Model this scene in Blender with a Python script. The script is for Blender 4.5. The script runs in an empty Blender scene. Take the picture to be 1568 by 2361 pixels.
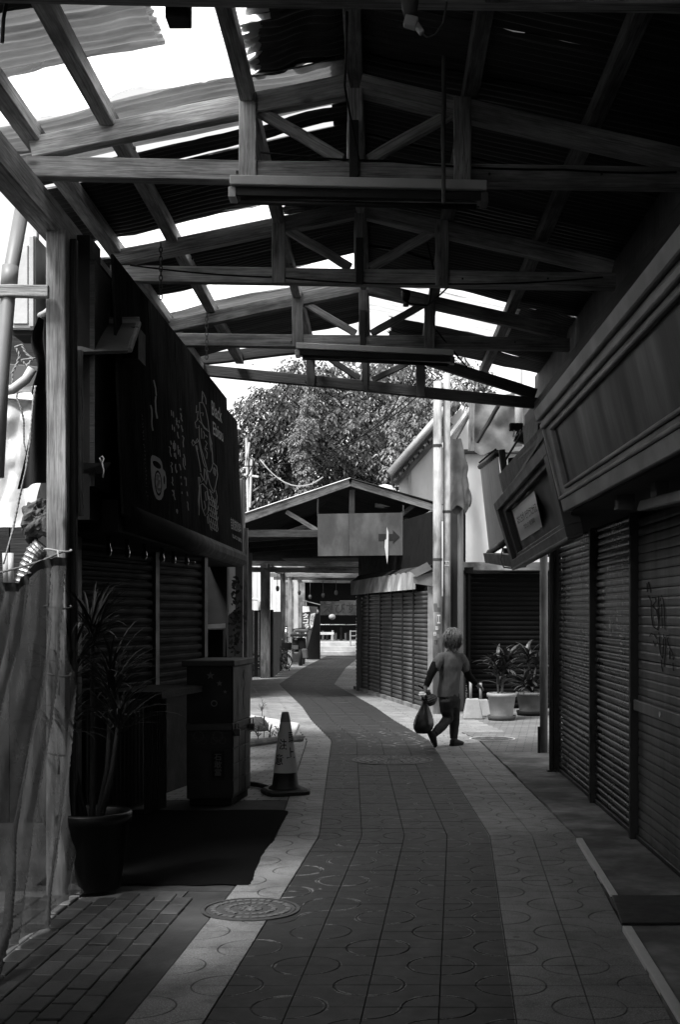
import bpy, bmesh, math, random
from mathutils import Vector, Matrix, noise as mnoise
random.seed(11)
SC = bpy.context.scene
COL = SC.collection
PI = math.pi

# ------------------------------------------------------------------ camera
# x right, y along the alley (depth from the photographer), z up; eye height 1.6 m
F, CX, CY, H = 2950.0, 870.0, 1410.0, 1.6     # focal length and vanishing point in units of the picture 1568 wide
cam_d = bpy.data.cameras.new('Camera')
cam = bpy.data.objects.new('Camera', cam_d); COL.objects.link(cam)
cam_d.sensor_fit = 'HORIZONTAL'; cam_d.sensor_width = 24.0
cam_d.lens = F / 1568.0 * 24.0
cam_d.shift_x = (784.0 - CX) / 1568.0
cam_d.shift_y = (CY - 1180.5) / 1568.0
cam_d.clip_start = 0.05; cam_d.clip_end = 2000
cam.location = (0, 0, H); cam.rotation_euler = (PI/2, 0, 0)
SC.camera = cam

# ------------------------------------------------------------------ light (a grey, monochrome picture)
SUN_EL, SUN_AZ = math.radians(58), math.radians(218)      # from behind-left of the photographer
SUN_DIR = Vector((math.sin(SUN_AZ)*math.cos(SUN_EL), math.cos(SUN_AZ)*math.cos(SUN_EL), math.sin(SUN_EL)))
world = bpy.data.worlds.new('World'); SC.world = world; world.use_nodes = True
wn = world.node_tree; wn.nodes.clear()
w_sky = wn.nodes.new('ShaderNodeTexSky'); w_sky.sky_type = 'NISHITA'; w_sky.sun_disc = False
w_sky.sun_elevation = SUN_EL; w_sky.sun_rotation = SUN_AZ; w_sky.air_density = 1.0; w_sky.dust_density = 1.5; w_sky.ozone_density = 1.0
w_bw = wn.nodes.new('ShaderNodeRGBToBW')
w_bg = wn.nodes.new('ShaderNodeBackground'); w_bg.inputs['Strength'].default_value = 0.15
w_out = wn.nodes.new('ShaderNodeOutputWorld')
wn.links.new(w_sky.outputs[0], w_bw.inputs[0]); wn.links.new(w_bw.outputs[0], w_bg.inputs[0]); wn.links.new(w_bg.outputs[0], w_out.inputs[0])
sun_d = bpy.data.lights.new('sun', 'SUN'); sun_d.energy = 2.5; sun_d.angle = math.radians(15); sun_d.color = (1, 1, 1)
sun = bpy.data.objects.new('sun', sun_d); COL.objects.link(sun)
sun.rotation_euler = (-SUN_DIR).to_track_quat('-Z', 'Y').to_euler()
SC.view_settings.view_transform = 'Standard'; SC.view_settings.look = 'None'
SC.view_settings.exposure = 1.55; SC.view_settings.gamma = 1.0
try:
    SC.view_settings.use_curve_mapping = False
    SC.cycles.use_denoising = True
    SC.cycles.max_bounces = 8; SC.cycles.diffuse_bounces = 4; SC.cycles.glossy_bounces = 3
    SC.cycles.transmission_bounces = 5; SC.cycles.transparent_max_bounces = 8
    SC.cycles.sample_clamp_indirect = 6.0
except Exception:
    pass

# ------------------------------------------------------------------ helpers
def at(x, y, Y):
    return Vector(((x-CX)*Y/F, Y, H-(y-CY)*Y/F))
def gnd(x, y, h=0.0):
    return at(x, y, (H-h)*F/(y-CY))
def on_plane(x, y, p0, n):
    d = Vector(((x-CX)/F, 1.0, -(y-CY)/F)); o = Vector((0, 0, H))
    t = (p0-o).dot(n)/d.dot(n)
    return o+d*t
def lerp(a, b, t): return a+(b-a)*t

class Mat: pass
M = {}
def _nodes(name):
    m = bpy.data.materials.new(name); m.use_nodes = True
    nt = m.node_tree; b = nt.nodes['Principled BSDF']
    return m, nt, b
def N(nt, kind, **kw):
    n = nt.nodes.new(kind)
    for k, v in kw.items():
        if k in n.inputs.keys(): n.inputs[k].default_value = v
        else: setattr(n, k, v)
    return n
def coords(nt, stretch=(1, 1, 1), kind='Object'):
    tc = N(nt, 'ShaderNodeNewGeometry') if kind == 'Position' else N(nt, 'ShaderNodeTexCoord')
    mp = N(nt, 'ShaderNodeMapping'); mp.inputs['Scale'].default_value = stretch
    nt.links.new(tc.outputs[kind], mp.inputs['Vector'])
    oi = N(nt, 'ShaderNodeObjectInfo')
    ml = N(nt, 'ShaderNodeMath', operation='MULTIPLY'); ml.inputs[1].default_value = 37.0
    nt.links.new(oi.outputs['Random'], ml.inputs[0])
    if kind != 'Position': nt.links.new(ml.outputs[0], mp.inputs['Location'])
    return mp.outputs['Vector'], oi
def ramp(nt, fac, stops):
    r = N(nt, 'ShaderNodeValToRGB'); e = r.color_ramp.elements
    while len(e) < len(stops): e.new(0.5)
    for i, (p, v) in enumerate(stops):
        e[i].position = p; e[i].color = (v, v, v, 1)
    nt.links.new(fac, r.inputs['Fac'])
    return r.outputs['Color']
def grey(name, v, rough=0.75, var=0.3, scale=6.0, stretch=(1, 1, 1), bump=0.15, spec=0.3, metal=0.0, kind='Object', stain=0.0, each=0.0, fine=1.0, stain_scale=1.3):
    """plain grey stuff: uneven tone, blotches, fine relief"""
    m, nt, b = _nodes(name)
    vec, oi = coords(nt, stretch, kind)
    n1 = N(nt, 'ShaderNodeTexNoise', Scale=scale, Detail=6.0, Roughness=0.62)
    nt.links.new(vec, n1.inputs['Vector'])
    c = ramp(nt, n1.outputs['Fac'], [(0.25, v*(1-var)), (0.75, v*(1+var))])
    if stain > 0:
        n2 = N(nt, 'ShaderNodeTexNoise', Scale=stain_scale, Detail=4.0, Roughness=0.6)
        nt.links.new(vec, n2.inputs['Vector'])
        f = ramp(nt, n2.outputs['Fac'], [(0.42, 1-stain), (0.62, 1.0)])
        mx = N(nt, 'ShaderNodeMix', data_type='RGBA', blend_type='MULTIPLY'); mx.inputs[0].default_value = 1
        nt.links.new(c, mx.inputs[6]); nt.links.new(f, mx.inputs[7]); c = mx.outputs[2]
    if each > 0:
        mr = N(nt, 'ShaderNodeMapRange'); mr.inputs[3].default_value = 1-each; mr.inputs[4].default_value = 1+each
        nt.links.new(oi.outputs['Random'], mr.inputs[0])
        mx = N(nt, 'ShaderNodeMix', data_type='RGBA', blend_type='MULTIPLY'); mx.inputs[0].default_value = 1
        nt.links.new(c, mx.inputs[6]); nt.links.new(mr.outputs[0], mx.inputs[7]); c = mx.outputs[2]
    nt.links.new(c, b.inputs['Base Color'])
    rr = ramp(nt, n1.outputs['Fac'], [(0.3, max(0.05, rough-0.12)), (0.7, min(1, rough+0.12))])
    nt.links.new(rr, b.inputs['Roughness'])
    b.inputs['Specular IOR Level'].default_value = spec; b.inputs['Metallic'].default_value = metal
    if bump > 0:
        n3 = N(nt, 'ShaderNodeTexNoise', Scale=scale*7*fine, Detail=3.0)
        nt.links.new(vec, n3.inputs['Vector'])
        bp = N(nt, 'ShaderNodeBump'); bp.inputs['Strength'].default_value = bump; bp.inputs['Distance'].default_value = 0.01
        nt.links.new(n3.outputs['Fac'], bp.inputs['Height']); nt.links.new(bp.outputs[0], b.inputs['Normal'])
    M[name] = m
    return m
def wood(name, v, worn=0.35, axis=0, rough=0.7, dark=0.5, spec=0.2):
    """grain along the beam's own axis, knots and weathered patches"""
    st = [9.0, 9.0, 9.0]; st[axis] = 0.55
    m, nt, b = _nodes(name)
    vec, oi = coords(nt, tuple(st))
    n1 = N(nt, 'ShaderNodeTexNoise', Scale=3.2, Detail=8.0, Roughness=0.7, Distortion=0.6); nt.links.new(vec, n1.inputs['Vector'])
    c = ramp(nt, n1.outputs['Fac'], [(0.28, v*(1-worn)), (0.5, v), (0.74, v*(1+worn))])
    wv = N(nt, 'ShaderNodeTexNoise', Scale=11.0, Detail=3.0, Roughness=0.5); nt.links.new(vec, wv.inputs['Vector'])
    f0 = ramp(nt, wv.outputs['Fac'], [(0.32, 0.68), (0.6, 1.06)])
    mpc = N(nt, 'ShaderNodeMapping'); sc_ = [26.0, 26.0, 26.0]; sc_[axis] = 0.35; mpc.inputs['Scale'].default_value = sc_
    nt.links.new([n for n in nt.nodes if n.type == 'TEX_COORD'][0].outputs['Object'], mpc.inputs['Vector']); nt.links.new([n for n in nt.nodes if n.type == 'MATH'][0].outputs[0], mpc.inputs['Location'])
    nc = N(nt, 'ShaderNodeTexNoise', Scale=1.0, Detail=2.0); nt.links.new(mpc.outputs[0], nc.inputs['Vector'])
    f3 = ramp(nt, nc.outputs['Fac'], [(0.482, 1.0), (0.5, 0.45), (0.518, 1.0)])
    st2 = [2.2, 2.2, 2.2]; st2[axis] = 0.9
    mp2 = N(nt, 'ShaderNodeMapping'); mp2.inputs['Scale'].default_value = st2
    nt.links.new([n for n in nt.nodes if n.type == 'TEX_COORD'][0].outputs['Object'], mp2.inputs['Vector'])
    nt.links.new([n for n in nt.nodes if n.type == 'MATH'][0].outputs[0], mp2.inputs['Location'])
    n2 = N(nt, 'ShaderNodeTexNoise', Scale=1.5, Detail=5.0, Roughness=0.65); nt.links.new(mp2.outputs[0], n2.inputs['Vector'])
    f1 = ramp(nt, n2.outputs['Fac'], [(0.38, 1-dark), (0.6, 1.08)])
    vo = N(nt, 'ShaderNodeTexVoronoi', Scale=2.0); nt.links.new(mp2.outputs[0], vo.inputs['Vector'])
    f2 = ramp(nt, vo.outputs['Distance'], [(0.03, 0.35), (0.085, 1.0)])
    for f in (f0, f1, f2, f3):
        mx = N(nt, 'ShaderNodeMix', data_type='RGBA', blend_type='MULTIPLY'); mx.inputs[0].default_value = 1
        nt.links.new(c, mx.inputs[6]); nt.links.new(f, mx.inputs[7]); c = mx.outputs[2]
    mr = N(nt, 'ShaderNodeMapRange'); mr.inputs[3].default_value = 0.75; mr.inputs[4].default_value = 1.2
    nt.links.new(oi.outputs['Random'], mr.inputs[0])
    mx = N(nt, 'ShaderNodeMix', data_type='RGBA', blend_type='MULTIPLY'); mx.inputs[0].default_value = 1
    nt.links.new(c, mx.inputs[6]); nt.links.new(mr.outputs[0], mx.inputs[7])
    nt.links.new(mx.outputs[2], b.inputs['Base Color'])
    b.inputs['Roughness'].default_value = rough; b.inputs['Specular IOR Level'].default_value = spec
    bp = N(nt, 'ShaderNodeBump'); bp.inputs['Strength'].default_value = 0.5; bp.inputs['Distance'].default_value = 0.008
    nt.links.new(wv.outputs['Fac'], bp.inputs['Height']); nt.links.new(bp.outputs[0], b.inputs['Normal'])
    M[name] = m
    return m
def film(name, v, through=0.0, rough=0.5, trans=0.6, scale=2.0, stretch=(1, 1, 1), var=0.15, gloss=0.1, lo=0.3, hi=0.7, bump=0.0):
    """thin sheet that lets light through: translucent, a little clear, a little glossy"""
    m = bpy.data.materials.new(name); m.use_nodes = True; nt = m.node_tree; nt.nodes.clear()
    out = N(nt, 'ShaderNodeOutputMaterial')
    vec, oi = coords(nt, stretch)
    n1 = N(nt, 'ShaderNodeTexNoise', Scale=scale, Detail=6.0, Roughness=0.65); nt.links.new(vec, n1.inputs['Vector'])
    c = ramp(nt, n1.outputs['Fac'], [(lo, v*(1-var)), (hi, min(1.0, v*(1+var)))])
    tl = N(nt, 'ShaderNodeBsdfTranslucent'); df = N(nt, 'ShaderNodeBsdfDiffuse')
    nt.links.new(c, tl.inputs['Color']); nt.links.new(c, df.inputs['Color'])
    m1 = N(nt, 'ShaderNodeMixShader'); m1.inputs[0].default_value = trans
    if bump > 0:
        nb = N(nt, 'ShaderNodeTexNoise', Scale=scale*5, Detail=5.0, Roughness=0.6, Distortion=1.5); nt.links.new(vec, nb.inputs['Vector'])
        bp = N(nt, 'ShaderNodeBump'); bp.inputs['Strength'].default_value = bump; bp.inputs['Distance'].default_value = 0.02
        nt.links.new(nb.outputs['Fac'], bp.inputs['Height'])
        for q in (df, tl): nt.links.new(bp.outputs[0], q.inputs['Normal'])
    nt.links.new(df.outputs[0], m1.inputs[1]); nt.links.new(tl.outputs[0], m1.inputs[2]); s = m1.outputs[0]
    if gloss > 0:
        gl = N(nt, 'ShaderNodeBsdfGlossy'); gl.inputs['Roughness'].default_value = rough
        m2 = N(nt, 'ShaderNodeMixShader'); m2.inputs[0].default_value = gloss
        nt.links.new(s, m2.inputs[1]); nt.links.new(gl.outputs[0], m2.inputs[2]); s = m2.outputs[0]
    if through > 0:
        tr = N(nt, 'ShaderNodeBsdfTransparent')
        m3 = N(nt, 'ShaderNodeMixShader'); m3.inputs[0].default_value = through
        nt.links.new(s, m3.inputs[1]); nt.links.new(tr.outputs[0], m3.inputs[2]); s = m3.outputs[0]
    nt.links.new(s, out.inputs['Surface'])
    M[name] = m
    return m

class MB:
    """collects geometry in world coordinates, links it as ONE mesh object"""
    def __init__(s): s.v, s.f, s.mi = [], [], []
    def add(s, vs, fs, mi=0):
        o = len(s.v); s.v += [Vector(p) for p in vs]
        for f in fs: s.f.append([i+o for i in f]); s.mi.append(mi)
    def box(s, c, size, rot=None, mi=0, taper=1.0):
        c = Vector(c); hx, hy, hz = (k/2 for k in size)
        vs = []
        for z in (-hz, hz):
            t = taper if z > 0 else 1.0
            for x, y in ((-hx, -hy), (hx, -hy), (hx, hy), (-hx, hy)): vs.append(Vector((x*t, y*t, z)))
        if rot is not None: vs = [rot @ v for v in vs]
        s.add([v+c for v in vs], [(3, 2, 1, 0), (4, 5, 6, 7), (0, 1, 5, 4), (1, 2, 6, 5), (2, 3, 7, 6), (3, 0, 4, 7)], mi)
        return s
    def hexa(s, a, b, mi=0):
        """solid between two quads given in the same order"""
        s.add(list(a)+list(b), [(3, 2, 1, 0), (4, 5, 6, 7), (0, 1, 5, 4), (1, 2, 6, 5), (2, 3, 7, 6), (3, 0, 4, 7)], mi); return s
    def slab(s, quad, n, th, mi=0):
        q = [Vector(p) for p in quad]; n = Vector(n).normalized()
        return s.hexa([p-n*th for p in q], q, mi)
    def tube(s, pts, r, n=8, cap=True, mi=0):
        pts = [Vector(p) for p in pts]; k = len(pts)
        rr = r if isinstance(r, (list, tuple)) else [r]*k
        d0 = (pts[1]-pts[0]).normalized()
        ref = Vector((0, 0, 1)) if abs(d0.z) < 0.9 else Vector((1, 0, 0))
        vs = []
        for i, p in enumerate(pts):
            d = (pts[min(i+1, k-1)]-pts[max(i-1, 0)]).normalized()
            a = ref - d*ref.dot(d)
            if a.length < 1e-5: a = Vector((1, 0, 0))
            a.normalize(); bb = d.cross(a); ref = a
            for j in range(n):
                t = 2*PI*j/n; vs.append(p+(a*math.cos(t)+bb*math.sin(t))*rr[i])
        fs = []
        for i in range(k-1):
            for j in range(n):
                fs.append((i*n+j, i*n+(j+1) % n, (i+1)*n+(j+1) % n, (i+1)*n+j))
        if cap: fs += [tuple(range(n))[::-1], tuple((k-1)*n+j for j in range(n))]
        s.add(vs, fs, mi); return s
    def lathe(s, prof, c, n=20, mi=0, sx=1.0, sy=1.0, cap=True):
        c = Vector(c); vs = []; k = len(prof)
        for r, z in prof:
            for j in range(n):
                t = 2*PI*j/n; vs.append(c+Vector((r*sx*math.cos(t), r*sy*math.sin(t), z)))
        fs = [(i*n+j, i*n+(j+1) % n, (i+1)*n+(j+1) % n, (i+1)*n+j) for i in range(k-1) for j in range(n)]
        if cap: fs += [tuple(range(n))[::-1], tuple((k-1)*n+j for j in range(n))]
        s.add(vs, fs, mi); return s
    def grid(s, fn, nu, nv, mi=0):
        vs = [fn(i/nu, j/nv) for j in range(nv+1) for i in range(nu+1)]
        fs = [(j*(nu+1)+i, j*(nu+1)+i+1, (j+1)*(nu+1)+i+1, (j+1)*(nu+1)+i) for j in range(nv) for i in range(nu)]
        s.add(vs, fs, mi); return s
    def ellipsoid(s, c, r, nu=12, nv=8, mi=0, jit=0.0):
        c = Vector(c); prof = []
        vs = [c+Vector((0, 0, -r[2]))]
        for j in range(1, nv):
            t = PI*j/nv
            for i in range(nu):
                a = 2*PI*i/nu; k = 1+random.uniform(-jit, jit)
                vs.append(c+Vector((r[0]*math.sin(t)*math.cos(a)*k, r[1]*math.sin(t)*math.sin(a)*k, -r[2]*math.cos(t)*k)))
        vs.append(c+Vector((0, 0, r[2])))
        fs = [(0, 1+(i+1) % nu, 1+i) for i in range(nu)]
        for j in range(nv-2):
            for i in range(nu):
                a = 1+j*nu+i; b = 1+j*nu+(i+1) % nu; fs.append((a, b, b+nu, a+nu))
        L = len(vs)-1; o = 1+(nv-2)*nu
        fs += [(o+i, o+(i+1) % nu, L) for i in range(nu)]
        s.add(vs, fs, mi); return s
    def build(s, name, mat, parent=None, smooth=False, bevel=0.0, origin=None):
        me = bpy.data.meshes.new(name)
        if origin is None:
            lo = Vector((min(p.x for p in s.v), min(p.y for p in s.v), min(p.z for p in s.v)))
            hi = Vector((max(p.x for p in s.v), max(p.y for p in s.v), max(p.z for p in s.v)))
            origin = (lo+hi)/2
            if parent is None: origin.z = lo.z
        me.from_pydata([p-origin for p in s.v], [], s.f)
        mats = mat if isinstance(mat, (list, tuple)) else [mat]
        for m in mats: me.materials.append(M[m] if isinstance(m, str) else m)
        if len(mats) > 1: me.polygons.foreach_set('material_index', s.mi)
        if bevel > 0:
            bm = bmesh.new(); bm.from_mesh(me)
            bmesh.ops.bevel(bm, geom=list(bm.edges), offset=bevel, segments=1, affect='EDGES', clamp_overlap=True)
            bm.to_mesh(me); bm.free()
        if smooth:
            me.polygons.foreach_set('use_smooth', [True]*len(me.polygons))
        me.update()
        o = bpy.data.objects.new(name, me); COL.objects.link(o)
        o.location = origin
        if parent is not None:
            o.parent = parent; o.location = origin-Vector(parent['_w'] if '_w' in parent else parent.location)
            o['_w'] = tuple(origin)
        else: o['_w'] = tuple(origin)
        return o
def tag(o, label, cat, group=None):
    o['label'] = label; o['category'] = cat
    if group: o['group'] = group
    return o
def kind(o, k): o['kind'] = k; return o
def thing(name, label, cat, loc, group=None):
    o = bpy.data.objects.new(name, None); COL.objects.link(o); o.location = loc; o['_w'] = tuple(Vector(loc))
    return tag(o, label, cat, group)
def wpos(o): return Vector(o['_w'])
def beam(name, p0, p1, w, h, mat, parent=None, up=(0, 0, 1), jit=0.003, seg=6, ch=0.006):
    """squared timber from p0 to p1 (centre line), w across, h along 'up'; local x runs along the grain"""
    p0, p1 = Vector(p0), Vector(p1); d = p1-p0; L = d.length; d.normalize()
    up = Vector(up); s = up.cross(d).normalized(); u = d.cross(s)
    hw, hh = w/2, h/2
    sec = [(-hw+ch, -hh), (hw-ch, -hh), (hw, -hh+ch), (hw, hh-ch), (hw-ch, hh), (-hw+ch, hh), (-hw, hh-ch), (-hw, -hh+ch)]
    vs, fs = [], []
    for i in range(seg+1):
        x = -L/2+L*i/seg; jy, jz = random.uniform(-jit, jit), random.uniform(-jit, jit)
        for a, b in sec: vs.append((x, a+jy+random.uniform(-jit, jit)*.4, b+jz+random.uniform(-jit, jit)*.4))
    for i in range(seg):
        for j in range(8): fs.append((i*8+j, i*8+(j+1) % 8, (i+1)*8+(j+1) % 8, (i+1)*8+j))
    fs += [tuple(range(8))[::-1], tuple(seg*8+j for j in range(8))]
    me = bpy.data.meshes.new(name); me.from_pydata(vs, [], [f[::-1] for f in fs]); me.materials.append(M[mat] if isinstance(mat, str) else mat); me.update()
    o = bpy.data.objects.new(name, me); COL.objects.link(o)
    mid = (p0+p1)/2
    mw = Matrix(((d.x, s.x, u.x, mid.x), (d.y, s.y, u.y, mid.y), (d.z, s.z, u.z, mid.z), (0, 0, 0, 1)))
    if parent is not None:
        o.parent = parent; mw = Matrix.Translation(-wpos(parent)) @ mw
    o.matrix_basis = mw; o['_w'] = tuple(mid)
    return o
def copy_mesh(src, name, loc, parent=None, rot=None, scale=None, mat=None):
    o = bpy.data.objects.new(name, src.data); COL.objects.link(o)
    loc = Vector(loc); o['_w'] = tuple(loc)
    if parent is not None: o.parent = parent; loc = loc-wpos(parent)
    o.location = loc
    if rot is not None: o.rotation_euler = rot
    if scale is not None: o.scale = scale
    return o
_fonts = {}
def text_mesh(s, spacing=1.0, bold=0.012):
    cu = bpy.data.curves.new('t', 'FONT'); cu.body = s; cu.size = 1; cu.space_character = spacing; cu.resolution_u = 3; cu.offset = bold
    o = bpy.data.objects.new('t', cu); COL.objects.link(o)
    dg = bpy.context.evaluated_depsgraph_get()
    me = bpy.data.meshes.new_from_object(o.evaluated_get(dg))
    vs = [v.co.copy() for v in me.vertices]; fs = [tuple(p.vertices) for p in me.polygons]
    bpy.data.objects.remove(o); bpy.data.curves.remove(cu); bpy.data.meshes.remove(me)
    return vs, fs
def lettering(s, fn, mat, parent, name='lettering', spacing=1.0, label=None):
    """print: fn maps the unit square (u right, v up) of the text's box to a world point"""
    vs, fs = text_mesh(s, spacing)
    if not vs: return None
    x0, x1 = min(v.x for v in vs), max(v.x for v in vs); y0, y1 = min(v.y for v in vs), max(v.y for v in vs)
    mb = MB(); mb.add([fn((v.x-x0)/(x1-x0), (v.y-y0)/max(1e-6, y1-y0)) for v in vs], fs)
    o = mb.build(name, mat, parent)
    if label: o['label'] = label
    return o
def quad_fn(tl, tr, br, bl, mp):
    tl, tr, br, bl = (Vector((p[0], p[1], 0)) for p in (tl, tr, br, bl))
    def fn(u, v):
        p = tl*(1-u)*v+tr*u*v+br*u*(1-v)+bl*(1-u)*(1-v)
        return mp(p.x, p.y)
    return fn
def strokes(lines, mp, mat, parent, name='drawing', w=3.0):
    """painted lines in picture units laid on a surface by mp"""
    mb = MB()
    for ln in lines:
        ww = w
        if isinstance(ln, tuple) and len(ln) == 2 and isinstance(ln[0], list): ln, ww = ln
        P = [Vector((a, b, 0)) for a, b in ln]; L, R = [], []
        for i, p in enumerate(P):
            d = (P[min(i+1, len(P)-1)]-P[max(i-1, 0)]); d.normalize(); n = Vector((-d.y, d.x, 0))*ww/2
            L.append(mp((p+n).x, (p+n).y)); R.append(mp((p-n).x, (p-n).y))
        k = len(P); mb.add(L+R, [(i, i+1, k+i+1, k+i) for i in range(k-1)])
    return mb.build(name, mat, parent)
def oval(cx, cy, rx, ry, n=18, a0=0.0, a1=2*PI, rot=0.0):
    out = []
    for i in range(n+1):
        t = a0+(a1-a0)*i/n; x, y = rx*math.cos(t), ry*math.sin(t)
        out.append((cx+x*math.cos(rot)-y*math.sin(rot), cy+x*math.sin(rot)+y*math.cos(rot)))
    return out
# ------------------------------------------------------------------ materials
wood('timber', 0.36, 0.35, dark=0.5)
wood('timber_old', 0.18, 0.5, dark=0.65)
wood('timber_dark', 0.033, 0.4)
wood('timber_post', 0.24, 0.55, dark=0.55)
wood('plywood', 0.0935, 0.3, axis=2, dark=0.45)
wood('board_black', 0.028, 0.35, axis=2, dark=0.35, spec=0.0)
grey('sheet_metal', 0.0935, 0.55, 0.35, 3.0, (0.6, 6, 1), 0.1, 0.4, stain=0.6, each=0.25)
grey('sheet_metal_dark', 0.0303, 0.5, 0.4, 3.0, (0.6, 6, 1), 0.1, 0.4, stain=0.6, each=0.3)
film('sheet_worn', 0.22, 0.0, 0.5, 0.35, 2.5, (0.6, 6, 1), 0.55, 0.05)
film('sheet_clear', 0.8, 0.0, 0.4, 0.85, 2.0, (0.5, 4, 1), 0.35, 0.04, lo=0.32, hi=0.5)
film('sheet_clear_dirty', 0.62, 0.0, 0.4, 0.8, 2.2, (0.5, 5, 1), 0.4, 0.04)
grey('iron_black', 0.011, 0.5, 0.3, 8, spec=0.4)
grey('rust', 0.0275, 0.8, 0.5, 10)
grey('white_paint', 0.5, 0.5, 0.12, 5, stain=0.2)
grey('paint_grey', 0.088, 0.6, 0.15, 4, bump=0.05, stain=0.2)
grey('fascia_paint', 0.25, 0.55, 0.2, 4, (1, 0.6, 1), bump=0.1, stain=0.4, stain_scale=2.5)
grey('fascia_panel', 0.045, 0.55, 0.35, 2.5, (1, 1.5, 0.3), bump=0.08, stain=0.5, stain_scale=2.0)
grey('soffit', 0.0495, 0.8, 0.2, 3)
grey('shutter_dark', 0.042, 0.32, 0.6, 5, (1, 1.6, 0.5), 0.05, 0.7, stain=0.7, each=0.15, stain_scale=2.2, kind='Position')
grey('shutter_pale', 0.11, 0.45, 0.3, 3, (1, 2.0, 0.35), 0.04, 0.4, stain=0.45, each=0.06, stain_scale=1.6, kind='Position')
grey('shutter_mid', 0.08, 0.45, 0.35, 3, (1, 1, 0.35), 0.04, 0.4, stain=0.5, each=0.08, stain_scale=1.6, kind='Position')
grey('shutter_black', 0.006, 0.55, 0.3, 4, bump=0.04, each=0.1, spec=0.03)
grey('concrete', 0.2, 0.85, 0.5, 5, bump=0.45, stain=0.55, stain_scale=2.2)
grey('concrete_dark', 0.055, 0.88, 0.4, 4, bump=0.35, stain=0.5)
grey('concrete_pale', 0.4, 0.85, 0.2, 6, bump=0.3, stain=0.25)
grey('asphalt', 0.0275, 0.92, 0.4, 30, bump=0.5)
grey('mortar', 0.0275, 0.95, 0.3, 20, bump=0.4)
grey('paver', 0.06, 0.62, 0.3, 14, bump=0.3, spec=0.4, stain=0.35, each=0.35)
grey('mat_black', 0.007, 0.97, 0.4, 60, bump=0.8, spec=0.03)
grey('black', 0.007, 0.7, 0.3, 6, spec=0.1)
grey('black_gloss', 0.005, 0.4, 0.3, 6, bump=0.03, spec=0.2)
grey('wall_white', 0.68, 0.8, 0.08, 2.5, (1, 1, 0.4), 0.08, stain=0.22)
grey('wall_dark', 0.0275, 0.85, 0.35, 3, stain=0.4)
grey('plaster', 0.2, 0.9, 0.3, 4, (1, 1, 0.4), 0.3, stain=0.55)
grey('pole_concrete', 0.36, 0.85, 0.5, 7, (1, 1, 0.3), 0.35, stain=0.65, stain_scale=3.0)
grey('pvc', 0.1815, 0.45, 0.12, 3, bump=0.03, spec=0.4, stain=0.25)
grey('pvc_white', 0.4, 0.4, 0.08, 3, bump=0.02, spec=0.4, stain=0.15)
grey('chrome', 0.55, 0.3, 0.1, 5, metal=1.0, bump=0.02)
grey('aluminium', 0.6, 0.4, 0.15, 12, metal=0.15, bump=0.05)
grey('concrete_block', 0.24, 0.85, 0.2, 8, bump=0.3, stain=0.25)
grey('rope', 0.275, 0.9, 0.3, 60, bump=0.5)
grey('cloth_grey', 0.143, 0.9, 0.3, 5, bump=0.3, stain=0.4)
grey('cloth_black', 0.0077, 0.95, 0.3, 5, bump=0.2)
grey('cloth_white', 0.35, 0.9, 0.12, 5, bump=0.2)
grey('cloth_mid', 0.077, 0.9, 0.3, 5, bump=0.2)
grey('print_grey', 0.12, 0.8, 0.25, 9, bump=0.0, kind='Generated')
grey('print_pale', 0.2, 0.8, 0.2, 9, bump=0.0)
grey('print_dim', 0.045, 0.8, 0.2, 9, bump=0.0)
grey('print_black', 0.0083, 0.8, 0.2, 9, bump=0.0)
grey('paper', 0.42, 0.9, 0.05, 5, bump=0.05)
grey('paper_bright', 0.75, 0.9, 0.04, 5, bump=0.05)
grey('panel_grey', 0.11, 0.7, 0.3, 3, bump=0.2, stain=0.4)
grey('cabinet_dark', 0.006, 0.5, 0.3, 5, stain=0.3, spec=0.15)
grey('cabinet_side', 0.045, 0.6, 0.25, 5, stain=0.4)
grey('cabinet_tile', 0.013, 0.5, 0.25, 7, stain=0.3, spec=0.15)
grey('cone_rubber', 0.0165, 0.6, 0.25, 5)
grey('rock', 0.088, 0.95, 0.5, 9, bump=0.8, stain=0.6)
grey('soil', 0.0165, 0.98, 0.4, 20, bump=0.6)
grey('pot_white', 0.25, 0.7, 0.15, 14, bump=0.25, stain=0.2)
grey('pot_grey', 0.11, 0.75, 0.25, 12, bump=0.25, stain=0.3)
grey('leaf', 0.023, 0.42, 0.4, 4, bump=0.05, spec=0.5, each=0.2)
grey('leaf_pale', 0.095, 0.45, 0.35, 4, bump=0.05, spec=0.5)
grey('leaf_dark', 0.018, 0.5, 0.4, 4, bump=0.05, spec=0.4)
grey('bark', 0.06, 0.95, 0.4, 12, bump=0.6)
grey('skin', 0.15, 0.6, 0.1, 10, bump=0.05)
grey('hair', 0.085, 0.45, 0.6, 30, bump=0.2, spec=0.5)
grey('shirt', 0.085, 0.95, 0.12, 8, bump=0.15, spec=0.05)
grey('jeans', 0.028, 0.95, 0.25, 12, bump=0.2, spec=0.03)
grey('sleeve', 0.009, 0.95, 0.2, 8, spec=0.05)
grey('rubber', 0.0077, 0.75, 0.3, 8)
grey('bag_plastic', 0.0066, 0.32, 0.2, 8, spec=0.5, bump=0.1)
grey('gutter_metal', 0.3, 0.5, 0.2, 5, metal=0.3)
grey('foil', 0.3, 0.35, 0.3, 14, metal=0.7, bump=0.5)
film('tarp_white', 0.6, 0.0, 0.35, 0.4, 5, (1, 1, 1), 0.2, 0.06, bump=0.12)
film('vinyl', 0.12, 0.2, 0.25, 0.35, 4.0, (1, 1, 0.5), 0.6, 0.10, bump=0.25)
def _glass():
    m, nt, b = _nodes('glass_bulb'); b.inputs['Base Color'].default_value = (.3, .3, .3, 1)
    b.inputs['Roughness'].default_value = 0.05; b.inputs['Transmission Weight'].default_value = 1.0; b.inputs['IOR'].default_value = 1.06
    M['glass_bulb'] = m
_glass()

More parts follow.
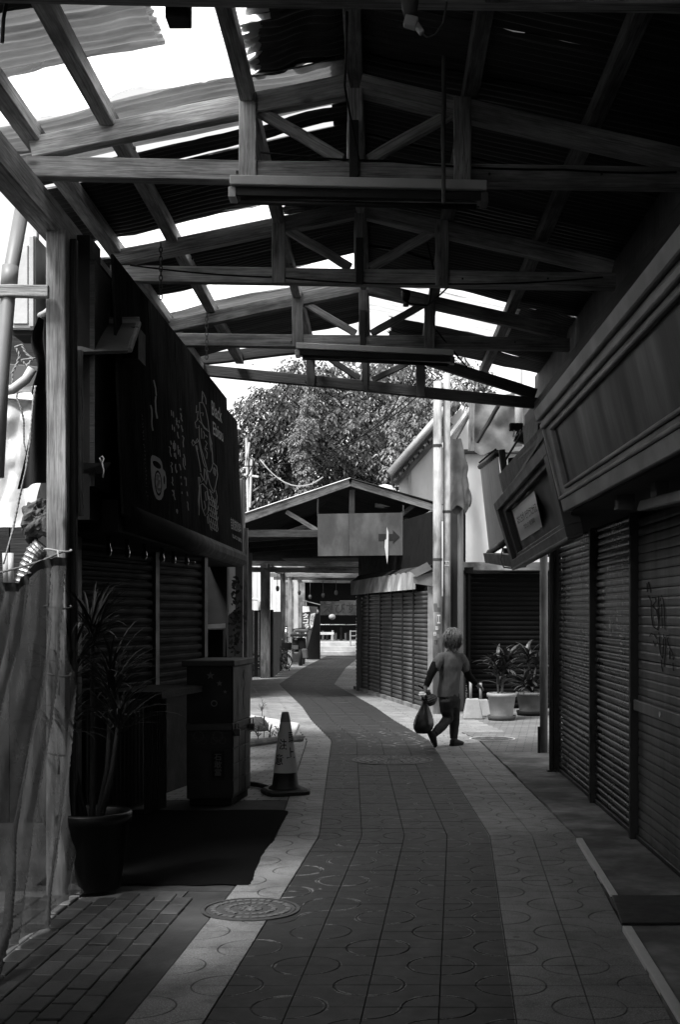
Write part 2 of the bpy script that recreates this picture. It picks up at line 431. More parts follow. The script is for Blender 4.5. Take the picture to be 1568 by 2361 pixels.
# paving: worn dark lane painted along the middle of pale terrazzo tiles
LANE = [(-12, -1.10), (4.96, -0.068), (9.15, 0.195), (15.9, 0.045), (18.9, -0.36), (21.5, -0.64), (28.3, -1.56), (37, -1.5), (50, -1.1)]
def lane_c(y):
    for (a, b), (c, d) in zip(LANE, LANE[1:]):
        if y <= c: return b+(d-b)*(y-a)/(c-a)
    return LANE[-1][1]
def paving_material():
    m, nt, b = _nodes('paving_tile')
    g = N(nt, 'ShaderNodeNewGeometry')
    sx = N(nt, 'ShaderNodeSeparateXYZ'); nt.links.new(g.outputs['Position'], sx.inputs[0])
    mr = N(nt, 'ShaderNodeMapRange'); mr.inputs[1].default_value = -12; mr.inputs[2].default_value = 50
    nt.links.new(sx.outputs['Y'], mr.inputs[0])
    fc = N(nt, 'ShaderNodeFloatCurve'); cv = fc.mapping.curves[0]
    pts = [((y+12)/62.0, (x+2)/4.0) for y, x in LANE]
    while len(cv.points) < len(pts): cv.points.new(0.5, 0.5)
    for p, q in zip(cv.points, pts): p.location = q; p.handle_type = 'VECTOR'
    fc.mapping.use_clip = False; fc.mapping.update()
    nt.links.new(mr.outputs[0], fc.inputs['Value'])
    c4 = N(nt, 'ShaderNodeMath', operation='MULTIPLY_ADD'); c4.inputs[1].default_value = 4; c4.inputs[2].default_value = -2
    nt.links.new(fc.outputs[0], c4.inputs[0])
    df = N(nt, 'ShaderNodeMath', operation='SUBTRACT'); nt.links.new(sx.outputs['X'], df.inputs[0]); nt.links.new(c4.outputs[0], df.inputs[1])
    nz = N(nt, 'ShaderNodeTexNoise', Scale=18.0, Detail=4.0); nt.links.new(g.outputs['Position'], nz.inputs['Vector'])
    j = N(nt, 'ShaderNodeMath', operation='MULTIPLY_ADD'); j.inputs[1].default_value = 0.012; nt.links.new(nz.outputs['Fac'], j.inputs[0]); nt.links.new(df.outputs[0], j.inputs[2])
    ab = N(nt, 'ShaderNodeMath', operation='ABSOLUTE'); nt.links.new(j.outputs[0], ab.inputs[0])
    ln = N(nt, 'ShaderNodeMath', operation='LESS_THAN'); ln.inputs[1].default_value = 0.61; nt.links.new(ab.outputs[0], ln.inputs[0])
    # wear of the paint: near grooves (vertex attribute) and scattered scuffs
    at_ = N(nt, 'ShaderNodeAttribute', attribute_name='groove')
    n2 = N(nt, 'ShaderNodeTexNoise', Scale=7.0, Detail=7.0, Roughness=0.75); nt.links.new(g.outputs['Position'], n2.inputs['Vector'])
    n3 = N(nt, 'ShaderNodeTexNoise', Scale=0.9, Detail=3.0); nt.links.new(g.outputs['Position'], n3.inputs['Vector'])
    w1 = N(nt, 'ShaderNodeMath', operation='MULTIPLY_ADD'); w1.inputs[1].default_value = 0.19; nt.links.new(at_.outputs['Fac'], w1.inputs[0]); nt.links.new(n2.outputs['Fac'], w1.inputs[2])
    w2 = N(nt, 'ShaderNodeMath', operation='MULTIPLY_ADD'); w2.inputs[1].default_value = 0.25; nt.links.new(n3.outputs['Fac'], w2.inputs[0]); nt.links.new(w1.outputs[0], w2.inputs[2])
    wear = ramp(nt, w2.outputs[0], [(0.785, 0.0), (0.82, 0.95)])
    # base terrazzo
    sp = N(nt, 'ShaderNodeTexNoise', Scale=160.0, Detail=2.0); nt.links.new(g.outputs['Position'], sp.inputs['Vector'])
    base = ramp(nt, sp.outputs['Fac'], [(0.35, 0.12), (0.5, 0.19), (0.68, 0.33)])
    blot = N(nt, 'ShaderNodeTexNoise', Scale=1.7, Detail=6.0, Roughness=0.65); nt.links.new(g.outputs['Position'], blot.inputs['Vector'])
    fb = ramp(nt, blot.outputs['Fac'], [(0.3, 0.6), (0.65, 1.08)])
    oi = N(nt, 'ShaderNodeObjectInfo'); me_ = N(nt, 'ShaderNodeMapRange'); me_.inputs[3].default_value = 0.9; me_.inputs[4].default_value = 1.1
    nt.links.new(oi.outputs['Random'], me_.inputs[0])
    def mul(a, bb):
        mx = N(nt, 'ShaderNodeMix', data_type='RGBA', blend_type='MULTIPLY'); mx.inputs[0].default_value = 1
        nt.links.new(a, mx.inputs[6]); nt.links.new(bb, mx.inputs[7]); return mx.outputs[2]
    gum = N(nt, 'ShaderNodeTexVoronoi', Scale=3.1, Randomness=1.0); nt.links.new(g.outputs['Position'], gum.inputs['Vector'])
    fg = ramp(nt, gum.outputs['Distance'], [(0.05, 0.35), (0.07, 1.0)])
    st_ = N(nt, 'ShaderNodeTexNoise', Scale=5.5, Detail=9.0, Roughness=0.8); nt.links.new(g.outputs['Position'], st_.inputs['Vector'])
    fs_ = ramp(nt, st_.outputs['Fac'], [(0.36, 0.55), (0.5, 1.0)])
    base = mul(mul(mul(mul(base, fb), me_.outputs[0]), fg), fs_)
    paint = ramp(nt, n2.outputs['Fac'], [(0.3, 0.013), (0.7, 0.024)]); paint = mul(paint, me_.outputs[0])
    pw = N(nt, 'ShaderNodeMix', data_type='RGBA'); nt.links.new(wear, pw.inputs[0]); nt.links.new(paint, pw.inputs[6]); nt.links.new(base, pw.inputs[7])
    fin = N(nt, 'ShaderNodeMix', data_type='RGBA'); nt.links.new(ln.outputs[0], fin.inputs[0]); nt.links.new(base, fin.inputs[6]); nt.links.new(pw.outputs[2], fin.inputs[7])
    # joint dirt
    gd = N(nt, 'ShaderNodeAttribute', attribute_name='joint')
    dk = N(nt, 'ShaderNodeMix', data_type='RGBA'); dk.inputs[7].default_value = (.012, .012, .012, 1)
    nt.links.new(gd.outputs['Fac'], dk.inputs[0]); nt.links.new(fin.outputs[2], dk.inputs[6])
    nt.links.new(dk.outputs[2], b.inputs['Base Color'])
    ro = ramp(nt, n2.outputs['Fac'], [(0.3, 0.48), (0.7, 0.68)]); nt.links.new(ro, b.inputs['Roughness'])
    b.inputs['Specular IOR Level'].default_value = 0.35
    bp = N(nt, 'ShaderNodeBump'); bp.inputs['Strength'].default_value = 0.2; bp.inputs['Distance'].default_value = 0.004
    nt.links.new(sp.outputs['Fac'], bp.inputs['Height']); nt.links.new(bp.outputs[0], b.inputs['Normal'])
    M['paving_tile'] = m
paving_material()

grey('sand', 0.13, 0.95, 0.4, 20, bump=0.3, stain=0.4)
# ------------------------------------------------------------------ the ground
mb = MB(); mb.box((0, 20, -0.08), (400, 400, 0.06)); kind(mb.build('ground', 'asphalt'), 'structure')
TP = 0.305
def tile_mesh(shear, flip, name):
    a = TP/2-0.0028; r = 0.149; ns = 7
    rad = [r-0.02, r-0.0058, r, r+0.0058, r+0.02]
    V, FS, gr, jo = [], [], [], []
    def add(x, y, z, g, j):
        V.append((x, y, z)); gr.append(g); jo.append(j); return len(V)-1
    cor = {}
    rings = {}
    for cn, (sx, sy, a0) in {'bl': (-1, -1, 0.0), 'tr': (1, 1, PI)}.items():
        cor[cn] = add(sx*a, sy*a, 0, 0, 0)
        for k, R in enumerate(rad):
            rings[cn, k] = [add(sx*a+R*math.cos(a0+PI/2*i/ns), sy*a+R*math.sin(a0+PI/2*i/ns), -0.004 if k == 2 else 0.0,
                                1.0 if k in (1, 3) else 0.0, 1.0 if k == 2 else 0.0) for i in range(ns+1)]
        FS.append([cor[cn]]+rings[cn, 0])
        for k in range(4):
            for i in range(ns):
                FS.append((rings[cn, k][i], rings[cn, k+1][i], rings[cn, k+1][i+1], rings[cn, k][i+1]))
    br = add(a, -a, 0, 0, 0); tl = add(-a, a, 0, 0, 0)
    FS.append(rings['bl', 4][::-1][-1:]+[br]+rings['tr', 4][::-1]+[tl]+rings['bl', 4][::-1][:-1])
    loop = [cor['bl']]+[rings['bl', k][0] for k in range(5)]+[br]+[rings['tr', k][-1] for k in (4, 3, 2, 1, 0)]+[cor['tr']] \
        + [rings['tr', k][0] for k in range(5)]+[tl]+[rings['bl', k][-1] for k in (4, 3, 2, 1, 0)]
    low = []
    for i in loop:
        x, y, z = V[i]; mx = max(abs(x), abs(y))
        nx = x+(0.002*(1 if x > 0 else -1) if abs(x) > a-1e-4 else 0); ny = y+(0.002*(1 if y > 0 else -1) if abs(y) > a-1e-4 else 0)
        low.append(add(nx, ny, -0.007, 0, 1.0))
    n = len(loop)
    for i in range(n): FS.append((loop[i], low[i], low[(i+1) % n], loop[(i+1) % n]))
    if flip:
        V = [(-x, y, z) for x, y, z in V]; FS = [f[::-1] for f in FS]
    me = bpy.data.meshes.new(name); me.from_pydata([(x+shear*y, y, z) for x, y, z in V], [], FS)
    for nm, arr in (('groove', gr), ('joint', jo)):
        at_ = me.attributes.new(nm, 'FLOAT', 'POINT'); at_.data.foreach_set('value', arr)
    me.materials.append(M['paving_tile']); me.update()
    return me
mb = MB(); ys = [-12, 0, 4.96, 9.15, 15.9, 17.2]
L = [Vector((lane_c(y)-0.93, y, -0.008)) for y in ys]; R = [Vector((lane_c(y)+1.24, y, -0.008)) for y in ys]; k = len(ys)
mb.add(L+R+[p-Vector((0, 0, .03)) for p in L+R], [(i, k+i, k+i+1, i+1) for i in range(k-1)]+[(2*k, 0, k, 3*k)]+[(2*k+i, i, i+1, 2*k+i+1) for i in range(k-1)]+[(3*k+i, k+i, k+i+1, 3*k+i+1) for i in range(k-1)])
paving = kind(mb.build('alley_paving', 'mortar'), 'structure')
s1, s2 = (0.195+0.068)/(9.15-4.96), (0.045-0.195)/(15.9-9.15)
tiles = {(s, f): tile_mesh(sh, f, 'tile') for s, sh in ((0, s1), (1, s2)) for f in (0, 1)}
r0, r1 = -15, 26
cnt = 0
for r in range(r0, r1):
    y = 9.15+(r+0.5)*TP; s = 0 if r < 0 else 1
    for c in range(-3, 4):
        flip = (r+c) % 2
        if random.random() < 0.025: flip = 1-flip
        o = bpy.data.objects.new('tile', tiles[s, flip]); COL.objects.link(o); o.parent = paving; cnt += 1
        o.location = Vector((lane_c(y)+(c+0.5)*TP, y, random.uniform(-0.0012, 0.0012)))-wpos(paving)
        o.rotation_euler = (random.uniform(-.003, .003), random.uniform(-.003, .003), random.uniform(-.004, .004))
# the paving further along the alley, too far off to tell its tiles apart one by one
mb = MB()
def flat_tile(x, y, z=0.0, w=TP, d=TP):
    a, b_ = w/2-0.004, d/2-0.004
    mb.add([(x-a, y-b_, z), (x+a, y-b_, z), (x+a, y+b_, z), (x-a, y+b_, z)]+[(x-a-.003, y-b_-.003, z-.006), (x+a+.003, y-b_-.003, z-.006), (x+a+.003, y+b_+.003, z-.006), (x-a-.003, y+b_+.003, z-.006)],
           [(0, 1, 2, 3), (4, 5, 1, 0), (5, 6, 2, 1), (6, 7, 3, 2), (7, 4, 0, 3)])
y = 9.15+(r1+0.5)*TP
while y < 46.2:
    for c in range(-6, 6):
        x = lane_c(y)+(c+0.5)*TP
        flat_tile(x, y, random.uniform(-.001, .001))
    y += TP
far = mb.build('far_tiles', 'paving_tile', paving); kind(far, 'stuff')
# rows of tiles behind the photographer's feet, out of the picture
mb = MB()
y = 9.15+(r0-0.5)*TP
while y > -11:
    for c in range(-3, 4): flat_tile(lane_c(y)+(c+0.5)*TP, y)
    y -= TP
kind(mb.build('near_tiles', 'paving_tile', paving), 'stuff')

def brick_floor(name, v):
    m, nt, b = _nodes(name)
    g = N(nt, 'ShaderNodeNewGeometry'); mp = N(nt, 'ShaderNodeMapping'); mp.inputs['Rotation'].default_value = (0, 0, math.radians(8)); mp.inputs['Scale'].default_value = (4.6, 4.6, 4.6)
    nt.links.new(g.outputs['Position'], mp.inputs[0])
    bk = N(nt, 'ShaderNodeTexBrick'); bk.inputs['Color1'].default_value = (v*.85,)*3+(1,); bk.inputs['Color2'].default_value = (v*1.2,)*3+(1,); bk.inputs['Mortar'].default_value = (v*.25,)*3+(1,)
    bk.inputs['Scale'].default_value = 1.0; bk.inputs['Mortar Size'].default_value = 0.025; bk.inputs['Brick Width'].default_value = 0.9; bk.inputs['Row Height'].default_value = 0.45
    nt.links.new(mp.outputs[0], bk.inputs['Vector'])
    nz = N(nt, 'ShaderNodeTexNoise', Scale=2.2, Detail=7.0, Roughness=.65); nt.links.new(g.outputs['Position'], nz.inputs['Vector'])
    f = ramp(nt, nz.outputs['Fac'], [(0.3, 0.6), (0.65, 1.1)])
    mx = N(nt, 'ShaderNodeMix', data_type='RGBA', blend_type='MULTIPLY'); mx.inputs[0].default_value = 1
    nt.links.new(bk.outputs['Color'], mx.inputs[6]); nt.links.new(f, mx.inputs[7]); nt.links.new(mx.outputs[2], b.inputs['Base Color'])
    b.inputs['Roughness'].default_value = .75
    bp = N(nt, 'ShaderNodeBump'); bp.inputs['Strength'].default_value = .5; bp.inputs['Distance'].default_value = .006
    nt.links.new(bk.outputs['Fac'], bp.inputs['Height']); bp.invert = True; nt.links.new(bp.outputs[0], b.inputs['Normal'])
    M[name] = m
brick_floor('brick_floor', 0.13)
brick_floor('brick_floor_pale', 0.22)
# side street on the right and open corner on the left, paved with small blocks

def strip(name, mat, lf, rf, y0, y1, z, th, n=14, ragged=0.0):
    mb = MB(); A, B = [], []
    for i in range(n+1):
        y = y0+(y1-y0)*i/n
        A.append(Vector((lf(y)+random.uniform(-ragged, ragged), y, z))); B.append(Vector((rf(y)+random.uniform(-ragged, ragged), y, z)))
    k = n+1; d = Vector((0, 0, th)); vs = A+B+[p-d for p in A]+[p-d for p in B]
    fs = [(i, k+i, k+i+1, i+1) for i in range(n)]+[(2*k+i, i, i+1, 2*k+i+1) for i in range(n)]+[(k+i, 3*k+i, 3*k+i+1, k+i+1) for i in range(n)]+[(2*k, 3*k, k, 0), (k-1, 2*k-1, 4*k-1, 3*k-1)]
    mb.add(vs, fs); return kind(mb.build(name, mat), 'structure')
strip('side_street_paving', 'brick_floor', lambda y: lane_c(y)+1.245, lambda y: 9.0, 14.45, 21.2, -0.003, 0.02)
strip('side_yard_paving', 'brick_floor_pale', lambda y: -9.0, lambda y: lane_c(y)-0.925, 10.9, 21.0, -0.003, 0.02)
# concrete apron before the shutters on the right, with a broken edge
strip('concrete_apron', 'concrete', lambda y: lane_c(y)+1.226+0.006*math.sin(y*3.1), lambda y: 3.4, -12, 14.44, 0.014, 0.05, 160, 0.010)
strip('gutter', 'concrete_dark', lambda y: lane_c(y)-1.17, lambda y: lane_c(y)-0.925, -12, 7.35, -0.006, 0.02, 40, 0.006)
strip('shop_floor', 'concrete_dark', lambda y: -9.0, lambda y: lane_c(y)-0.93, 7.36, 10.89, -0.006, 0.02, 10, 0.0)
# block paving by the curtain, each block laid singly
base = strip('block_paving', 'sand', lambda y: -9.0, lambda y: lane_c(y)-1.172, -12, 7.35, -0.004, 0.05, 40, 0.0)
mb = MB(); mb.box((0, 0, -0.012), (0.098, 0.192, 0.03)); pv = mb.build('paver', 'paver', None, bevel=0.004, origin=Vector((0, 0, 0)))
first = True; n = 0
for c in range(-1, 8):
    off = 0.1 if c % 2 else 0.0
    for r in range(13):
        y = 4.7+r*0.206+off; x = lane_c(y)*0.0-1.245-c*0.106+(y-6)*0.048
        if y > 7.28 - 0.12*math.sin(c*1.9)**2: continue
        loc = Vector((x, y, 0.0035+random.uniform(-.003, .003)))
        if first: o = pv; first = False; o.parent = base; o.location = loc-wpos(base)
        else: o = copy_mesh(pv, 'paver', loc, base)
        o.rotation_euler = (random.uniform(-.02, .02), random.uniform(-.02, .02), -0.048+random.uniform(-.02, .02))
        n += 1
strip('yard_bounce_floor', 'yard_concrete' if 'yard_concrete' in M else grey('yard_concrete', .16, .9, .2, 3, bump=.2, stain=.3), lambda y: -14.0, lambda y: -3.3, -12, 9.7, 0.022, 0.05, 10, 0.0)  # unseen yard ground, added to bounce light up to the trusses
# pale slab and rubble by the cone
mb = MB(); q = [gnd(x, y) for x, y in ((578, 1652), (690, 1672), (676, 1704), (578, 1708))]
mb.slab([p+Vector((0, 0, .035)) for p in q], (0, 0, 1), .05); o = kind(mb.build('concrete_slab', 'concrete_pale', bevel=.01), 'structure')
mb = MB(); mb.tube([gnd(560, 1722)+Vector((0, 0, .03)), gnd(640, 1712)+Vector((0, 0, .04)), gnd(697, 1708)+Vector((0, 0, .035))], .04, 7)
tag(mb.build('kerb_stone', 'concrete'), 'low rounded kerb length at the edge of the weedy slab behind the cone', 'kerb')

# covers let into the paving
def manhole(name, c, r, label, rim='rust', rings=3, pale=False):
    t = thing(name, label, 'manhole')if False else thing(name, label, 'manhole cover', Vector((c[0], c[1], 0.0)))
    c = Vector((c[0], c[1], 0))
    m1 = MB(); m1.lathe([(r, 0.002), (r*1.0, 0.006), (r*.93, .006), (r*.925, -.004), (r*.9, -.004)], c, 36, cap=False); m1.build('rim', 'concrete_pale' if pale else 'iron_cover', t)
    m2 = MB(); m2.lathe([(r*.9, -.006), (r*.9, .004), (0.001, .004)], c, 36, cap=False); lid = m2.build('lid', 'iron_cover', t)
    m3 = MB()
    for k in range(1, rings+1):
        R = r*.86*k/rings; nb = 6+8*k
        for j in range(nb):
            a0 = 2*PI*(j+.12*(k % 2))/nb; a1 = a0+2*PI/nb*.62; ri, ro = R-r*.15, R-r*.04
            am = a1+.25/k if j % 2 else a0-.25/k
            ps = [(ri, a0), (ri, a1), (ro, am if j % 2 else a1), (ro, a0 if j % 2 else am)]
            vs = [c+Vector((q*math.cos(a), q*math.sin(a), .0045)) for q, a in ps]+[c+Vector((q*math.cos(a), q*math.sin(a), .009)) for q, a in ps]
            m3.add(vs, [(4, 5, 6, 7), (0, 1, 5, 4), (1, 2, 6, 5), (2, 3, 7, 6), (3, 0, 4, 7)])
    m3.lathe([(r*.1, .004), (r*.09, .009), (.001, .009)], c, 14, cap=False)
    m3.build('cast_pattern', 'iron_cover_high', lid)
    return t
grey('iron_cover', 0.07, 0.5, 0.3, 20, bump=0.3, spec=0.5, metal=0.3)
grey('iron_cover_high', 0.16, 0.42, 0.3, 20, bump=0.2, spec=0.5, metal=0.4)
g1 = gnd(578, 2096); g2 = gnd(905, 1752); g3 = gnd(1135, 1703)
manhole('manhole_cover', (g1.x, g1.y), .265, 'cast iron manhole cover by the block paving and the black mat')
manhole('manhole_cover', (g2.x, g2.y), .44, 'large round patterned manhole cover set across the dark painted lane', rings=5)
manhole('manhole_cover', (g3.x, g3.y), .29, 'small dark manhole cover with a pale ring in the side street', rings=3, pale=True)

# metal thresholds and plate by the right kerb
def flat_bar(name, a, b, w, z, th, mat, label, cat):
    a, b = Vector(a), Vector(b); d = (b-a).normalized(); s = Vector((d.y, -d.x, 0))*w/2
    mb = MB(); q = [a-s, a+s, b+s, b-s]; q = [Vector((p.x, p.y, z)) for p in q]
    mb.slab(q, (0, 0, 1), th); return tag(mb.build(name, mat, bevel=.002), label, cat)
flat_bar('threshold_rail', gnd(1336, 1940), gnd(1416, 2072), .042, .028, .03, 'aluminium', 'worn aluminium edging strip that starts at the broken concrete edge', 'edging')
flat_bar('threshold_rail', gnd(1446, 2146), gnd(1590, 2385), .046, .028, .03, 'aluminium', 'aluminium edging strip running on from the dark steel plate', 'edging')
a, b_ = gnd(1420, 2075), gnd(1448, 2140)
mb = MB(); mb.slab([Vector((b_.x-.03, b_.y, .03)), Vector((3.0, b_.y+.05, .03)), Vector((3.0, a.y+.02, .03)), Vector((a.x-.02, a.y, .03))], (0, 0, 1), .012)
tag(mb.build('steel_plate', 'iron_black', bevel=.002), 'dark steel plate bridging the concrete apron between the two edging strips', 'plate')

# the doormat before the coffee stand
mb = MB()
def matfn(u, v):
    y = 7.5+v*2.8; xr = -0.745+0.035*v+0.006*mnoise.noise(Vector((v*60, 0, 0)))+0.012*mnoise.noise(Vector((v*9, 3, 0)))
    x = -2.0+u*(xr+2.0)
    return Vector((x, y+0.012*math.sin(u*31)*(1 if v in (0, 1) else 0), 0.009+0.004*math.sin(u*9+v*7)+(0.0 if 0 < u < 1 and 0 < v < 1 else -0.01)))
mb.grid(matfn, 24, 140); tag(mb.build('floor_mat', 'mat_black', smooth=True), 'big black carpet mat with a frayed edge before the dark stall', 'mat')
# ------------------------------------------------------------------ timber arcade roof over the alley
RX = -0.12                                        # ridge
def raf_z(x): return 4.43-0.21*abs(x-RX)          # centre line of the rafters
TRUSSES = [(4.85, -0.016, 'roof truss nearest the broken lamp socket with its cable', 'timber'),
           (6.9, -0.016, 'pale timber roof truss with the long lamp batten hung beneath it', 'timber'),
           (9.05, -0.016, 'roof truss with a rusty chain at its left end, behind the long lamp batten', 'timber'),
           (11.2, -0.012, 'weathered roof truss with the short black lamp batten beneath', 'timber_old'),
           (13.4, -0.10, 'dark sagging roof truss at the open end before the trees', 'timber_dark')]
def make_truss(Y, tilt, label, mat, i):
    t = thing('roof_truss', label, 'roof truss', (RX, Y, 3.9), 'trusses of the arcade roof')
    def p(x, z, dy=0.0): return Vector((x, Y+dy, z+tilt*(x-RX)))
    xl, xr = -1.88, 1.68
    beam('bottom_chord', p(xl, 3.955), p(xr, 3.955), .09, .11, mat, t)
    beam('rafter', p(xl+.02, raf_z(xl)), p(RX-.03, 4.43), .09, .11, mat, t)
    beam('rafter', p(xr-.02, raf_z(xr)), p(RX+.03, 4.43), .09, .11, mat, t)
    k = beam('king_post', p(RX, 4.01), p(RX, 4.4), .085, .10, mat, t, up=(0, 1, 0))
    for s in (-1, 1):
        xq = RX+s*.575
        beam('queen_post', p(xq, 3.90, -.048), p(xq, raf_z(xq)+.05, -.048), .03, .095, mat, t, up=(1, 0, 0))
        beam('brace', p(RX+s*.07, 4.03), p(xq-s*.06, raf_z(xq)-.02), .05, .06, mat, t)
    mb = MB(); c = p(RX-.005, 4.06, -.058); mb.box(c, (.05, .012, .33)); mb.build('iron_strap', 'iron_black', t, bevel=.002)
    for dx, dz in ((-1.30, 4.06), (-.75, 3.94), (.6, 3.95), (1.2, 3.96)):
        mb = MB(); mb.box(p(dx, dz, -.05), (.012, .02, .012)); mb.build('bolt', 'iron_black', t)
    return t
for i, (Y, tl, lb, mt) in enumerate(TRUSSES): make_truss(Y, tl, lb, mt, i)
# purlins and plates running along the alley
def purlin(x, y0, y1, w, h, z0, z1, label, mat='timber', name='purlin'):
    return tag(beam(name, (x, y0, z0), (x, y1, z1), w, h, mat, jit=.004, seg=16), label, 'purlin' if name == 'purlin' else 'beam', 'long timbers of the arcade roof')
pz = lambda x: raf_z(x)+.1
purlin(-1.45, -6, 13.5, .085, .09, pz(-1.45), pz(-1.45), 'long purlin crossing the clear roof sheets by the left eave', 'timber')
purlin(-.70, -6, 13.7, .075, .10, pz(-.7)-.03, pz(-.7)-.03, 'long purlin on the clear side passing close by the upright posts', 'timber')
purlin(RX, -6, 14.2, .09, .1, 4.53, 4.53, 'dark ridge timber along the top of the arcade roof', 'timber_old')
purlin(.50, -6, 14.2, .085, .09, pz(.5), pz(.5), 'purlin under the dark slope beside the ridge', 'timber_old')
purlin(1.17, -6, 14.2, .085, .09, pz(1.17), pz(1.17), 'purlin under the dark slope near the shutter shops', 'timber_old')
purlin(-1.86, -6, 13.5, .10, .09, pz(-1.86)+.0, pz(-1.86), 'eave purlin under the lower end of the clear sheets', 'timber')
purlin(-1.86, -6, 13.3, .13, .16, 3.82, 3.82, 'heavy wall plate resting on the weathered timber post', 'timber', 'wall_plate')
purlin(1.69, -6, 14.2, .11, .16, 3.82, 3.70, 'heavy wall plate above the panelled shop fascia', 'timber_dark', 'wall_plate')

# the roof covering: one object a sheet
roof = thing('arcade_roof', 'patched corrugated sheets covering the alley, some of them clear', 'roof', (RX, 4, 4.3))
WL = 0.076
def corr(name, side, y0, y1, x0, x1, mat, lift=0.0, sag=0.012, jag=0.0, label=None, parent=roof):
    """corrugated sheet on one slope: ribs run from ridge (x0 = distance) to eave (x1)"""
    mb = MB(); nw = max(6, int((y1-y0)/WL*6)); nx = 5; ph = random.random()*6
    tilt = random.uniform(-.012, .012)
    off0 = [jag*mnoise.noise(Vector((i*.35, y0*3, side))) for i in range(nw+1)]
    off1 = [jag*mnoise.noise(Vector((i*.35, y0*3+50, side))) for i in range(nw+1)]
    def fn(u, v):
        y = y0+u*(y1-y0); i = int(round(u*nw)); d = lerp(x0+off0[i], x1+off1[i], v)
        z = 4.43-0.21*d+0.165+lift+(0.014 if mat == 'sheet_worn' else 0.010)*math.sin(2*PI*(y-y0)/WL+ph)-sag*math.sin(v*PI*3)*(.5+.5*math.sin(y*3))-1.6*sag*mnoise.noise(Vector((v*5, y*1.2, ph)))+tilt*(u-.5)
        edge = .03*mnoise.noise(Vector((v*4, ph, y0)))+.035*mnoise.noise(Vector((v*11, ph, y0+9)))
        return Vector((RX+side*d, y+(edge if u in (0, 1) else 0), z))
    mb.grid(fn, nw, nx*4)
    o = mb.build(name, mat, parent, smooth=True)
    if label: o['label'] = label
    return o
wo = 'sheet_worn'
op, dk, cl, cd = 'sheet_metal', 'sheet_metal_dark', 'sheet_clear', 'sheet_clear_dirty'
left = [(5.0, 5.68, dk), (5.66, 6.28, wo), (6.24, 6.86, cl), (6.84, 7.22, wo), (7.2, 7.53, wo), (7.58, 7.78, dk), (7.84, 8.42, dk), (8.40, 8.97, dk), (8.93, 9.46, cl), (9.44, 10.02, dk), (10.0, 10.64, dk), (10.6, 11.26, cl), (11.22, 11.84, wo), (11.8, 12.45, op), (12.42, 13.1, op)]
for y0, y1, m in left:
    if m == cl:
        corr('clear_sheet', -1, y0, y1, .42 if y0 < 8 else (.35 if y0 < 10 else .05), 1.98, m, lift=.012, sag=.02, label='bright clear plastic roof sheet')
        if y0 < 10: corr('roof_sheet', -1, y0-.02, y1+.03, .0, .55, dk, lift=-.005, jag=.12)
    elif y0 == 5.66:
        corr('roof_sheet', -1, y0, y1, .92, 1.98, m, jag=.04); corr('clear_sheet', -1, 5.4, 6.26, .40, .95, cl, lift=-.008, label='bright clear plastic roof sheet near the ridge'); corr('roof_sheet', -1, 5.4, 6.3, .0, .5, dk, jag=.12)
    else: corr('roof_sheet', -1, y0, y1, 0.0, 1.98, m, jag=.03 if y0 > 6.5 else .0)
y = -7.0
while y < 10.3:
    corr('roof_sheet', 1, y, y+.72, 0.0, 1.95, dk, sag=.006); y += .6
corr('roof_sheet', 1, 10.4, 11.3, 0.0, 1.95, 'sheet_metal_dark')
for y0, y1 in ((11.42, 12.05), (12.02, 12.72)): corr('clear_sheet', 1, y0, y1, .02, 1.4, cd, label='dirty clear plastic roof sheet')
for y0, y1 in ((11.3, 12.0), (11.9, 12.7)): corr('roof_sheet', 1, y0, y1, 1.35, 1.95, dk, lift=.01)
for y0, y1 in ((12.7, 13.35), (13.3, 14.0)): corr('roof_sheet', 1, y0, y1, .25, 1.95, dk, jag=.06)
y = -7.0
while y < 5.0:
    corr('roof_sheet', -1, y, y+.63, 0.0, 1.98, dk); y += .6
mb = MB(); mb.grid(lambda u, v: Vector((RX+(u-.5)*.3, -7+v*17.6, 4.62-.06*abs(u-.5))), 2, 30); mb.build('ridge_cap', 'sheet_metal_dark', roof)

# lamp battens under two of the trusses
def batten(x0, x1, Y, z, tl, label, h1=.045, h2=.05):
    t = thing('lamp_batten', label, 'lamp', ((x0+x1)/2, Y, z))
    def b(name, xa, xb, za, zb, d, m, y=0):
        mb = MB(); q = lambda x, zz, dy: Vector((x, Y+dy+y, zz+tl*(x-RX)))
        mb.hexa([q(xa, za, -d/2), q(xb, za, -d/2), q(xb, za, d/2), q(xa, za, d/2)], [q(xa, zb, -d/2), q(xb, zb, -d/2), q(xb, zb, d/2), q(xa, zb, d/2)]); return mb.build(name, m, t, bevel=.004)
    b('reflector', x0, x1, z+.05, z+.10, .16, 'white_paint'); b('housing', x0+.02, x1-.02, z-.0, z+.048, .10, 'iron_black'); b('end_cap', x0-.01, x0+.03, z-.01, z+.046, .11, 'white_paint'); b('end_cap', x1-.03, x1+.01, z-.01, z+.046, .11, 'paint_grey')
    mb = MB(); mb.tube([(x0+.05, Y, z-.018+tl*(x0-RX)), (x1-.05, Y, z-.018+tl*(x1-RX))], .016, 10); mb.build('tube', 'iron_black', t, smooth=True)
batten(-.78, .58, 6.83, 3.79, -.02, 'long pale lamp batten hung under the bright truss')
batten(-.70, .66, 11.1, 3.79, -.045, 'short black lamp batten hung under the weathered truss')

